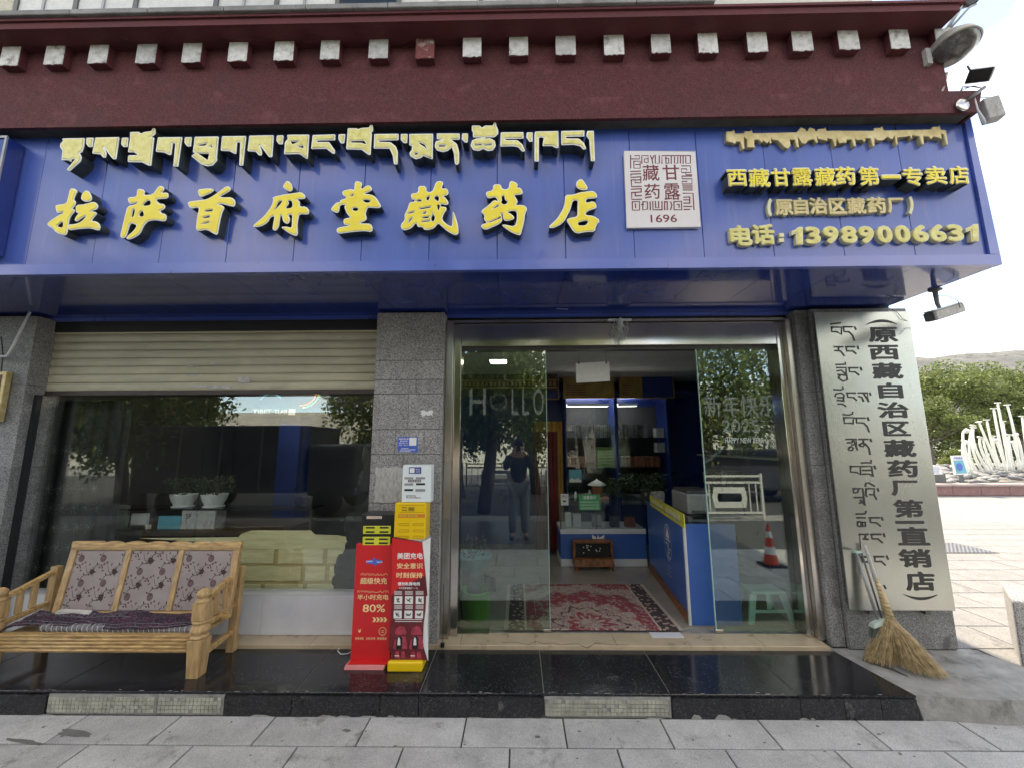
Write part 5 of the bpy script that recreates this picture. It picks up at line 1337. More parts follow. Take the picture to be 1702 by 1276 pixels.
# sill shelf, pots, papers
ws = thing('window_shelf', 'long dark glass shelf with flower pots behind the window', 'shelf', (-3, 4.05, 1.1))
zsh = A(320, 842, 4.05)[1]
b = MB(); b.box(-4.0, -2.0, 3.93, 4.2, zsh - .012, zsh); b.build('shelf_board', M['cargl'], ws)
b = MB()
for x in (-3.95, -3.0, -2.05): b.box(x - .012, x + .012, 4.05, 4.075, .16, zsh - .013)
b.build('shelf_leg', M['greydk'], ws)
def flowerpot(px, lab):
    x, z = A(px, 841, 4.0)
    def pot(t):
        b = MB(); b.lathe((x, 4.05, zsh + .012), [(.001, 0), (.068, .001), (.10, .055), (.112, .105), (.118, .11), (.114, .116), (.105, .11), (.001, .10)], 40)
        b.build('pot', M['pot'], t)
        rb_ = MB()
        for k in range(36):
            a = 2 * math.pi * k / 36; rb_.bar((x + .071 * math.cos(a), 4.05 + .071 * math.sin(a), zsh + .015), (x + .110 * math.cos(a), 4.05 + .110 * math.sin(a), zsh + .108), .006)
        rb_.build('pot_ribs', M['pot'], t)['kind'] = 'stuff'
        b = MB(); b.lathe((x, 4.05, zsh + .001), [(.001, 0), (.088, .001), (.096, .01), (.001, .009)], 24); b.build('saucer', M['pot'], t)
    leafy('potted_plant', lab, (x, 4.05, zsh + .13), .15, 420, .16, pot=pot, sz=.03)
flowerpot(297, 'small leaved plant in the left white ribbed pot behind the window')
flowerpot(349, 'small leaved plant in the right white ribbed pot behind the window glass joint')
wd = thing('desk', 'low dark desk under the window shelf covered with papers', 'desk', (-3.2, 4.1, .17))
zd = A(300, 878, 3.95)[1]
MB().box(-4.1, -2.2, 3.8, 4.5, zd - .03, zd).build('desk_top', M['rail'], wd)
for x in (-4.08, -2.24): MB().box(x, x + .04, 3.82, 4.48, .16, zd - .031).build('leg', M['rail'], wd)
for q, m_, lab, c_ in (((170, 840, 207, 882), 'frostd', 'grey green folder standing upright on the desk behind the window', 'folder'), ((219, 853, 243, 866), 'paper', 'small stack of paper sheets on the desk behind the window', 'paper'), ((264, 857, 300, 878), 'basin', 'pale blue envelope standing on the desk behind the window', 'envelope'), ((303, 848, 355, 878), 'papergr', 'brown cardboard box on the desk marked SF', 'box'), ((216, 872, 246, 881), 'paper', 'crumpled white receipts lying at the desk edge', 'paper')):
    x0, x1, z0, z1 = pxr(q, 3.93)
    t = thing({'box': 'cardboard_box'}.get(c_, c_), lab, c_, ((x0 + x1) / 2, 3.93, zd))
    d_ = .15 if c_ == 'box' else .03
    MB().box(x0, x1, 3.93, 3.93 + d_, zd + .001, z1).build('body', M[m_], t)
    if c_ == 'box':
        b = MB(); tbox(b, 'SF', (309, 853, 318, 861), 3.929, 0, .02); b.build('print', M['ink'], t)
# television advert picture
tv = thing('wall_picture', 'dark wall picture with a bright brush swirl and the words TIBET TEAR behind the window', 'picture', (-2.0, 5.4, 2.0))
x0, x1, z0, z1 = pxr((398, 652, 545, 690), 5.2)
MB().box(x0, x1, 5.2, 5.23, z0, z1 + .1).build('board', M['dark'], tv)
b = MB(); tbox(b, 'TIBET', (420, 680, 452, 687), 5.198, 0, .02); tbox(b, 'TLAR', (456, 680, 478, 687), 5.198, 0, .02); b.box(*[A(480, 680, 5.197)[0], A(491, 680, 5.197)[0]], 5.196, 5.199, A(485, 689, 5.197)[1], A(485, 679, 5.197)[1]); b.build('print', M['white_ink'], tv)
for (cx, cy, r0, a0, a1, m_) in ((500, 655, 30, -80, 60, 'chart'), (500, 655, 25, -90, 50, 'orange_ink'), (498, 652, 34, -70, 20, 'green'), (440, 660, 26, 20, 120, 'orange_ink'), (450, 668, 18, 30, 160, 'basin')):
    b = MB(); c = A(cx, cy, 5.197); s_ = (A(cx + 1, cy, 5.197)[0] - c[0])
    ribbon(b, [(c[0] + s_ * r0 * math.cos(R(a0 + (a1 - a0) * t / 10)), c[1] + s_ * r0 * .75 * math.sin(R(a0 + (a1 - a0) * t / 10))) for t in range(11)], .02, 5.196 - .0003 * r0 / 10, .001); b.build('swirl', M[m_], tv)
bc = tag(MB().box(A(465, 700, 5.3)[0], A(500, 700, 5.3)[0], 5.3, 5.6, .17, 2.2).build('display_column', M['bluecab']), 'blue display column in the dark shop behind the window', 'column')
# lace curtains left
lc = thing('lace_curtain', 'dark sheer curtain with leafy embroidery at the left of the window', 'curtain', (-3.9, 3.66, .5))
x0, x1, z0, z1 = pxr((78, 660, 175, 985), 3.66)
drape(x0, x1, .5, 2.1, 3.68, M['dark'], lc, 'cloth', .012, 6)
b = MB(); random.seed(5)
for r_ in range(7):
    for c_ in range(6):
        cx = x0 + .05 + c_ * .105 + (r_ % 2) * .05; cz = .62 + r_ * .17
        if cz > 1.35 and random.random() < .5: continue
        for k in range(7):
            a = k * .9 + r_; l = random.uniform(.03, .06)
            ribbon(b, [(cx, cz), (cx + l * .6 * math.cos(a), cz + l * .6 * math.sin(a)), (cx + l * math.cos(a + .5), cz + l * math.sin(a + .5))], .0028, 3.662 - .0001 * (k + r_), .0005)
b.build('embroidery', M['frostd'], lc)['kind'] = 'stuff'
# gold frame and cable at the far left pillar
gf = thing('gold_frame', 'edge of a gold framed board on the far left pillar', 'frame', (-4.3, 3.28, 1.8))
xr_, zt2 = A(11, 617, 3.28); _, zb4 = A(3, 700, 3.28)
bevel(MB().box(-5.0, xr_, 3.28, 3.325, zb4, zt2).build('frame_border', M['gold'], gf), .004, 2)
MB().box(-5.0, xr_ - .03, 3.277, 3.2795, zb4 + .03, zt2 - .03).build('board', M['crimson'], gf)
b = MB(); b.tube([(A(47, 535, 3.2)[0], 3.2, 2.80), (A(22, 575, 3.22)[0], 3.22, A(22, 575, 3.22)[1]), (A(12, 592, 3.25)[0], 3.25, A(12, 592, 3.25)[1]), (A(-12, 593, 3.3)[0], 3.3, A(-12, 593, 3.3)[1])], .010, 6)
tag(b.build('conduit', M['whitepan']), 'white cable conduit bending across the far left pillar', 'pipe')
b = MB(); b.tube([(A(2, 560, 3.27)[0], 3.27, A(2, 560, 3.27)[1]), (A(5, 590, 3.27)[0], 3.27, A(5, 590, 3.27)[1]), (A(2, 618, 3.27)[0], 3.27, A(2, 618, 3.27)[1])], .004, 5)
tag(b.build('black_cable', M['dark']), 'thin black cable hanging above the gold frame', 'cable')

# ------------------------------------------------------------------ wooden bench
random.seed(11)
be = thing('wooden_bench', 'pale wooden bench with carved posts and three floral padded back panels', 'bench', (-2.9, 3.1, zp))
XL, XRr = -3.66, -2.20
YF, YBk = 2.945, 3.27
def turned(x, y, h, w=.05):
    b = MB()
    b.hexa([(x - w * .8, y - w * .8, zp), (x + w * .8, y - w * .8, zp), (x + w * .8, y + w * .8, zp), (x - w * .8, y + w * .8, zp), (x - w, y - w, zp + .24), (x + w, y - w, zp + .24), (x + w, y + w, zp + .24), (x - w, y + w, zp + .24)])
    z = zp + .2405
    b.lathe((x, y, z), [(w * .95, 0), (w * 1.12, .008), (w * 1.12, .018), (w * .85, .026), (w * 1.05, .04), (w * 1.22, .055), (w * 1.0, .085), (w * .92, .095), (w * 1.1, .105), (w * 1.1, .112), (w * .9, .118)], 20)
    b.box(x - w * .86, x + w * .86, y - w * .86, y + w * .86, z + .1185, h - .055)
    b.lathe((x, y, h - .055), [(w * .9, 0), (w * 1.0, .006), (w * .95, .016), (w * .6, .024), (w * .62, .030), (w * .85, .042), (w * .92, .055), (w * .8, .072), (w * .45, .086), (.001, .09)], 20)
    return bevel(b.build('leg', M['woodv'], be), .003, 1)
turned(XRr + 0, YF, .66)
turned(XL, YF, .66)
for x in (XRr + .005, XL - .0):
    b = MB(); b.hexa([(x - .03, YBk - .02, zp), (x + .03, YBk - .02, zp), (x + .03, YBk + .03, zp), (x - .03, YBk + .03, zp), (x - .03, YBk + .0, .74), (x + .03, YBk + .0, .74), (x + .03, YBk + .045, .74), (x - .03, YBk + .045, .74)])
    bevel(b.build('leg', M['woodv'], be), .004, 2)
# fluted front rail
b = MB(); b.box(XL + .05, XRr - .045, YF - .018, YF + .02, .283, .385); bevel(b.build('front_rail', M['wood'], be), .004, 2)
for k in range(4):
    b = MB(); z = .293 + k * .023; b.tube([(XL + .052, YF - .019, z + .006), (XRr - .047, YF - .019, z + .006)], .0082, 8); b.build('rail_moulding', M['wood'], be)
b = MB(); b.box(XL + .05, XRr - .045, YF - .026, YF + .02, .3855, .398); bevel(b.build('rail_cap', M['wood'], be), .003, 2)
# seat boards
for k in range(4):
    b = MB(); y0 = YF + .022 + k * .075; b.box(XL + .04, XRr - .04, y0, y0 + .07, .362, .380); bevel(b.build('seat_board', M['wood'], be), .002, 1)
# side rails, arms
for s, x in ((1, XRr), (-1, XL)):
    for z0, z1, n_ in ((.62, .70, 'arm_rail'), (.44, .475, 'side_rail'), (.25, .275, 'stretcher')):
        b = MB(); b.bar((x, YF + .048, z0), (x, YBk - .01, z1), .034, .032); bevel(b.build(n_, M['wood'], be), .004, 2)
    for t in (.3, .62):
        y = YF + .05 + (YBk - YF - .06) * t
        b = MB(); b.box(x - .012, x + .012, y - .018, y + .018, .45 + .035 * t + .012, .62 + .08 * t - .016); bevel(b.build('arm_slat', M['woodv'], be), .002, 1)
# leaning back: frame in its own tilted plane
def bk(x, z, d=0):       # x along, z height on the back plane, d forward
    t = (z - .42) / .51
    return (x + (-.045 * t if x < -2.8 else -.04 * t) * 1.0, 3.135 + .125 * t - d, z)
def bkbar(x0, x1, z0, z1, d0, d1, name, m, parent=None, bv=.003):
    p = [bk(x0, z0, d1), bk(x1, z0, d1), bk(x1, z0, d0), bk(x0, z0, d0), bk(x0, z1, d1), bk(x1, z1, d1), bk(x1, z1, d0), bk(x0, z1, d0)]
    b = MB(); b.hexa(p); return bevel(b.build(name, m, parent or be), bv, 2)
x0, x1 = -3.465, -2.135
bkbar(x0, x1, .425, .467, -.02, .018, 'back_rail', M['wood'])
bkbar(x0, x1, .875, .905, -.02, .018, 'back_rail', M['wood'])
bkbar(x0, x0 + .048, .4675, .8745, -.02, .018, 'back_stile', M['woodv'])
bkbar(x1 - .048, x1, .4675, .8745, -.02, .018, 'back_stile', M['woodv'])
xs_ = [x0 + .048, x0 + .463, x0 + .50, x0 + .838, x0 + .875, x1 - .048]
xs_ = [x0 + .0485, x0 + .442, x0 + .482, x0 + .852, x0 + .892, x1 - .0485]
for q in (1, 3): bkbar(xs_[q], xs_[q + 1], .4675, .8745, -.02, .016, 'back_stile', M['woodv'])
# scalloped crest
pts = [(x0 - .005, .9055)]; N = 60
for i in range(N + 1):
    t = i / N; x = x0 - .005 + (x1 - x0 + .01) * t
    e = .030 if t < .17 or t > .83 else .012 + .018 * abs(math.sin((t - .17) / .66 * math.pi * 5.0)) ** .7
    pts.append((x, .9055 + e))
pts.append((x1 + .005, .9055))
b = MB(); b.prism([pts], 0, .03)
b.v = [bk(x, z, .018 - y) for x, y, z in b.v]
bevel(b.build('crest', M['wood'], be), .003, 2)
b = MB(); 
for z in (.884, .893): b.tube([bk(x0 + .01, z, .019), bk(x1 - .01, z, .019)], .003, 6)
b.build('bead', M['woodv'], be)
for q in range(3):
    a_, c_ = xs_[2 * q], xs_[2 * q + 1]
    pan = bkbar(a_ + .001, c_ - .001, .469, .873, -.012, .008, 'back_panel', M['fabric'], bv=.008)
    # printed flowers and stems
    b = MB(); b2 = MB(); kz = 0
    def rb(mb, pl, w):
        global kz
        kz += 1
        pl = [Vector(p) for p in pl]
        for i in range(len(pl) - 1):
            d = (pl[i + 1] - pl[i]); 
            if d.length < 1e-6: continue
            d.normalize(); nn = Vector((-d.y, d.x)) * w / 2
            qd_ = [pl[i] - nn, pl[i] + nn, pl[i + 1] + nn, pl[i + 1] - nn]
            if all(a_ + .004 < p.x < c_ - .004 and .474 < p.y < .868 for p in qd_):
                mb.add([bk(p.x, p.y, .0086 + .00001 * (kz % 40)) for p in qd_], [(3, 2, 1, 0)])
    def blob(mb, cx, cy, r, n=9, j=.25, sq=1.0):
        global kz
        kz += 1
        if not (a_ + r + .003 < cx < c_ - r - .003 and .474 + r < cy < .868 - r): return
        pp_ = [(cx + r * random.uniform(1 - j, 1 + j) * math.cos(6.283 * i / n), cy + sq * r * random.uniform(1 - j, 1 + j) * math.sin(6.283 * i / n)) for i in range(n)]
        mb.add([bk(x, z, .0086 + .00001 * (kz % 40)) for x, z in pp_], [tuple(range(n))])
    def leafp(mb, cx, cy, a, l):
        dx, dy = math.cos(a), math.sin(a)
        global kz
        kz += 1
        q_ = [(cx, cy), (cx + dx * l * .5 - dy * l * .22, cy + dy * l * .5 + dx * l * .22), (cx + dx * l, cy + dy * l), (cx + dx * l * .5 + dy * l * .22, cy + dy * l * .5 - dx * l * .22)]
        if all(a_ + .003 < x < c_ - .003 and .472 < z < .87 for x, z in q_): mb.add([bk(x, z, .0086 + .00001 * (kz % 40)) for x, z in q_], [(0, 1, 2, 3)])
    off = (0, .13, 0)[q]
    for gx_ in range(-1, 4):
        for gy_ in range(-1, 4):
            ox = a_ + gx_ * .172 + .03 + (gy_ % 2) * .05; oz = .50 + gy_ * .168 + off * .6
            rb(b, [(ox + .13 * t / 10, oz + .11 * t / 10 + .012 * math.sin(t)) for t in range(11)], .0045)
            rb(b, [(ox + .02 + .06 * t / 6, oz + .10 - .05 * math.sin(t * .5)) for t in range(7)], .0035)
            blob(b, ox + .085, oz + .055, .020, 10, .3)
            for k in range(5): leafp(b, ox + .085 + .018 * math.cos(k * 1.25), oz + .055 + .018 * math.sin(k * 1.25), k * 1.25, .016)
            blob(b2, ox + .02, oz - .02, .021, 12, .12, 1.1); rb(b, [(ox + .02 + .022 * math.cos(t), oz - .02 + .024 * math.sin(t)) for t in [k * .63 for k in range(11)]], .003)
            for k, (lx, lz, la) in enumerate(((.03, .03, 2.2), (.05, .045, -.7), (.11, .10, 1.9), (.12, .09, -.4), (.0, .0, 2.6), (.01, .008, -.9), (.045, .095, 1.2), (-.02, .06, .4), (-.015, .075, 2.0))): leafp(b, ox + lx, oz + lz, la, .024)
            for k in range(3): blob(b2, ox - .03 + .02 * k, oz + .10 + .01 * k, .009, 7, .3)
    b.build('flower_print', M['print'], pan)['kind'] = 'stuff'; b2.build('flower_print', M['print2'], pan)['kind'] = 'stuff'

# striped mattress and rug on the bench
ma = thing('striped_mattress', 'grey striped thin mattress lying rolled over the bench seat edge', 'mattress', (-2.85, 3.0, .385))
def surf(name, m, parent, fn, nu, nv, th=.006, smooth=True):
    vs, fs = [], []
    for j in range(nv + 1):
        for i in range(nu + 1): vs.append(fn(i / nu, j / nv))
    for j in range(nv):
        for i in range(nu): a = j * (nu + 1) + i; fs.append((a, a + 1, a + nu + 2, a + nu + 1))
    b = MB(); b.smooth = smooth; b.add(vs, fs); o = b.build(name, m, parent)
    s_ = o.modifiers.new('thick', 'SOLIDIFY'); s_.thickness = th; s_.offset = -1
    return o
x0m, x1m = -3.36, -2.27
b = MB(); b.smooth = True
pl = [(x0m + (x1m - x0m) * i / 60, YF + .045, .415 + .004 * math.sin(i * .9) - .01 * (i / 60)) for i in range(61)]
b.tube(pl, [.026 + .0025 * math.sin(i * 2.6) for i in range(61)], 12)
b.build('roll', M['mattress'], ma)
b = MB()
for i in range(30):
    t = (i + .5) / 30; x = x0m + (x1m - x0m) * t; z = .415 - .01 * t
    b.tube([(x - .008 * math.cos(a), YF + .045 - .0275 * math.sin(a) * 1.0, z + .0275 * math.cos(a)) for a in [k * math.pi / 6 - .3 for k in range(8)]], .0022, 4, caps=False)
b.build('stripe', M['cream'], ma)
surf('mattress_top', M['mattress'], ma, lambda u, v: (x0m + (x1m - x0m) * u, YF + .05 + .17 * v, .432 + .004 * math.sin(u * 30) - .01 * u), 40, 4, .02)
tg = MB()
for k in range(40):
    x = x1m + random.uniform(-.01, .035); y = YF + random.uniform(.0, .05); z = .43
    tg.tube([(x, y, z), (x + random.uniform(-.01, .025), y - .01, z - .04), (x + random.uniform(-.02, .03), y - .008, z - .075)], .0025, 4)
tg.build('tassel', M['cream'], ma)
rg = thing('rug', 'dark purple rug with grey key pattern border spread over the bench seat', 'rug', (-2.9, 3.05, .45))
def rugf(u, v):
    x = -3.62 + (1.30 + .06 * v) * u + .02 * math.sin(v * 4)
    fold = .006 * math.sin(u * 9 + v * 3) + .004 * math.sin(u * 21 - v * 5) + .0025 * math.sin(u * 47 + v * 11)
    yfront = 2.955 + .03 * math.sin(u * 6.5) + (.02 if u > .35 else -.012)
    y = yfront + (3.14 - yfront) * v
    z = .452 + fold + .02 * v - .012 * u
    if v < .12: z -= (1 - v / .12) * .016
    if u < .05: z -= (1 - u / .05) * .035
    return (x, y, z)
def rugmat():
    m, n, l, bs2, out = _mat('purple_rug')
    uv = n.new('ShaderNodeTexCoord'); no = n.new('ShaderNodeTexNoise'); no.inputs['Scale'].default_value = 14; no.inputs['Detail'].default_value = 5
    vo = n.new('ShaderNodeTexVoronoi'); vo.inputs['Scale'].default_value = 38; vo.feature = 'DISTANCE_TO_EDGE'
    l.new(uv.outputs['Object'], no.inputs['Vector']); l.new(uv.outputs['Object'], vo.inputs['Vector'])
    rp = n.new('ShaderNodeValToRGB'); e = rp.color_ramp.elements; e[0].position = .38; e[0].color = (.012, .007, .018, 1); e[1].position = .66; e[1].color = (.06, .012, .035, 1)
    l.new(no.outputs['Fac'], rp.inputs[0])
    ls = n.new('ShaderNodeMath'); ls.operation = 'LESS_THAN'; ls.inputs[1].default_value = .035; l.new(vo.outputs[0], ls.inputs[0])
    mu = n.new('ShaderNodeMath'); mu.operation = 'MULTIPLY'; mu.inputs[1].default_value = .55; l.new(ls.outputs[0], mu.inputs[0])
    mx = n.new('ShaderNodeMixRGB'); l.new(mu.outputs[0], mx.inputs[0]); l.new(rp.outputs[0], mx.inputs[1]); mx.inputs[2].default_value = (.22, .17, .20, 1)
    l.new(mx.outputs[0], bs2.inputs['Base Color']); bs2.inputs['Roughness'].default_value = .95
    bp = n.new('ShaderNodeBump'); bp.inputs['Strength'].default_value = .4; bp.inputs['Distance'].default_value = .004; n3 = n.new('ShaderNodeTexNoise'); n3.inputs['Scale'].default_value = 260; l.new(uv.outputs['Object'], n3.inputs['Vector']); l.new(n3.outputs[0], bp.inputs['Height']); l.new(bp.outputs[0], bs2.inputs['Normal'])
    return m
surf('pile', rugmat(), rg, rugf, 120, 24, .010)
b = MB()
def rugline(uv_, w=.004):
    pts = []
    for (u0, v0), (u1, v1) in zip(uv_[:-1], uv_[1:]):
        k_ = max(1, int(max(abs(u1 - u0) * 130, abs(v1 - v0) * 26)))
        for k in range(k_): t = k / k_; pts.append((u0 + (u1 - u0) * t, v0 + (v1 - v0) * t))
    pts.append(uv_[-1])
    for p_, q_ in zip(pts[:-1], pts[1:]):
        a_, c_ = Vector(rugf(*p_)), Vector(rugf(*q_)); b.bar(a_ + Vector((0, 0, .0012)), c_ + Vector((0, 0, .0012)), w, .0015)
rugline([(.01, .04), (.99, .04)], .006); rugline([(.01, .13), (.99, .13)]); rugline([(.01, .97), (.99, .97)])
u = .03
while u < .55:
    rugline([(u, .82), (u, .62), (u + .02, .62), (u + .02, .74), (u + .03, .74)]); rugline([(u + .03, .74), (u + .03, .82), (u, .82)]); u += .045
rugline([(.2, .55), (.6, .55)], .005)
b.build('woven_border', M['mattress'], rg)['kind'] = 'stuff'
cu2 = tag(MB().hexa([(-3.42, 3.10, .43), (-3.15, 3.10, .43), (-3.15, 3.135, .43), (-3.42, 3.135, .43), (-3.40, 3.10, .462), (-3.17, 3.11, .455), (-3.17, 3.13, .46), (-3.40, 3.13, .468)]).build('seat_cloth', M['cream']), 'folded pale cloth between the rug and the bench back', 'cloth')
cu2.location = (0, 0, 0)
cu2.location.z += .018

# ------------------------------------------------------------------ power bank stands
tr = thing('red_stand', 'red charging display stand with cream writing on the granite step', 'stand', (-1.06, 3.12, zp))
YR = 3.085
rx0, rx1 = -1.205, -.925; rz = .955
b = MB(); b.box(rx0, rx1, YR, YR + .13, zp + .03, rz); bevel(b.build('body', M['red'], tr), .003, 2)
b = MB(); b.hexa([(rx0 - .02, YR - .06, zp), (rx1 - .02, YR - .06, zp), (rx1, YR + .135, zp), (rx0, YR + .135, zp), (rx0 - .015, YR - .05, zp + .028), (rx1 - .015, YR - .05, zp + .028), (rx1, YR + .135, zp + .028), (rx0, YR + .135, zp + .028)]); bevel(b.build('foot', M['redpink'], tr), .003, 2)
b = MB(); b.box(rx0, rx1, YR - .045, YR - .001, zp + .029, zp + .034); b.build('foot_top', M['red'], tr)
Yp_ = YR - .0012
def line(mb, s, px, off=.014): tbox(mb, s, px, Yp_, 0, off)
S2 = lambda q: zb((570, 830), 7.976, q)
S3 = lambda q: zb((570, 970), 7.976, q)
b = MB(); line(b, '超级快充', S2((230, 1030, 585, 1115)), .02); line(b, '半小时充电', S3((190, 135, 605, 210)), .018); line(b, '80%', S3((262, 268, 560, 370)), .012)
line(b, '免费领取', S3((160, 703, 275, 737)), .01); line(b, '扫码充电', S3((305, 703, 430, 737)), .01); line(b, '随借随还', S3((455, 703, 580, 737)), .01); line(b, '¥', S3((200, 595, 240, 645)), .01)
for k in range(4):
    x = 390 + k * 48
    px_prism(b, [S3((x, 440, 0, 0))[:2], S3((x + 28, 440, 0, 0))[:2], S3((x + 52, 472, 0, 0))[:2], S3((x + 28, 502, 0, 0))[:2], S3((x, 502, 0, 0))[:2], S3((x + 22, 472, 0, 0))[:2]][::-1], Yp_, .0005)
c = A(*S3((525, 625, 0, 0))[:2], Yp_); ribbon(b, [(c[0] + .026 * math.cos(R(a)), c[1] + .026 * math.sin(R(a))) for a in range(0, 361, 20)], .0035, Yp_, .0005); b.box(c[0] - .012, c[0] + .012, Yp_, Yp_ + .0005, c[1] + .002, c[1] + .005); b.box(c[0] - .012, c[0] + .012, Yp_, Yp_ + .0005, c[1] - .008, c[1] - .005)
b.build('cream_print', M['cream_ink'], tr)
b = MB(); x = S2((190, 1190, 0, 0)); 
for row, (x0_, x1_, y_) in enumerate(((235, 590, 985), (190, 605, 1215))):
    pts = []
    for k in range(46): t = k / 45; p = S2((x0_ + (x1_ - x0_) * t, y_ + random.choice([-14, 10, -6, 14]), 0, 0))[:2]; pts.append(A(*p, Yp_))
    ribbon(b, pts, .0026, Yp_, .0004)
b.build('tibetan_print', M['cream_ink'], tr)
b = MB(); px_prism(b, [S2((x_, y_, 0, 0))[:2] for x_, y_ in ((415, 755), (440, 790), (530, 800), (500, 840), (455, 850), (428, 882), (405, 850), (320, 845), (300, 810), (395, 790))][::-1], Yp_, .0005); b.build('logo', M['blue_ink'], tr)
b = MB(); tbox(b, 'power', S2((310, 805, 395, 832)), Yp_ - .0003, 0, .015); tbox(b, 'bank', S2((450, 808, 525, 832)), Yp_ - .0003, 0, .015); b.build('logo_print', M['white_ink'], tr)
pbk = thing('power_bank_cabinet', 'black power bank cabinet with two yellow green slot plates on the red stand', 'power bank station', (-1.05, 3.15, rz))
bx0, bx1, bz1 = A(601, 850, 3.09)[0], A(655, 850, 3.09)[0] + .01, A(625, 853, 3.09)[1]
bevel(MB().box(bx0, bx1, 3.09, 3.24, rz + .001, bz1).build('body', M['blackpl'], pbk), .008, 2)
for (q, ys) in (((268, 345, 632, 452), (368, 425)), ((262, 490, 622, 600), (520, 572))):
    (xa, z1), (xb, z0) = A(*S2((q[0], q[1], 0, 0))[:2], 3.083), A(*S2((q[2], q[3], 0, 0))[:2], 3.083)
    pl_ = bevel(MB().box(xa, xb, 3.083, 3.0895, z0, z1).build('slot_plate', M['ylime'], pbk), .006, 3)
    b = MB()
    for y in ys:
        for cx in (.26, .76):
            xx = xa + (xb - xa) * cx; zz_ = A(600, S2((0, y, 0, 0))[1], 3.083)[1]
            b.box(xx - .033, xx + .033, 3.0815, 3.0828, zz_ - .006, zz_ + .006)
    bevel(b.build('slot', M['ink'], pl_), .003, 2)
b = MB(); pxq = S2((315, 215, 515, 250)); (xa, z1), (xb, z0) = A(pxq[0], pxq[1], 3.0885), A(pxq[2], pxq[3], 3.0885); b.box(xa, xb, 3.0885, 3.0898, z0, z1); b.build('label', M['cream'], pbk)
b = MB(); tbox(b, '扫码借充电宝', S2((325, 222, 505, 244)), 3.088, 0, .015); b.build('label_print', M['orange_ink'], pbk)
# yellow and red standee
ye = thing('yellow_stand', 'tall standee printed with a fire safety poster on a yellow foot', 'stand', (-.8, 3.1, zp))
YY = 3.03
def S(x, y, i): return (S2 if i == 0 else S3)((x, y, 0, 0))[:2]
yx0, yx1 = -.915, -.672
b = MB(); b.box(yx0, yx1, YY - .03, YY + .15, zp, zp + .065); bevel(b.build('foot', M['yplastic'], ye), .012, 3)
outl = [S(655, 500, 0), S(690, 490, 0), S(1050, 560, 0), S(1085, 900, 0), S(1105, 1100, 0), S(1120, 1270, 0), S(1100, 160, 1), S(1095, 330, 1), S(1070, 520, 1), S(1058, 800, 1), S(1120, 1010, 1), S(600, 1005, 1), S(655, 950, 1), S(600, 860, 1), S(635, 400, 1), S(640, 100, 1), S(640, 1100, 0)]
loop = [A(x, y, YY) for x, y in outl]
def toW(pl, Y): return [A(x, y, Y) for x, y in pl]
b = MB(); b.prism([loop[::-1]], YY, YY + .003); b.build('poster', M['reddk'], ye)
b = MB(); b.prism([toW([S(655, 505, 0), S(1045, 565, 0), S(1080, 900, 0), S(1090, 1000, 0), S(720, 1180, 0), S(640, 1270, 0)], YY - .0006)[::-1]], YY - .0007, None); b.build('poster_red', M['red'], ye)
b = MB(); b.prism([toW([S(1050, 560, 0), S(1160, 500, 0), S(1150, 900, 0), S(1135, 1270, 0), S(1135, 200, 1), S(1120, 520, 1), S(1130, 1015, 1), S(1115, 1010, 1), S(1056, 800, 1), S(1070, 520, 1), S(1095, 330, 1), S(1103, 160, 1), S(1122, 1270, 0), S(1107, 1100, 0), S(1087, 900, 0)], YY + .001)[::-1]], YY + .0035, YY + .006); b.build('poster_curl', M['paper'], ye)
b = MB(); b.hexa([(-.678, YY + .004, zp + .066), (-.668, YY + .004, zp + .066), (-.668, YY + .16, zp + .066), (-.678, YY + .16, zp + .066), (-.690, YY + .004, 1.0), (-.680, YY + .004, 1.0), (-.680, YY + .16, 1.0), (-.690, YY + .16, 1.0)]); b.box(-.90, -.69, YY + .01, YY + .15, zp + .066, .995)
b.build('board', M['papergr'], ye)
b = MB()
for x in (720, 830, 965): pass
tb = lambda s, q, i, off=.02: tbox(b, s, zb((570, 830 if i == 0 else 970), 7.976, q), YY - .0015, 0, off)
tb('美团充电', (718, 700, 1060, 785), 0); tb('请勿私接电线', (725, 1088, 1022, 1135), 0, .03); tb('火灾报警请拨打一一九', (740, 1155, 995, 1182), 0, .015)
for k in range(3):
    xk = 680 + k * 142
    for r_ in range(4):
        p = S3((xk, 92 + r_ * 14, 0, 0)); (xa, z1) = A(p[0], p[1], YY - .0015); (xb, z0) = A(p[0] + 13, p[1] + .7, YY - .0015); b.box(xa, xb, YY - .0015, YY - .001, z0, z1)
        p = S3((xk, 280 + r_ * 14, 0, 0)); (xa, z1) = A(p[0], p[1], YY - .0015); (xb, z0) = A(p[0] + 13, p[1] + .7, YY - .0015); b.box(xa, xb, YY - .0015, YY - .001, z0, z1)
for r_ in range(2):
    p = S3((690, 465 + r_ * 26, 0, 0)); (xa, z1) = A(p[0], p[1], YY - .0015); (xb, z0) = A(p[0] + 45, p[1] + 1, YY - .0015); b.box(xa, xb, YY - .0015, YY - .001, z0, z1)
b.build('poster_print', M['white_ink'], ye)['kind'] = 'stuff'
b = MB(); tb('安全意识', (715, 835, 1058, 912), 0); tb('时刻保持', (708, 960, 1055, 1035), 0); b.build('poster_print', M['cream_ink'], ye)
b = MB(); b3 = MB()
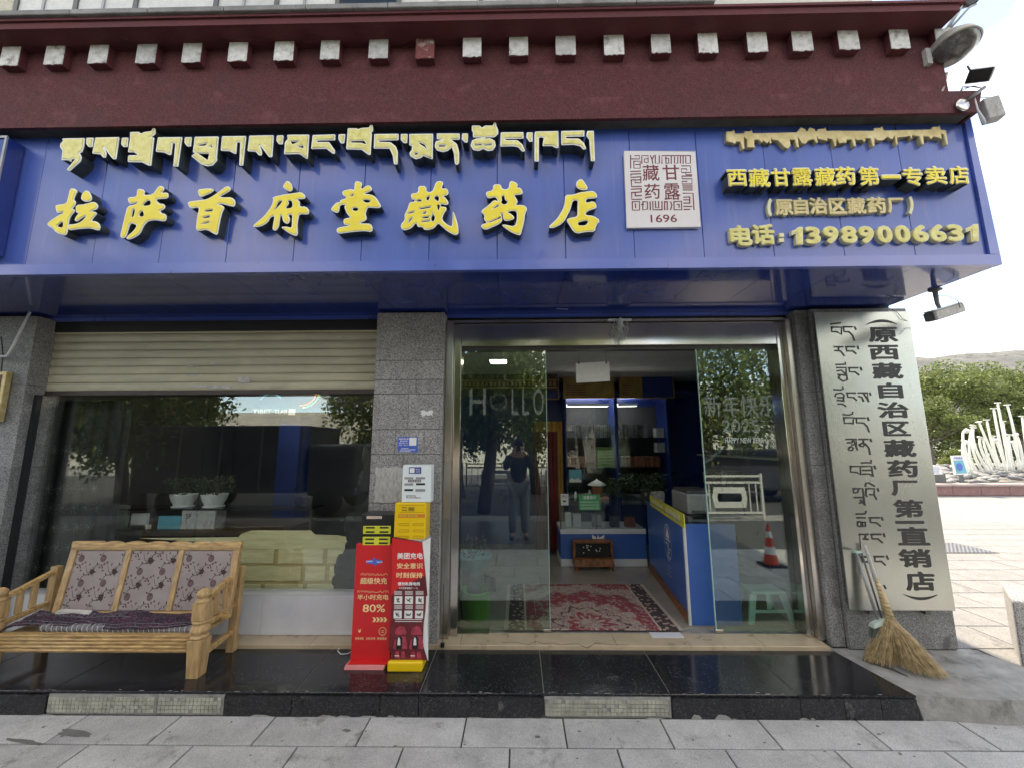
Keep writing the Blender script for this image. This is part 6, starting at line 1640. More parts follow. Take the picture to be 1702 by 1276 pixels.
for r_ in range(2):
    for k in range(3):
        x_ = 682 + k * 142 - r_ * 8; y_ = 160 + r_ * 190
        p = S3((x_, y_, x_ + 103, y_ + 103)); (xa, z1) = A(p[0], p[1], YY - .0015); (xb, z0) = A(p[2], p[3], YY - .0015); b.box(xa, xb, YY - .0015, YY - .001, z0, z1)
        cx_, cz_ = (xa + xb) / 2, (z0 + z1) / 2
        for q in range(5):
            a = random.uniform(0, 6); ribbon(b3, [(cx_ + .015 * math.cos(a + q), cz_ + .015 * math.sin(a)), (cx_ + .01 * math.cos(a + 2 * q), cz_ - .006), (cx_ + .018 * math.cos(a + 3), cz_ + .012 * math.sin(q))], .004, YY - .002 - .0001 * q, .0003)
b.build('poster_picture', M['paper'], ye); b3.build('poster_figure', M['ink'], ye)['kind'] = 'stuff'
bp_, bk_, bw_ = MB(), MB(), MB()
for ox in (0, 212):
    px_prism(bp_, [S(x + ox, y, 1) for x, y in ((690, 650), (705, 590), (760, 555), (815, 570), (840, 640), (830, 672), (700, 672))][::-1], YY - .0014, .0004)
    px_prism(bp_, [S(x + ox, y, 1) for x, y in ((665, 850), (680, 760), (720, 690), (830, 690), (855, 800), (850, 860), (800, 855), (690, 865))][::-1], YY - .0012, .0004)
    for dx in (690, 765): px_prism(bp_, [S(x + ox, y, 1) for x, y in ((dx, 985), (dx + 5, 895), (dx + 50, 890), (dx + 62, 985))][::-1], YY - .0013, .0004)
    px_prism(bk_, [S(x + ox, y, 1) for x, y in ((700, 860), (710, 710), (760, 680), (790, 720), (780, 860))][::-1], YY - .0018, .0004)
    px_prism(bw_, [S(x + ox, y, 1) for x, y in ((722, 810), (728, 730), (742, 700), (758, 730), (762, 810))][::-1], YY - .0024, .0004)
    px_prism(bw_, [S(x + ox, y, 1) for x, y in ((682, 955), (684, 942), (745, 945), (745, 955))][::-1], YY - .0024, .0004)
bp_.build('poster_boots', M['pink_ink'], ye); bk_.build('poster_extinguisher', M['ink'], ye); bw_.build('poster_light', M['paper'], ye)
yc_ = thing('power_bank_cabinet', 'yellow power bank cabinet with six slots below the white cabinet', 'power bank station', (-.8, 3.1, 1.0))
pq = (S(690, 25, 0), S(1075, 45, 0), S(1090, 490, 0), S(1050, 535, 0), S(720, 545, 0), S(688, 495, 0))
(lx, lz) = A(pq[0][0], pq[0][1], 3.05); (hx, hz_) = A(pq[2][0], pq[4][1], 3.05)
yz0, yz1 = hz_, A(690, 835, 3.05)[1]
bevel(MB().box(lx, hx, 3.05, 3.2, yz0, yz1).build('body', M['yplastic'], yc_), .008, 3)
b = MB()
for y in (325, 410, 492):
    for xx in (745, 940):
        (xa, z1), (xb, z0) = A(*S(xx, y - 16, 0), 3.049), A(*S(xx + 122, y + 16, 0), 3.049)
        for q in ((xa, xb, z1 - .0025, z1), (xa, xb, z0, z0 + .0025)): b.box(q[0], q[1], 3.0480, 3.0497, q[2], q[3])
        b.box(xa - .002, xa, 3.048, 3.0497, z0 + .001, z1 - .001); b.box(xb, xb + .002, 3.048, 3.0497, z0 + .001, z1 - .001)
b.build('slot_outline', M['ydark'], yc_)
b = MB(); (xa, z1), (xb, z0) = A(*S(735, 188, 0), 3.049), A(*S(1085, 235, 0), 3.049); b.box(xa, xb, 3.0485, 3.0497, z0, z1); b.build('orange_band', M['orange_ink'], yc_)
b = MB(); tbox(b, '借充电宝 请扫码领取', S2((745, 197, 990, 226)), 3.048, 0, .015); b.build('band_print', M['chart'], yc_)
b = MB(); tbox(b, '共享充电', S2((775, 92, 850, 112)), 3.049, 0, .015); tbox(b, '随借随还', S2((870, 95, 950, 150)), 3.049, 0, .012); tbox(b, '即租即用', S2((780, 130, 850, 150)), 3.049, 0, .015); (xa, z1), (xb, z0) = A(*S(750, 68, 0), 3.0488), A(*S(1075, 165, 0), 3.0488)
for q in ((xa, xb, z1 - .0015, z1), (xa, xb, z0, z0 + .0015)): b.box(q[0], q[1], 3.0488, 3.0497, q[2], q[3])
b.build('label_print', M['print'], yc_)
wc = thing('power_bank_cabinet', 'white power bank cabinet with blue label on top of the yellow one', 'power bank station', (-.76, 3.1, 1.27))
S5 = lambda q: zb((620, 690), 8.508, q)
p0, p1 = S5((418, 700, 0, 0))[:2], S5((812, 1225, 0, 0))[:2]
(wx0, wz1), (wx1, wz0) = A(*p0, 3.06), A(*p1, 3.06)
bevel(MB().box(wx0, wx1, 3.06, 3.17, yz1 + .001, wz1).build('body', M['whitepl'], wc), .008, 3)
def sb(mb, q, Y, d=.001): r_ = S5(q); (xa, z1), (xb, z0) = A(r_[0], r_[1], Y), A(r_[2], r_[3], Y); mb.box(xa, xb, Y, Y + d, z0, z1)
b = MB(); sb(b, (510, 730, 680, 822), 3.0585); b.build('label', M['navy_ink'], wc)
b = MB(); sb(b, (520, 742, 586, 810), 3.0578, .0006); tbox(b, '街电', S5((602, 750, 662, 775)), 3.058, 0, .012); tbox(b, '扫码', S5((602, 785, 662, 803)), 3.058, 0, .012); b.build('label_print', M['white_ink'], wc)
b = MB(); sb(b, (608, 955, 735, 984), 3.0585); sb(b, (443, 1038, 565, 1068), 3.0585); sb(b, (495, 905, 678, 940), 3.0580); bevel(b.build('slot', M['ink'], wc), .002, 1)
b = MB()
for q in ((445, 870, 570, 900), (605, 870, 735, 900), (443, 955, 568, 990), (600, 1038, 738, 1075)): sb(b, q, 3.0590, .0006)
sb(b, (470, 1125, 600, 1165), 3.0585)
bevel(b.build('slot', M['grey'], wc), .002, 1)
b = MB(); tbox(b, '充电宝租借', S5((502, 912, 672, 934)), 3.0575, 0, .012); tbox(b, '美团', S5((482, 1134, 588, 1158)), 3.058, 0, .012); b.build('slot_print', M['white_ink'], wc)
b = MB(); tbox(b, '请扫码', S5((602, 1150, 672, 1172)), 3.0585, 0, .012); b.build('slot_print', M['greydk'], wc)
# blue sticker on the pillar
bs3 = thing('blue_sticker', 'small blue and white information sticker on the granite pillar', 'sticker', (-1.0, 3.328, 1.6))
b = MB(); r_ = S5((345, 300, 635, 520)); b.prism([[A(r_[0] + 1, r_[3] - 1, 3.3275), A(r_[2], r_[3], 3.3275), A(r_[2] - .5, r_[1], 3.3275), A(r_[0], r_[1] + .5, 3.3275)]], 3.3275, 3.3285); b.build('backing', M['blue_ink'], bs3)
b = MB(); 
def sb2(q): r_ = S5(q); (xa, z1), (xb, z0) = A(r_[0], r_[1], 3.327), A(r_[2], r_[3], 3.327); b.box(xa, xb, 3.3268, 3.3274, z0, z1)
sb2((515, 312, 612, 425)); tbox(b, '消防安全', S5((360, 320, 508, 342)), 3.327, 0, .02); tbox(b, '重点单位', S5((385, 352, 490, 370)), 3.327, 0, .02); tbox(b, '责任人', S5((362, 382, 500, 398)), 3.327, 0, .02); tbox(b, '安全第一 预防为主', S5((362, 410, 500, 425)), 3.327, 0, .015); sb2((400, 460, 500, 466)); sb2((385, 480, 600, 487)); sb2((375, 500, 530, 506))
b.build('print', M['white_ink'], bs3)
# white charging cable on the step
b = MB(); pts = [G(x, y, zp + .004) for x, y in ((590, 1078), (578, 1086), (566, 1087), (561, 1081), (566, 1074), (578, 1070), (590, 1064))]
b.tube([(x, y, zp + .006 + (.02 if i > 4 else 0)) for i, (x, y) in enumerate(pts)], .0035, 6); tag(b.build('charging_cable', M['whitepl']), 'white charging cable looping out left of the red stand', 'cable')
b = MB(); x_, y_ = G(741, 1062, .15); b.box(x_ - .016, x_ + .012, 3.29, 3.31, .155, .185); b.tube([(x_, 3.30, .185), (x_ - .005, 3.31, .6)], .003, 5); tag(b.build('floor_bolt', M['ink']), 'small black door stop at the foot of the steel jamb', 'door stop')

# ------------------------------------------------------------------ broom, brush and dustpan edge
br = thing('broom', 'straw broom leaning against the steel name plate', 'broom', (2.75, 3.05, zp))
def Pt(x, y, Y): a_ = A(x, y, Y); return Vector((a_[0], Y, a_[1]))
top = Pt(1437, 905, 3.24); mid = Pt(1455, 960, 3.20); bind = Pt(1479, 1027, 3.13)
b = MB(); b.tube([top, top.lerp(mid, .5), mid, bind], [.010, .012, .014, .016], 8); b.build('handle', M['papergr'], br)
b = MB(); b.tube([mid + Vector((0, -.004, 0)), mid.lerp(bind, .5) + Vector((.0, -.006, 0)), bind], [.010, .024, .030], 10); b.build('straw_neck', M['straw'], br)
b = MB()
for k in range(9):
    p = mid.lerp(bind, .1 + k * .1); rr = .012 + .022 * (k / 9)
    b.tube([(p.x + rr * 1.12 * math.cos(a), p.y - .004 + rr * 1.12 * math.sin(a), p.z + .012 * math.cos(a) * -.4) for a in [q * math.pi / 6 for q in range(13)]], .0018, 4, caps=False)
b.build('binding', M['strawd'], br)
b = MB(); random.seed(21)
lo = [(1441, 1100), (1447, 1104), (1460, 1106), (1478, 1109), (1492, 1108), (1505, 1113), (1520, 1120), (1540, 1126), (1560, 1129), (1579, 1131)]
for k in range(900):
    t = random.random() ** .85; i = min(int(t * 9), 8); f = t * 9 - i
    ex, ey = lo[i][0] * (1 - f) + lo[i + 1][0] * f, lo[i][1] * (1 - f) + lo[i + 1][1] * f
    gx1, gy1 = G(ex + random.uniform(-3, 3), ey + random.uniform(-5, 1), zp + .004)
    e = Vector((gx1, gy1 + random.uniform(-.01, .05), zp + random.uniform(.004, .02)))
    s0 = bind + Vector((random.uniform(-.026, .026), random.uniform(-.02, .02), random.uniform(-.01, .01)))
    m_ = s0.lerp(e, .5) + Vector(((t - .4) * -.02 + random.uniform(-.012, .012), random.uniform(-.025, .02), random.uniform(.0, .03)))
    e2 = e + Vector((random.uniform(-.012, .018), random.uniform(-.01, .01), random.uniform(-.003, .004)))
    q1 = s0.lerp(e, .25) + (m_ - s0.lerp(e, .5)) * .7; q3 = s0.lerp(e, .78) + (m_ - s0.lerp(e, .5)) * .6
    w = random.uniform(.0012, .0026)
    b.tube([s0, q1, m_, q3, e2], [w, w, w * .9, w * .7, w * .4], 3, caps=False)
b.build('bristles', M['straw'], br)['kind'] = 'stuff'
hb = thing('floor_brush', 'grey plastic floor brush with a steel pole and green strap standing behind the broom', 'brush', (2.66, 3.2, .3))
b = MB(); t0, t1 = Pt(1424, 920, 3.25), Pt(1459, 1030, 3.17); b.tube([t0, t1], .009, 8); b.build('pole', M['grey'], hb)
b = MB(); t2 = Pt(1432, 918, 3.24); b.tube([t2, Pt(1466, 1028, 3.16)], .006, 8); b.build('pole', M['greydk'], hb)
b = MB(); p, q = Pt(1447, 1038, 3.16), Pt(1470, 1030, 3.16); b.hexa([p + Vector((0, -.03, -.016)), q + Vector((.0, -.03, -.016)), q + Vector((0, .03, -.016)), p + Vector((0, .03, -.016)), p + Vector((.01, -.02, .012)), q + Vector((0, -.02, .024)), q + Vector((0, .02, .024)), p + Vector((.01, .02, .012))]); bevel(b.build('brush_head', M['frost'], hb), .006, 2)
b = MB()
for k in range(160):
    u_ = random.random(); s_ = p.lerp(q, u_) + Vector((0, random.uniform(-.025, .025), -.016)); b.tube([s_, s_ + Vector((random.uniform(-.012, .004) - .008, random.uniform(-.01, .01), -.07))], .0012, 3, caps=False)
b.build('bristles', M['frostd'], hb)['kind'] = 'stuff'
b = MB()
for k in range(5): b.tube([Pt(1433, 917, 3.23), Pt(1425, 915 + k, 3.22), Pt(1419 - k, 914 + k * .5, 3.21), Pt(1417, 916, 3.225)], .0028, 5)
b.build('strap', M['stool'], hb)
dp = thing('dustpan', 'dark thin dustpan edge sticking out under the broom straw', 'dustpan', (2.6, 3.0, zp))
x0, y0 = G(1483, 1113, zp); x1, y1 = G(1509, 1124, zp)
MB().hexa([(x0, y0, zp + .001), (x1, y1, zp + .001), (x1 - .03, y1 + .16, zp + .001), (x0 - .1, y0 + .12, zp + .001), (x0, y0, zp + .006), (x1, y1, zp + .006), (x1 - .03, y1 + .16, zp + .012), (x0 - .1, y0 + .12, zp + .012)]).build('pan', M['greydk'], dp)

# ------------------------------------------------------------------ fittings on the corner
def vec(x, y, Y): return Pt(x, y, Y)
def disc_mat(d, up=(0, 0, 1)):
    return Vector(d).normalized().to_track_quat('Z', 'Y').to_matrix()
fl = thing('flood_lamp', 'large grey domed lamp with a dusty lens at the roof corner', 'lamp', tuple(vec(1585, 85, 2.42)))
c = vec(1582, 78, 2.42); ax = (camo.matrix_world.translation - c).normalized()
down = (ax * .62 + CR * .40 - CU * .68).normalized(); tm = disc_mat(down)
rad = .135
b = MB(); b.lathe(c, [(.001, -.115), (.04, -.115), (.045, -.085), (.09, -.065), (.125, -.02), (rad, .015), (rad + .004, .03), (rad - .006, .032)], 32, tilt=tm); b.build('shade', M['lampgr'], fl)
b = MB(); b.lathe(c, [(rad - .005, .026), (rad - .02, .055), (rad - .055, .080), (.04, .095), (.001, .1)], 32, tilt=tm); b.build('lens', M['lens'], fl)
b = MB(); s_ = c - down * .11; b.lathe(s_, [(.001, -.04), (.035, -.04), (.04, 0), (.05, .03)], 16, tilt=tm); b.build('cap', M['lampgr'], fl)
b = MB(); b.tube([s_ - down * .03, vec(1594, 18, 2.42), vec(1603, -10, 2.45)], .012, 8); b.tube([s_ - down * .02, vec(1612, 12, 2.43), vec(1622, 8, 2.43)], .008, 6); b.tube([s_ - down * .03, vec(1550, 90, 2.45), vec(1548, 100, 2.455)], .012, 8)
b.build('bracket_arm', M['grey'], fl)
b = MB(); p = vec(1541, 95, 2.44); b.box(p.x - .012, p.x + .022, 2.43, 2.459, p.z - .06, p.z + .06); b.build('bracket_plate', M['papergr'], fl)
b = MB(); b.tube([vec(1573, 122, 2.47), vec(1568, 145, 2.47), vec(1563, 158, 2.46), vec(1578, 162, 2.47)], .010, 8); tag(b.build('pipe', M['papergr']), 'short white pipe bending under the domed lamp', 'pipe')
tc2 = thing('top_camera', 'dark round camera cut by the top edge of the photo above the domed lamp', 'camera', tuple(vec(1612, 0, 2.43)))
p = vec(1613, -2, 2.43); b = MB(); b.lathe(p, [(.001, -.06), (.045, -.06), (.048, .02), (.030, .024), (.028, .012), (.001, .012)], 20, tilt=disc_mat((-.2, -.8, -.6))); b.build('camera_body', M['greydk'], tc2)
b = MB(); b.tube([p, p + Vector((-.03, .02, .12))], .02, 8); b.build('camera_arm', M['grey'], tc2)
# small black floodlight
sf2 = thing('black_floodlight', 'small black rectangular floodlight on an arm at the right of the roof corner', 'lamp', tuple(vec(1628, 125, 2.45)))
c = vec(1629, 125, 2.45); zf = ax * .9 - CU * .3 - CR * .25; zf.normalize(); xf = (CR * .95 + CU * .33); xf = (xf - zf * xf.dot(zf)).normalized(); rot = Matrix((xf, -zf, xf.cross(-zf))).transposed()
def robox(b, c, sx, sy, sz, rot):
    pts = [c + rot @ Vector((x * sx, y * sy, z * sz)) for z in (-.5, .5) for x, y in ((-.5, -.5), (.5, -.5), (.5, .5), (-.5, .5))]
    b.hexa(pts)
b = MB(); robox(b, c, .125, .05, .085, rot); bevel(b.build('housing', M['whiteframe'], sf2), .01, 3)
b = MB(); robox(b, c + rot @ Vector((-.003, -.027, .004)), .115, .006, .078, rot); bevel(b.build('glass', M['ink'], sf2), .004, 2)
b = MB(); b.tube([vec(1603, 173, 2.43), vec(1617, 160, 2.40), vec(1636, 146, 2.43)], .011, 8); b.tube([vec(1612, 117, 2.45), vec(1608, 110, 2.45)], .006, 6)
for k in range(3): b.tube([vec(1585 + 3 * k, 163, 2.46), vec(1600, 150 - 3 * k, 2.44), vec(1618, 143 + k, 2.44), vec(1632, 147, 2.44)], .0028, 5)
b.build('arm', M['greydk'], sf2)
b = MB(); b.lathe(vec(1601, 174, 2.415), [(.001, .004), (.036, .004), (.045, -.001), (.045, -.006)], 20, tilt=disc_mat((0, -1, 0))); b.build('base_plate', M['steel'], sf2)
jb = thing('junction_box', 'weathered white junction box with a hanging cable on the maroon moulding corner', 'box', tuple(vec(1647, 184, 2.45)))
c = vec(1646, 184, 2.46); b = MB(); robox(b, c, .088, .07, .155, Euler((0, R(-6), R(-14))).to_matrix()); bevel(b.build('housing', M['papergr'], jb), .006, 2)
b = MB(); b.tube([vec(1620, 164, 2.41), vec(1625, 182, 2.40), vec(1634, 200, 2.41), vec(1637, 206, 2.42)], [.004, .005, .010, .006], 6); b.tube([vec(1622, 163, 2.44), vec(1640, 162, 2.44), vec(1650, 164, 2.45)], .003, 5); b.build('cable', M['whiteframe'], jb)
# security camera under the soffit
cm = thing('security_camera', 'white bullet security camera hanging under the soffit end', 'camera', tuple(vec(1568, 522, 3.0)))
Yc_ = 2.95
b = MB(); b.tube([(vec(1549, 450, Yc_).x, Yc_, ZS), vec(1553, 478, Yc_), vec(1558, 505, Yc_), vec(1562, 513, Yc_)], [.020, .018, .014, .012], 10); b.build('arm', M['grey'], cm)
b = MB(); b.lathe((vec(1549, 450, Yc_).x, Yc_, ZS - .012), [(.001, 0), (.04, 0), (.04, .012)], 16); b.build('mount', M['greydk'], cm)
c0, c1_ = vec(1546, 527, Yc_ - .05), vec(1594, 512, Yc_ + .08)
b = MB(); b.bar(c0, c1_, .072, .075); bevel(b.build('housing', M['papergr'], cm), .014, 3)
dv = (c0 - c1_).normalized()
b = MB(); b.bar(c0 + dv * .001, c0 + dv * .012, .06, .06); b.build('front', M['greydk'], cm)
b = MB(); b.bar(c0 + dv * .03 + Vector((0, 0, .042)), c1_ + Vector((0, 0, .042)), .082, .006); b.build('sun_shield', M['whiteframe'], cm)
wr = MB(); wr.tube([vec(1474, 510, 3.2), vec(1497, 497, 3.15), vec(1515, 486, 3.05), vec(1535, 475, 3.0), vec(1550, 474, Yc_)], .004, 5)
wr.tube([vec(1512, 492, 3.1), vec(1520, 476, 3.05), vec(1545, 470, 3.0)], .007, 5)
wr.tube([vec(1556, 492, Yc_), vec(1575, 492, Yc_), vec(1592, 500, Yc_), vec(1596, 512, Yc_)], .0028, 5)
wr.tube([vec(1478, 512, 3.27), vec(1492, 520, 3.26), vec(1500, 530, 3.26), vec(1508, 534, 3.27)], .002, 4)
wr.tube([vec(1496, 556, 3.26), vec(1506, 545, 3.26), vec(1518, 546, 3.27)], .0015, 4)
tag(wr.build('loose_wire', M['ink']), 'loose black wires running under the soffit from the plate to the camera', 'wire')

# ------------------------------------------------------------------ background on the right: plaza
gr = tag(MB().box(6.1, 7.35, 6.55, 7.2, .0025, .006).build('drain_cover', M['greydk']), 'wide dark drain grating set in the sunlit plaza', 'drain')
gb = MB()
for k in range(20): gb.box(6.12 + k * .061, 6.15 + k * .061, 6.56, 7.19, .0061, .013)
for k in range(11): gb.box(6.1, 7.35, 6.56 + k * .06, 6.575 + k * .06, .0131, .016)
o = gb.build('grating_bar', M['grey'], gr); o['kind'] = 'stuff'
bo = thing('stone_bollard', 'grey granite bollard block at the right edge of the plaza', 'bollard', (3.75, 3.35, 0))
b = MB(); b.hexa([(3.70, 3.28, 0), (4.1, 3.22, 0), (4.4, 3.66, 0), (4.12, 3.7, 0), (3.71, 3.28, .50), (4.1, 3.22, .47), (4.4, 3.66, .47), (4.12, 3.7, .49)]); bevel(b.build('block', M['granite'], bo), .02, 3)
# fountain bed wall
fb_ = thing('fountain_bed', 'low red sandstone wall round the raised cobble bed', 'planter', (17, 14, 0))
for k in range(22):
    x = 11.2 + k * .9
    bevel(MB().box(x, x + .895, 13.4, 13.7, 0, .29).build('wall_block', M['planter'], fb_, loc=(x, 13.4, 0)), .006, 1)
    bevel(MB().box(x, x + .895, 13.34, 13.78, .2905, .36).build('coping_block', M['coping'], fb_, loc=(x, 13.34, .29)), .008, 1)
MB().box(11.2, 31, 13.75, 24, -.02, .25).build('bed_fill', M['concrete'], fb_)
MB().box(11.2, 13.2, 13.9, 20, .25, .42).build('step', M['beamend'], fb_)
random.seed(31)
cbm = MB(); cbm.sphere((14, 15, .4), .5, 10, (1, 1, .55))
cb0 = cbm.build('cobble', M['cobble'], fb_, loc=(14, 15, .4))
for k in range(290):
    u_ = random.random(); x = 14.6 + random.random() * 8; y = 14.0 + random.random() * 3.2
    d_ = max(0, 1 - abs(x - 19) / 5) * .35 + .28 + (y - 14) * .06
    o = cb0 if k == 0 else cb0.copy()
    if k: COL.objects.link(o); o.parent = fb_
    o.location = Vector((x, y, d_)) - fb_.location
    s_ = random.uniform(.22, .42); o.scale = (s_, s_ * random.uniform(.6, 1), s_ * .7); o.rotation_euler = (random.uniform(-.3, .3), random.uniform(-.3, .3), random.uniform(0, 3))
sculp = thing('fountain_sculpture', 'fan of curved white tubes rising from the cobble bed', 'sculpture', (18, 15.2, .5))
o5 = (1500, 560)
def s5(x, y): return (o5[0] + x / 4.253, o5[1] + y / 4.253)
TUB = [((415, 830), (430, 730), (450, 662), (500, 980)), ((465, 975), (425, 800), (450, 745), None), ((540, 970), (440, 820), (435, 735), None), ((580, 968), (500, 800), (497, 625), None), ((560, 970), (480, 850), (485, 660), None), ((640, 960), (560, 800), (550, 710), None), ((620, 962), (520, 790), (500, 640), None), ((690, 955), (590, 720), (540, 600), None), ((700, 955), (640, 780), (596, 585), None), ((655, 958), (600, 830), (570, 720), None), ((735, 955), (680, 700), (645, 505), None), ((760, 950), (715, 690), (672, 465), None), ((745, 955), (690, 800), (655, 725), None), ((720, 958), (660, 830), (640, 700), None), ((800, 950), (740, 760), (710, 595), None), ((830, 950), (790, 680), (740, 480), None), ((860, 940), (830, 760), (800, 690), None), ((790, 955), (760, 790), (752, 690), None), ((850, 950), (800, 800), (775, 740), None), ((900, 940), (870, 740), (845, 560), None), ((930, 940), (905, 700), (880, 500), None), ((960, 940), (950, 720), (950, 560), None), ((1000, 940), (1010, 740), (1020, 610), None), ((480, 978), (455, 900), (420, 800), None)]
for i, (p0, p1, p2, _) in enumerate(TUB):
    Yt = 14.9 + (i % 5) * .28
    if i == 0: p0 = (500, 980)
    a_, m_, c_ = [Vector((A(*s5(*p), Yt)[0], Yt, A(*s5(*p), Yt)[1])) for p in (p0, p1, p2)]
    ctrl = m_ * 2 - (a_ + c_) * .5
    pts = [a_ * (1 - t) ** 2 + ctrl * 2 * t * (1 - t) + c_ * t * t for t in [k / 12 for k in range(13)]]
    b = MB(); b.tube(pts, [.043 - .012 * k / 12 for k in range(13)], 8)
    d_ = (pts[-1] - pts[-2]).normalized(); b.lathe(pts[-1], [(.001, -.01), (.085, -.01), (.09, .02), (.001, .025)], 12, tilt=disc_mat(d_))
    b.build('tube', M['pole'], sculp)
# information boards
ib = thing('info_board', 'upright blue and white information board left of the tube sculpture', 'board', tuple(vec(1595, 785, 13.9)))
def tboard(t, q, Y, m_):
    pts = [A(*s5(*p), Y) for p in q]; b = MB(); b.prism([pts], Y, Y + .06); return b.build('board', m_, t)
tboard(ib, ((375, 972), (465, 970), (430, 835), (350, 838)), 13.86, M['paper'])
tboard(ib, ((385, 962), (458, 960), (428, 868), (362, 870)), 13.85, M['basin'])
b = MB(); p = A(*s5(405, 915), 13.84); b.prism([[(p[0] + .1 * math.cos(a), p[1] + .13 * math.sin(a)) for a in [k * .5 for k in range(12)]]], 13.84, None); tbox(b, '文明旅游', zb(o5, 4.253, (362, 845, 425, 862)), 13.838, 0, .02); b.build('print', M['blue_ink'], ib)
p = A(*s5(420, 975), 13.95); MB().box(p[0] - .05, p[0] + .05, 13.95, 14.02, .2, p[1] + .3).build('post', M['greydk'], ib)
ib2 = thing('info_board', 'low tilted white information board beside the steel name plate', 'board', tuple(vec(1555, 785, 13.9)))
tboard(ib2, ((200, 970), (288, 968), (262, 908), (200, 908)), 13.86, M['paper'])
b = MB()
for k in range(4): tbox(b, '拉萨欢迎你', zb(o5, 4.253, (212, 918 + k * 12, 262, 925 + k * 12)), 13.855, 0, .01)
b.build('print', M['blue_ink'], ib2)
p = A(*s5(240, 975), 13.95); MB().box(p[0] - .3, p[0] + .3, 13.95, 14.02, .2, p[1] + .05).build('post', M['greydk'], ib2)

# ------------------------------------------------------------------ trees
def tree(name, label, base, h, cr, zc_, leafm, nleaf, lsz, seed, group=None, trunk_r=.14, nclump=26, lean=0, droop=0, flat=.8, forks=5):
    rng = np.random.default_rng(seed)
    t = thing(name, label, 'tree', base, group)
    bx_, by_, bz_ = base
    b = MB(); b.smooth = True
    fork = bz_ + h * .32
    b.tube([(bx_, by_, bz_ - .1), (bx_ + lean * .3, by_, bz_ + h * .16), (bx_ + lean * .5, by_ + .05, fork)], [trunk_r * 1.15, trunk_r, trunk_r * .85], 9)
    cl = []
    for k in range(nclump):
        while True:
            p = rng.uniform(-1, 1, 3)
            if np.dot(p, p) < 1: break
        p /= max(np.linalg.norm(p), 1e-3) / rng.uniform(.35, 1) 
        cl.append((bx_ + lean + p[0] * cr, by_ + p[1] * cr, bz_ + zc_ + p[2] * cr * flat, rng.uniform(.22, .42) * cr))
    for k in range(forks):
        c_ = cl[k]
        b.tube([(bx_ + lean * .5, by_ + .05, fork - .05), ((bx_ + lean * .5) * .5 + c_[0] * .5 + rng.uniform(-.1, .1), by_ * .5 + c_[1] * .5, fork * .55 + c_[2] * .45), (c_[0], c_[1], c_[2])], [trunk_r * .6, trunk_r * .35, .015], 6)
    for k in range(forks, min(nclump, forks * 4)):
        c_ = cl[k]; d_ = cl[k % forks]
        b.tube([((bx_ + d_[0]) / 2, (by_ + d_[1]) / 2, (fork + d_[2]) / 2), (c_[0], c_[1], c_[2])], [trunk_r * .22, .008], 5)
    b.build('trunk', M['bark'], t)
    n = nleaf
    ci = rng.integers(0, nclump, n); C_ = np.array(cl)[ci]
    v = rng.normal(size=(n, 3)); v /= np.linalg.norm(v, axis=1)[:, None]
    r_ = C_[:, 3] * rng.random(n) ** .4
    P0 = C_[:, :3] + v * r_[:, None] * np.array([1, 1, .75])
    P0[:, 2] -= droop * rng.random(n) ** 2 * 1.2
    d1 = rng.normal(size=(n, 3)); d1[:, 2] -= .3 + droop; d1 /= np.linalg.norm(d1, axis=1)[:, None]
    d2 = np.cross(d1, rng.normal(size=(n, 3))); d2 /= np.linalg.norm(d2, axis=1)[:, None]
    s_ = (lsz * rng.uniform(.6, 1.4, n))[:, None]
    V = np.stack([P0 - d1 * s_ * .5, P0 + d2 * s_ * .28, P0 + d1 * s_ * .5, P0 - d2 * s_ * .28], 1).reshape(-1, 3) - np.array(base)
    me = D.meshes.new('crown'); me.vertices.add(4 * n); me.loops.add(4 * n); me.polygons.add(n)
    me.vertices.foreach_set('co', V.astype(np.float32).ravel()); me.loops.foreach_set('vertex_index', np.arange(4 * n, dtype=np.int32))
    me.polygons.foreach_set('loop_start', np.arange(0, 4 * n, 4, dtype=np.int32)); me.update(calc_edges=True); me.materials.append(M[leafm])
    o = D.objects.new('crown', me); COL.objects.link(o); o.parent = t
    return t
G1 = 'trees behind the plaza fountain'
tree('plaza_tree', 'tree with a broad yellow green crown behind the left end of the tube sculpture', (27.0, 27, 0), 6, 3.6, 4.2, 'leaf', 26000, .17, 1, G1, flat=.75)
tree('plaza_tree', 'light green rounded tree directly behind the tallest white tubes', (33.5, 27.5, 0), 6, 3.5, 4.4, 'leaf', 26000, .17, 2, G1, flat=.7)
tree('plaza_tree', 'green tree half hidden behind the steel name plate', (21.5, 27, 0), 6.5, 3.0, 4.2, 'leaf', 20000, .17, 3, G1)
tree('plaza_tree', 'darker tree at the right edge behind the white tubes', (39, 30, 0), 6, 3.8, 4.0, 'leaf', 18000, .18, 4, G1)
tree('plaza_tree', 'thin trunked small tree before the dark hedge at the plaza', (22.5, 22.5, 0), 5, 1.7, 2.9, 'leaf', 7000, .13, 5, G1, trunk_r=.07)
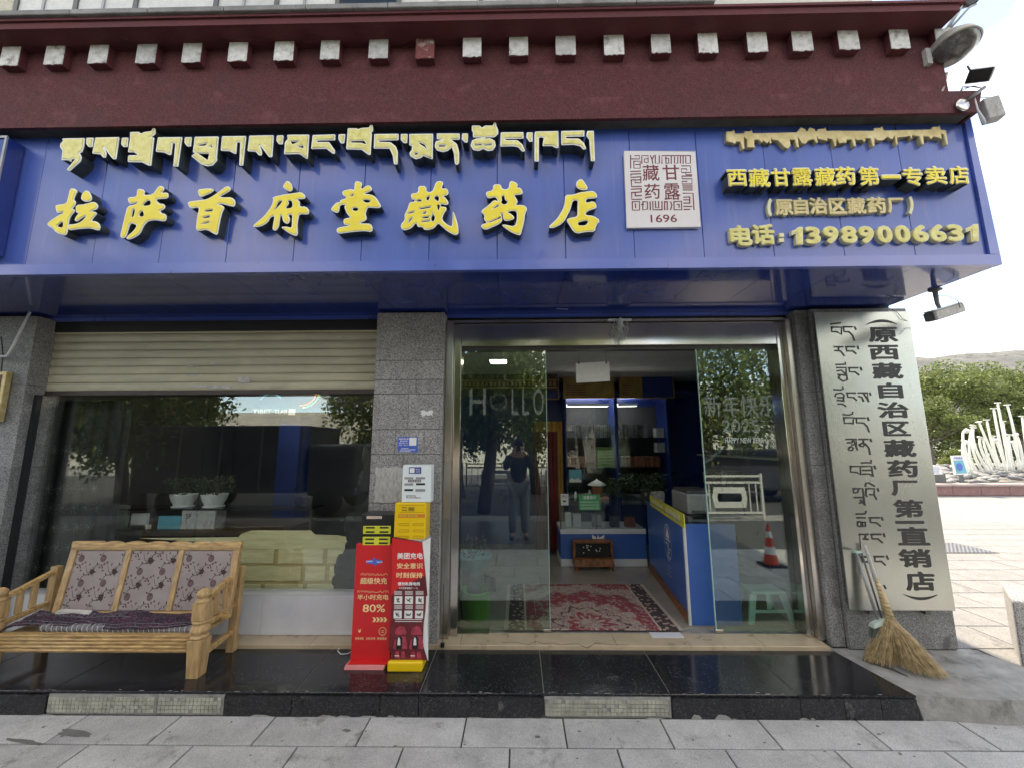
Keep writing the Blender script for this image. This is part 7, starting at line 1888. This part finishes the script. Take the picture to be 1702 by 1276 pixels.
# hedge behind
def leafmass(name, label, x0, x1, y, d, z1, n, m_, lsz, seed):
    rng = np.random.default_rng(seed)
    P0 = np.stack([rng.uniform(x0, x1, n), y + rng.uniform(0, d, n), z1 * rng.random(n) ** .8 * (1 + .12 * np.sin(np.linspace(0, 1, n) * 0))], 1)
    P0[:, 2] *= 1 + .18 * np.sin(P0[:, 0] * 1.7) + .1 * np.sin(P0[:, 0] * 4.1)
    d1 = rng.normal(size=(n, 3)); d1 /= np.linalg.norm(d1, axis=1)[:, None]; d2 = np.cross(d1, rng.normal(size=(n, 3))); d2 /= np.linalg.norm(d2, axis=1)[:, None]
    s_ = (lsz * rng.uniform(.6, 1.4, n))[:, None]
    V = np.stack([P0 - d1 * s_ * .5, P0 + d2 * s_ * .3, P0 + d1 * s_ * .5, P0 - d2 * s_ * .3], 1).reshape(-1, 3)
    me = D.meshes.new(name); me.vertices.add(4 * n); me.loops.add(4 * n); me.polygons.add(n)
    me.vertices.foreach_set('co', V.astype(np.float32).ravel()); me.loops.foreach_set('vertex_index', np.arange(4 * n, dtype=np.int32)); me.polygons.foreach_set('loop_start', np.arange(0, 4 * n, 4, dtype=np.int32)); me.update(calc_edges=True); me.materials.append(M[m_])
    o = D.objects.new(name, me); COL.objects.link(o); return tag(o, label, 'hedge', kind='stuff')
leafmass('hedge', 'dark hedge of shrubs along the far side of the plaza', 12, 50, 29.5, 2.0, 2.9, 30000, 'leaf', .22, 9)
rs = tree('round_shrub', 'clipped round green shrub behind the information boards', (20.6, 19.5, 0), 1.6, .75, .8, 'leaf', 7000, .07, 8, None, trunk_r=.04, nclump=20, flat=.9)
rs['category'] = 'shrub'
# bare hill
rng = np.random.default_rng(4)
nu, nv = 150, 50
hv, hf = [], []
def hh(x, y):
    s = 0
    for k, (fx_, am) in enumerate(((.006, 34), (.014, 13), (.031, 7), (.07, 3.5), (.15, 1.6))):
        s += am * abs(math.sin(x * fx_ + k * 1.3 + y * fx_ * .7)) if k else am * math.sin(x * fx_ + 4.2)
    return s
for j in range(nv + 1):
    for i in range(nu + 1):
        x = 250 + 900 * i / nu; y = 520 + 260 * j / nv
        t = j / nv; prof_ = math.sin(min(1, t * 1.25) * math.pi / 2)
        cxn = (x - 380) / 620; cxn = max(0, min(1, cxn))
        H_ = 66 + 104 * (cxn ** .8) + hh(x, y) * .6
        hv.append((x, y, -1 + prof_ * H_ * (.94 + .06 * math.sin(x * .09 + y * .05))))
for j in range(nv):
    for i in range(nu): a = j * (nu + 1) + i; hf.append((a, a + 1, a + nu + 2, a + nu + 1))
hb_ = MB(); hb_.add(hv, hf); hl = struct(hb_.build('hill', M['hill']))
hz2 = tag(MB().box(-80, 1300, -60, 1000, -2, 260).build('haze', None), None, None, kind='stuff')
hm = D.materials.new('air'); hm.use_nodes = True; nn_ = hm.node_tree.nodes; nn_.clear(); ho = nn_.new('ShaderNodeOutputMaterial'); hp_ = nn_.new('ShaderNodeVolumePrincipled')
hp_.inputs['Color'].default_value = (.9, .94, 1, 1); hp_.inputs['Density'].default_value = .00012; hp_.inputs['Anisotropy'].default_value = .3
hm.node_tree.links.new(hp_.outputs[0], ho.inputs['Volume']); hz2.data.materials.clear(); hz2.data.materials.append(hm)

# ------------------------------------------------------------------ the street behind the viewer (seen in the glass)
struct(MB().box(-60, 60, -16, -3.0, -.029, -.02).build('road', M['asphalt']))
for i, (x, y) in enumerate(((-.9, -3.3), (.6, -7.1), (-9.6, -3.2), (-4.6, -6.5), (6.2, -6.0), (3.4, -9.5), (-13, -8), (10.5, -8), (-1.9, -6.2), (-12, -5.2))):
    tree('street_tree', ['dark leaning street tree right behind the viewer, mirrored in the left door leaf', 'pale barked street tree mirrored beside the door opening', 'large street tree mirrored at the left end of the shop window', 'street tree mirrored in the middle of the shop window', 'street tree mirrored in the right door leaf', 'street tree across the road mirrored over the car', 'far street tree at the left end of the road', 'far street tree at the right end of the road', 'small street tree mirrored at the right end of the shop window', 'small street tree mirrored left of the parked truck'][i], (x, y, -.02), 6.2 if i < 8 else 4.8, (2.5 if i < 8 else 1.5) if i else 2.0, 4.0 if i < 8 else 3.0, 'leaf2', 14000, .13, 40 + i, 'street trees behind the viewer', trunk_r=.16, nclump=34, lean=(.5 if i == 0 else -.3), droop=.9, flat=.95)
# pale building across the road
ob = thing('far_building', 'pale block with rows of windows across the road, seen only in the glass', 'building', (0, -24, 0))
MB().box(-40, 40, -30, -24, 0, 4.2).build('wall', M['wallfar'], ob)
for k in range(24):
    for r_ in range(1):
        MB().box(-38 + k * 3.2, -36.6 + k * 3.2, -23.99, -23.9, 1.2 + r_ * 2.9, 2.8 + r_ * 2.9).build('window', M['cargl'], ob)
# white barrier fences
def barrier(name, x0, y, w, label, grp):
    t = thing(name, label, 'fence', (x0, y, 0), grp)
    for z in (.12, .78, .92): MB().box(x0, x0 + w, y - .015, y + .015, z, z + .045).build('rail', M['fence'], t)
    for k in range(2): MB().box(x0 + k * (w - .05), x0 + k * (w - .05) + .05, y - .025, y + .025, -.01, 1.0).build('post', M['fence'], t)
    b = MB(); kx = 10
    for k in range(1, kx):
        x = x0 + w * k / kx
        if .28 < k / kx < .72: continue
        b.box(x - .012, x + .012, y - .01, y + .01, .166, .779)
    b.build('bar', M['fence'], t)
    b = MB(); b.prism([[(x0 + w * .27, .25), (x0 + w * .73, .25), (x0 + w * .76, .47), (x0 + w * .73, .70), (x0 + w * .27, .70), (x0 + w * .24, .47)], [(x0 + w * .33, .38), (x0 + w * .31, .47), (x0 + w * .33, .57), (x0 + w * .67, .57), (x0 + w * .69, .47), (x0 + w * .67, .38)]], y - .012, y + .012); b.build('panel', M['fence'], t)
    return t
barrier('barrier_fence', 4.0, -2.3, 1.5, 'single white barrier fence section on the near kerb, mirrored in the right door leaf', 'white barrier fences')
for k in range(12):
    barrier('barrier_fence', -14 + k * 2.4, -8.4, 2.3, 'white barrier fence section along the middle of the road, mirrored in the glass', 'white barrier fences in the road')
# traffic cone
co = thing('traffic_cone', 'red and white traffic cone on the pavement, mirrored in the right door leaf', 'cone', (3.5, 1.33, 0))
cxn, cyn = 3.5, 1.15
b = MB(); b.box(cxn - .13, cxn + .13, cyn - .13, cyn + .13, 0, .03); b.build('base', M['ink'], co)
for i, (z0, z1, m_) in enumerate(((.031, .16, 'cone'), (.16, .26, 'gloss_w'), (.26, .38, 'cone'), (.38, .46, 'gloss_w'), (.46, .56, 'cone'))):
    r0 = .10 - .085 * z0 / .56; r1 = .10 - .085 * z1 / .56
    b = MB(); b.lathe((cxn, cyn, 0), [(r0, z0), (r1, z1)], 20); b.build('cone_band', M[m_], co)
# box truck
tk2 = thing('box_truck', 'dark box truck parked at the kerb, mirrored in the shop window', 'truck', (-7, -3.3, 0))
bevel(MB().box(-9.2, -5.2, -4.6, -2.6, .55, 2.15).build('cargo_box', M['truck'], tk2), .02, 1)
for x in (-8.2, -7.2, -6.2): MB().box(x - .02, x + .02, -2.6, -2.58, .6, 2.1).build('door_bar', M['grey'], tk2)
bevel(MB().box(-5.15, -3.9, -4.5, -2.7, .45, 1.7).build('cab', M['truck'], tk2), .12, 3)
for x in (-8.4, -4.6):
    for y in (-2.75, -4.5):
        b = MB(); b.lathe((x, y, .33), [(.001, -.1), (.33, -.1), (.34, 0), (.33, .1), (.001, .1)], 20, axis='y'); b.build('wheel', M['tyre'], tk2)
# car
def car(x, y, label):
    t = thing('parked_car', label, 'car', (x, y, 0))
    pts = [(-2.2, .35), (-2.25, .75), (-2.0, .95), (-1.5, 1.02), (-.8, 1.5), (.8, 1.52), (1.6, 1.05), (2.15, .92), (2.25, .6), (2.2, .35)]
    b = MB(); b.prism([[(x + px_, z) for px_, z in pts]], y, y + 1.7); bevel(b.build('body', M['carpaint'], t), .06, 3)
    for a_, c_ in ((-1.25, -.08), (.02, 1.35)):
        g_ = MB(); g_.prism([[(x + a_, 1.06), (x + c_, 1.06), (x + min(c_, .75), 1.44), (x + max(a_, -.75), 1.44)]], y + 1.701, y + 1.712); g_.build('window', M['cargl'], t)
    for wx in (-1.4, 1.4):
        for wy in (y + .1, y + 1.62):
            b = MB(); b.lathe((x + wx, wy, .33), [(.2, -.1), (.33, -.1), (.34, 0), (.33, .1), (.2, .1), (.19, .1)], 24, axis='y'); w_ = b.build('wheel', M['tyre'], t)
            b = MB(); b.lathe((x + wx, wy, .33), [(.001, .08), (.19, .09), (.2, .095)], 16, axis='y'); b.build('rim', M['steel'], w_)
    for hx in (-2.2, 2.12): MB().box(x + hx, x + hx + .08, y + 1.2, y + 1.6, .68, .8).build('headlight', M['paper'], t)
    return t
car(6.6, -6.4, 'dark car parked across the road, mirrored in the right door leaf')

# ------------------------------------------------------------------ the photographer, just behind the lens, mirrored in the left leaf
def skinbody(name, verts, edges, radii, m, parent, root=0, sub=2):
    me = D.meshes.new(name); me.from_pydata([Vector(v) - Vector(parent.location) for v in verts], edges, [])
    o = D.objects.new(name, me); COL.objects.link(o); o.parent = parent; me.materials.append(m)
    sk = o.modifiers.new('skin', 'SKIN')
    for i, r_ in enumerate(radii):
        me.skin_vertices[0].data[i].radius = (r_, r_) if not isinstance(r_, tuple) else r_
        me.skin_vertices[0].data[i].use_root = (i == root)
    sk.use_smooth_shade = True
    s_ = o.modifiers.new('sub', 'SUBSURF'); s_.levels = sub; s_.render_levels = sub
    return o
px_, py_ = .0, -.42
ph = thing('person', 'person in dark jacket and grey trousers holding up a phone, mirrored in the glass', 'person', (px_, py_, 0))
V_ = [(px_, py_, .95), (px_, py_, 1.15), (px_, py_, 1.38), (px_, py_ + .01, 1.50), (px_, py_ + .03, 1.62), (px_, py_ + .04, 1.70),
      (px_ - .19, py_, 1.42), (px_ - .24, py_ + .12, 1.24), (px_ - .12, py_ + .32, 1.50), (px_ - .07, py_ + .36, 1.56),
      (px_ + .19, py_, 1.42), (px_ + .24, py_ + .12, 1.24), (px_ + .12, py_ + .32, 1.50), (px_ + .07, py_ + .36, 1.56),
      (px_ - .10, py_, .90), (px_ - .11, py_ + .01, .50), (px_ - .12, py_ - .02, .09), (px_ - .13, py_ + .14, .04),
      (px_ + .10, py_, .90), (px_ + .11, py_ + .01, .50), (px_ + .12, py_ - .02, .09), (px_ + .13, py_ + .14, .04)]
Ed = [(0, 1), (1, 2), (2, 3), (3, 4), (4, 5), (2, 6), (6, 7), (7, 8), (8, 9), (2, 10), (10, 11), (11, 12), (12, 13), (0, 14), (14, 15), (15, 16), (16, 17), (0, 18), (18, 19), (19, 20), (20, 21)]
Rd = [.13, .12, .14, .055, .085, .07, .065, .045, .032, .022, .065, .045, .032, .022, .085, .06, .045, .04, .085, .06, .045, .04]
skinbody('body', V_, Ed, Rd, M['skin'], ph)
tp = [0, 1, 2, 6, 7, 8, 10, 11, 12]; mp_ = {v: i for i, v in enumerate(tp)}
skinbody('jacket', [V_[i] for i in tp], [(mp_[a], mp_[b_]) for a, b_ in Ed if a in mp_ and b_ in mp_], [Rd[i] + (.03 if i in (0, 1, 2) else .016) for i in tp], M['clothd'], ph)
tp = [0, 14, 15, 16, 18, 19, 20]; mp_ = {v: i for i, v in enumerate(tp)}
skinbody('trousers', [V_[i] for i in tp], [(mp_[a], mp_[b_]) for a, b_ in Ed if a in mp_ and b_ in mp_], [Rd[i] + .03 for i in tp], M['clothg'], ph)
b = MB(); b.sphere((px_, py_ + .03, 1.70), .108, 16, (.85, 1, .9)); b.box(px_ - .07, px_ + .07, py_ + .1, py_ + .21, 1.69, 1.70); b.build('cap', M['clothd'], ph)
for s_ in (-1, 1):
    b = MB(); hx, hy, hz_ = px_ + s_ * .065, py_ + .375, 1.58
    for k in range(4): b.tube([(hx, hy, hz_ + k * .018), (hx - s_ * .012, hy + .02, hz_ + k * .018 + .006), (hx - s_ * .004 - s_ * .03, hy + .022, hz_ + k * .018 + .008)], [.009, .0085, .007], 6)
    b.tube([(hx, hy - .01, hz_), (hx - s_ * .02, hy - .014, hz_ + .012), (hx - s_ * .035, hy - .012, hz_ + .02)], [.01, .009, .007], 6)
    b.sphere((hx + s_ * .008, hy - .002, hz_ + .02), .032, 10, (.5, .9, 1.2)); b.build('hand', M['skin'], ph)
for s_ in (-1, 1):
    b = MB(); b.sphere((px_ + s_ * .125, py_ + .08, .045), .07, 10, (.7, 1.9, .65)); b.build('shoe', M['ink'], ph)
pho = thing('phone', 'dark phone held up in both hands by the photographer', 'phone', (px_, py_ + .38, 1.6))
bevel(MB().box(px_ - .04, px_ + .04, py_ + .382, py_ + .391, 1.56, 1.662).build('phone_body', M['ink'], pho), .003, 2)
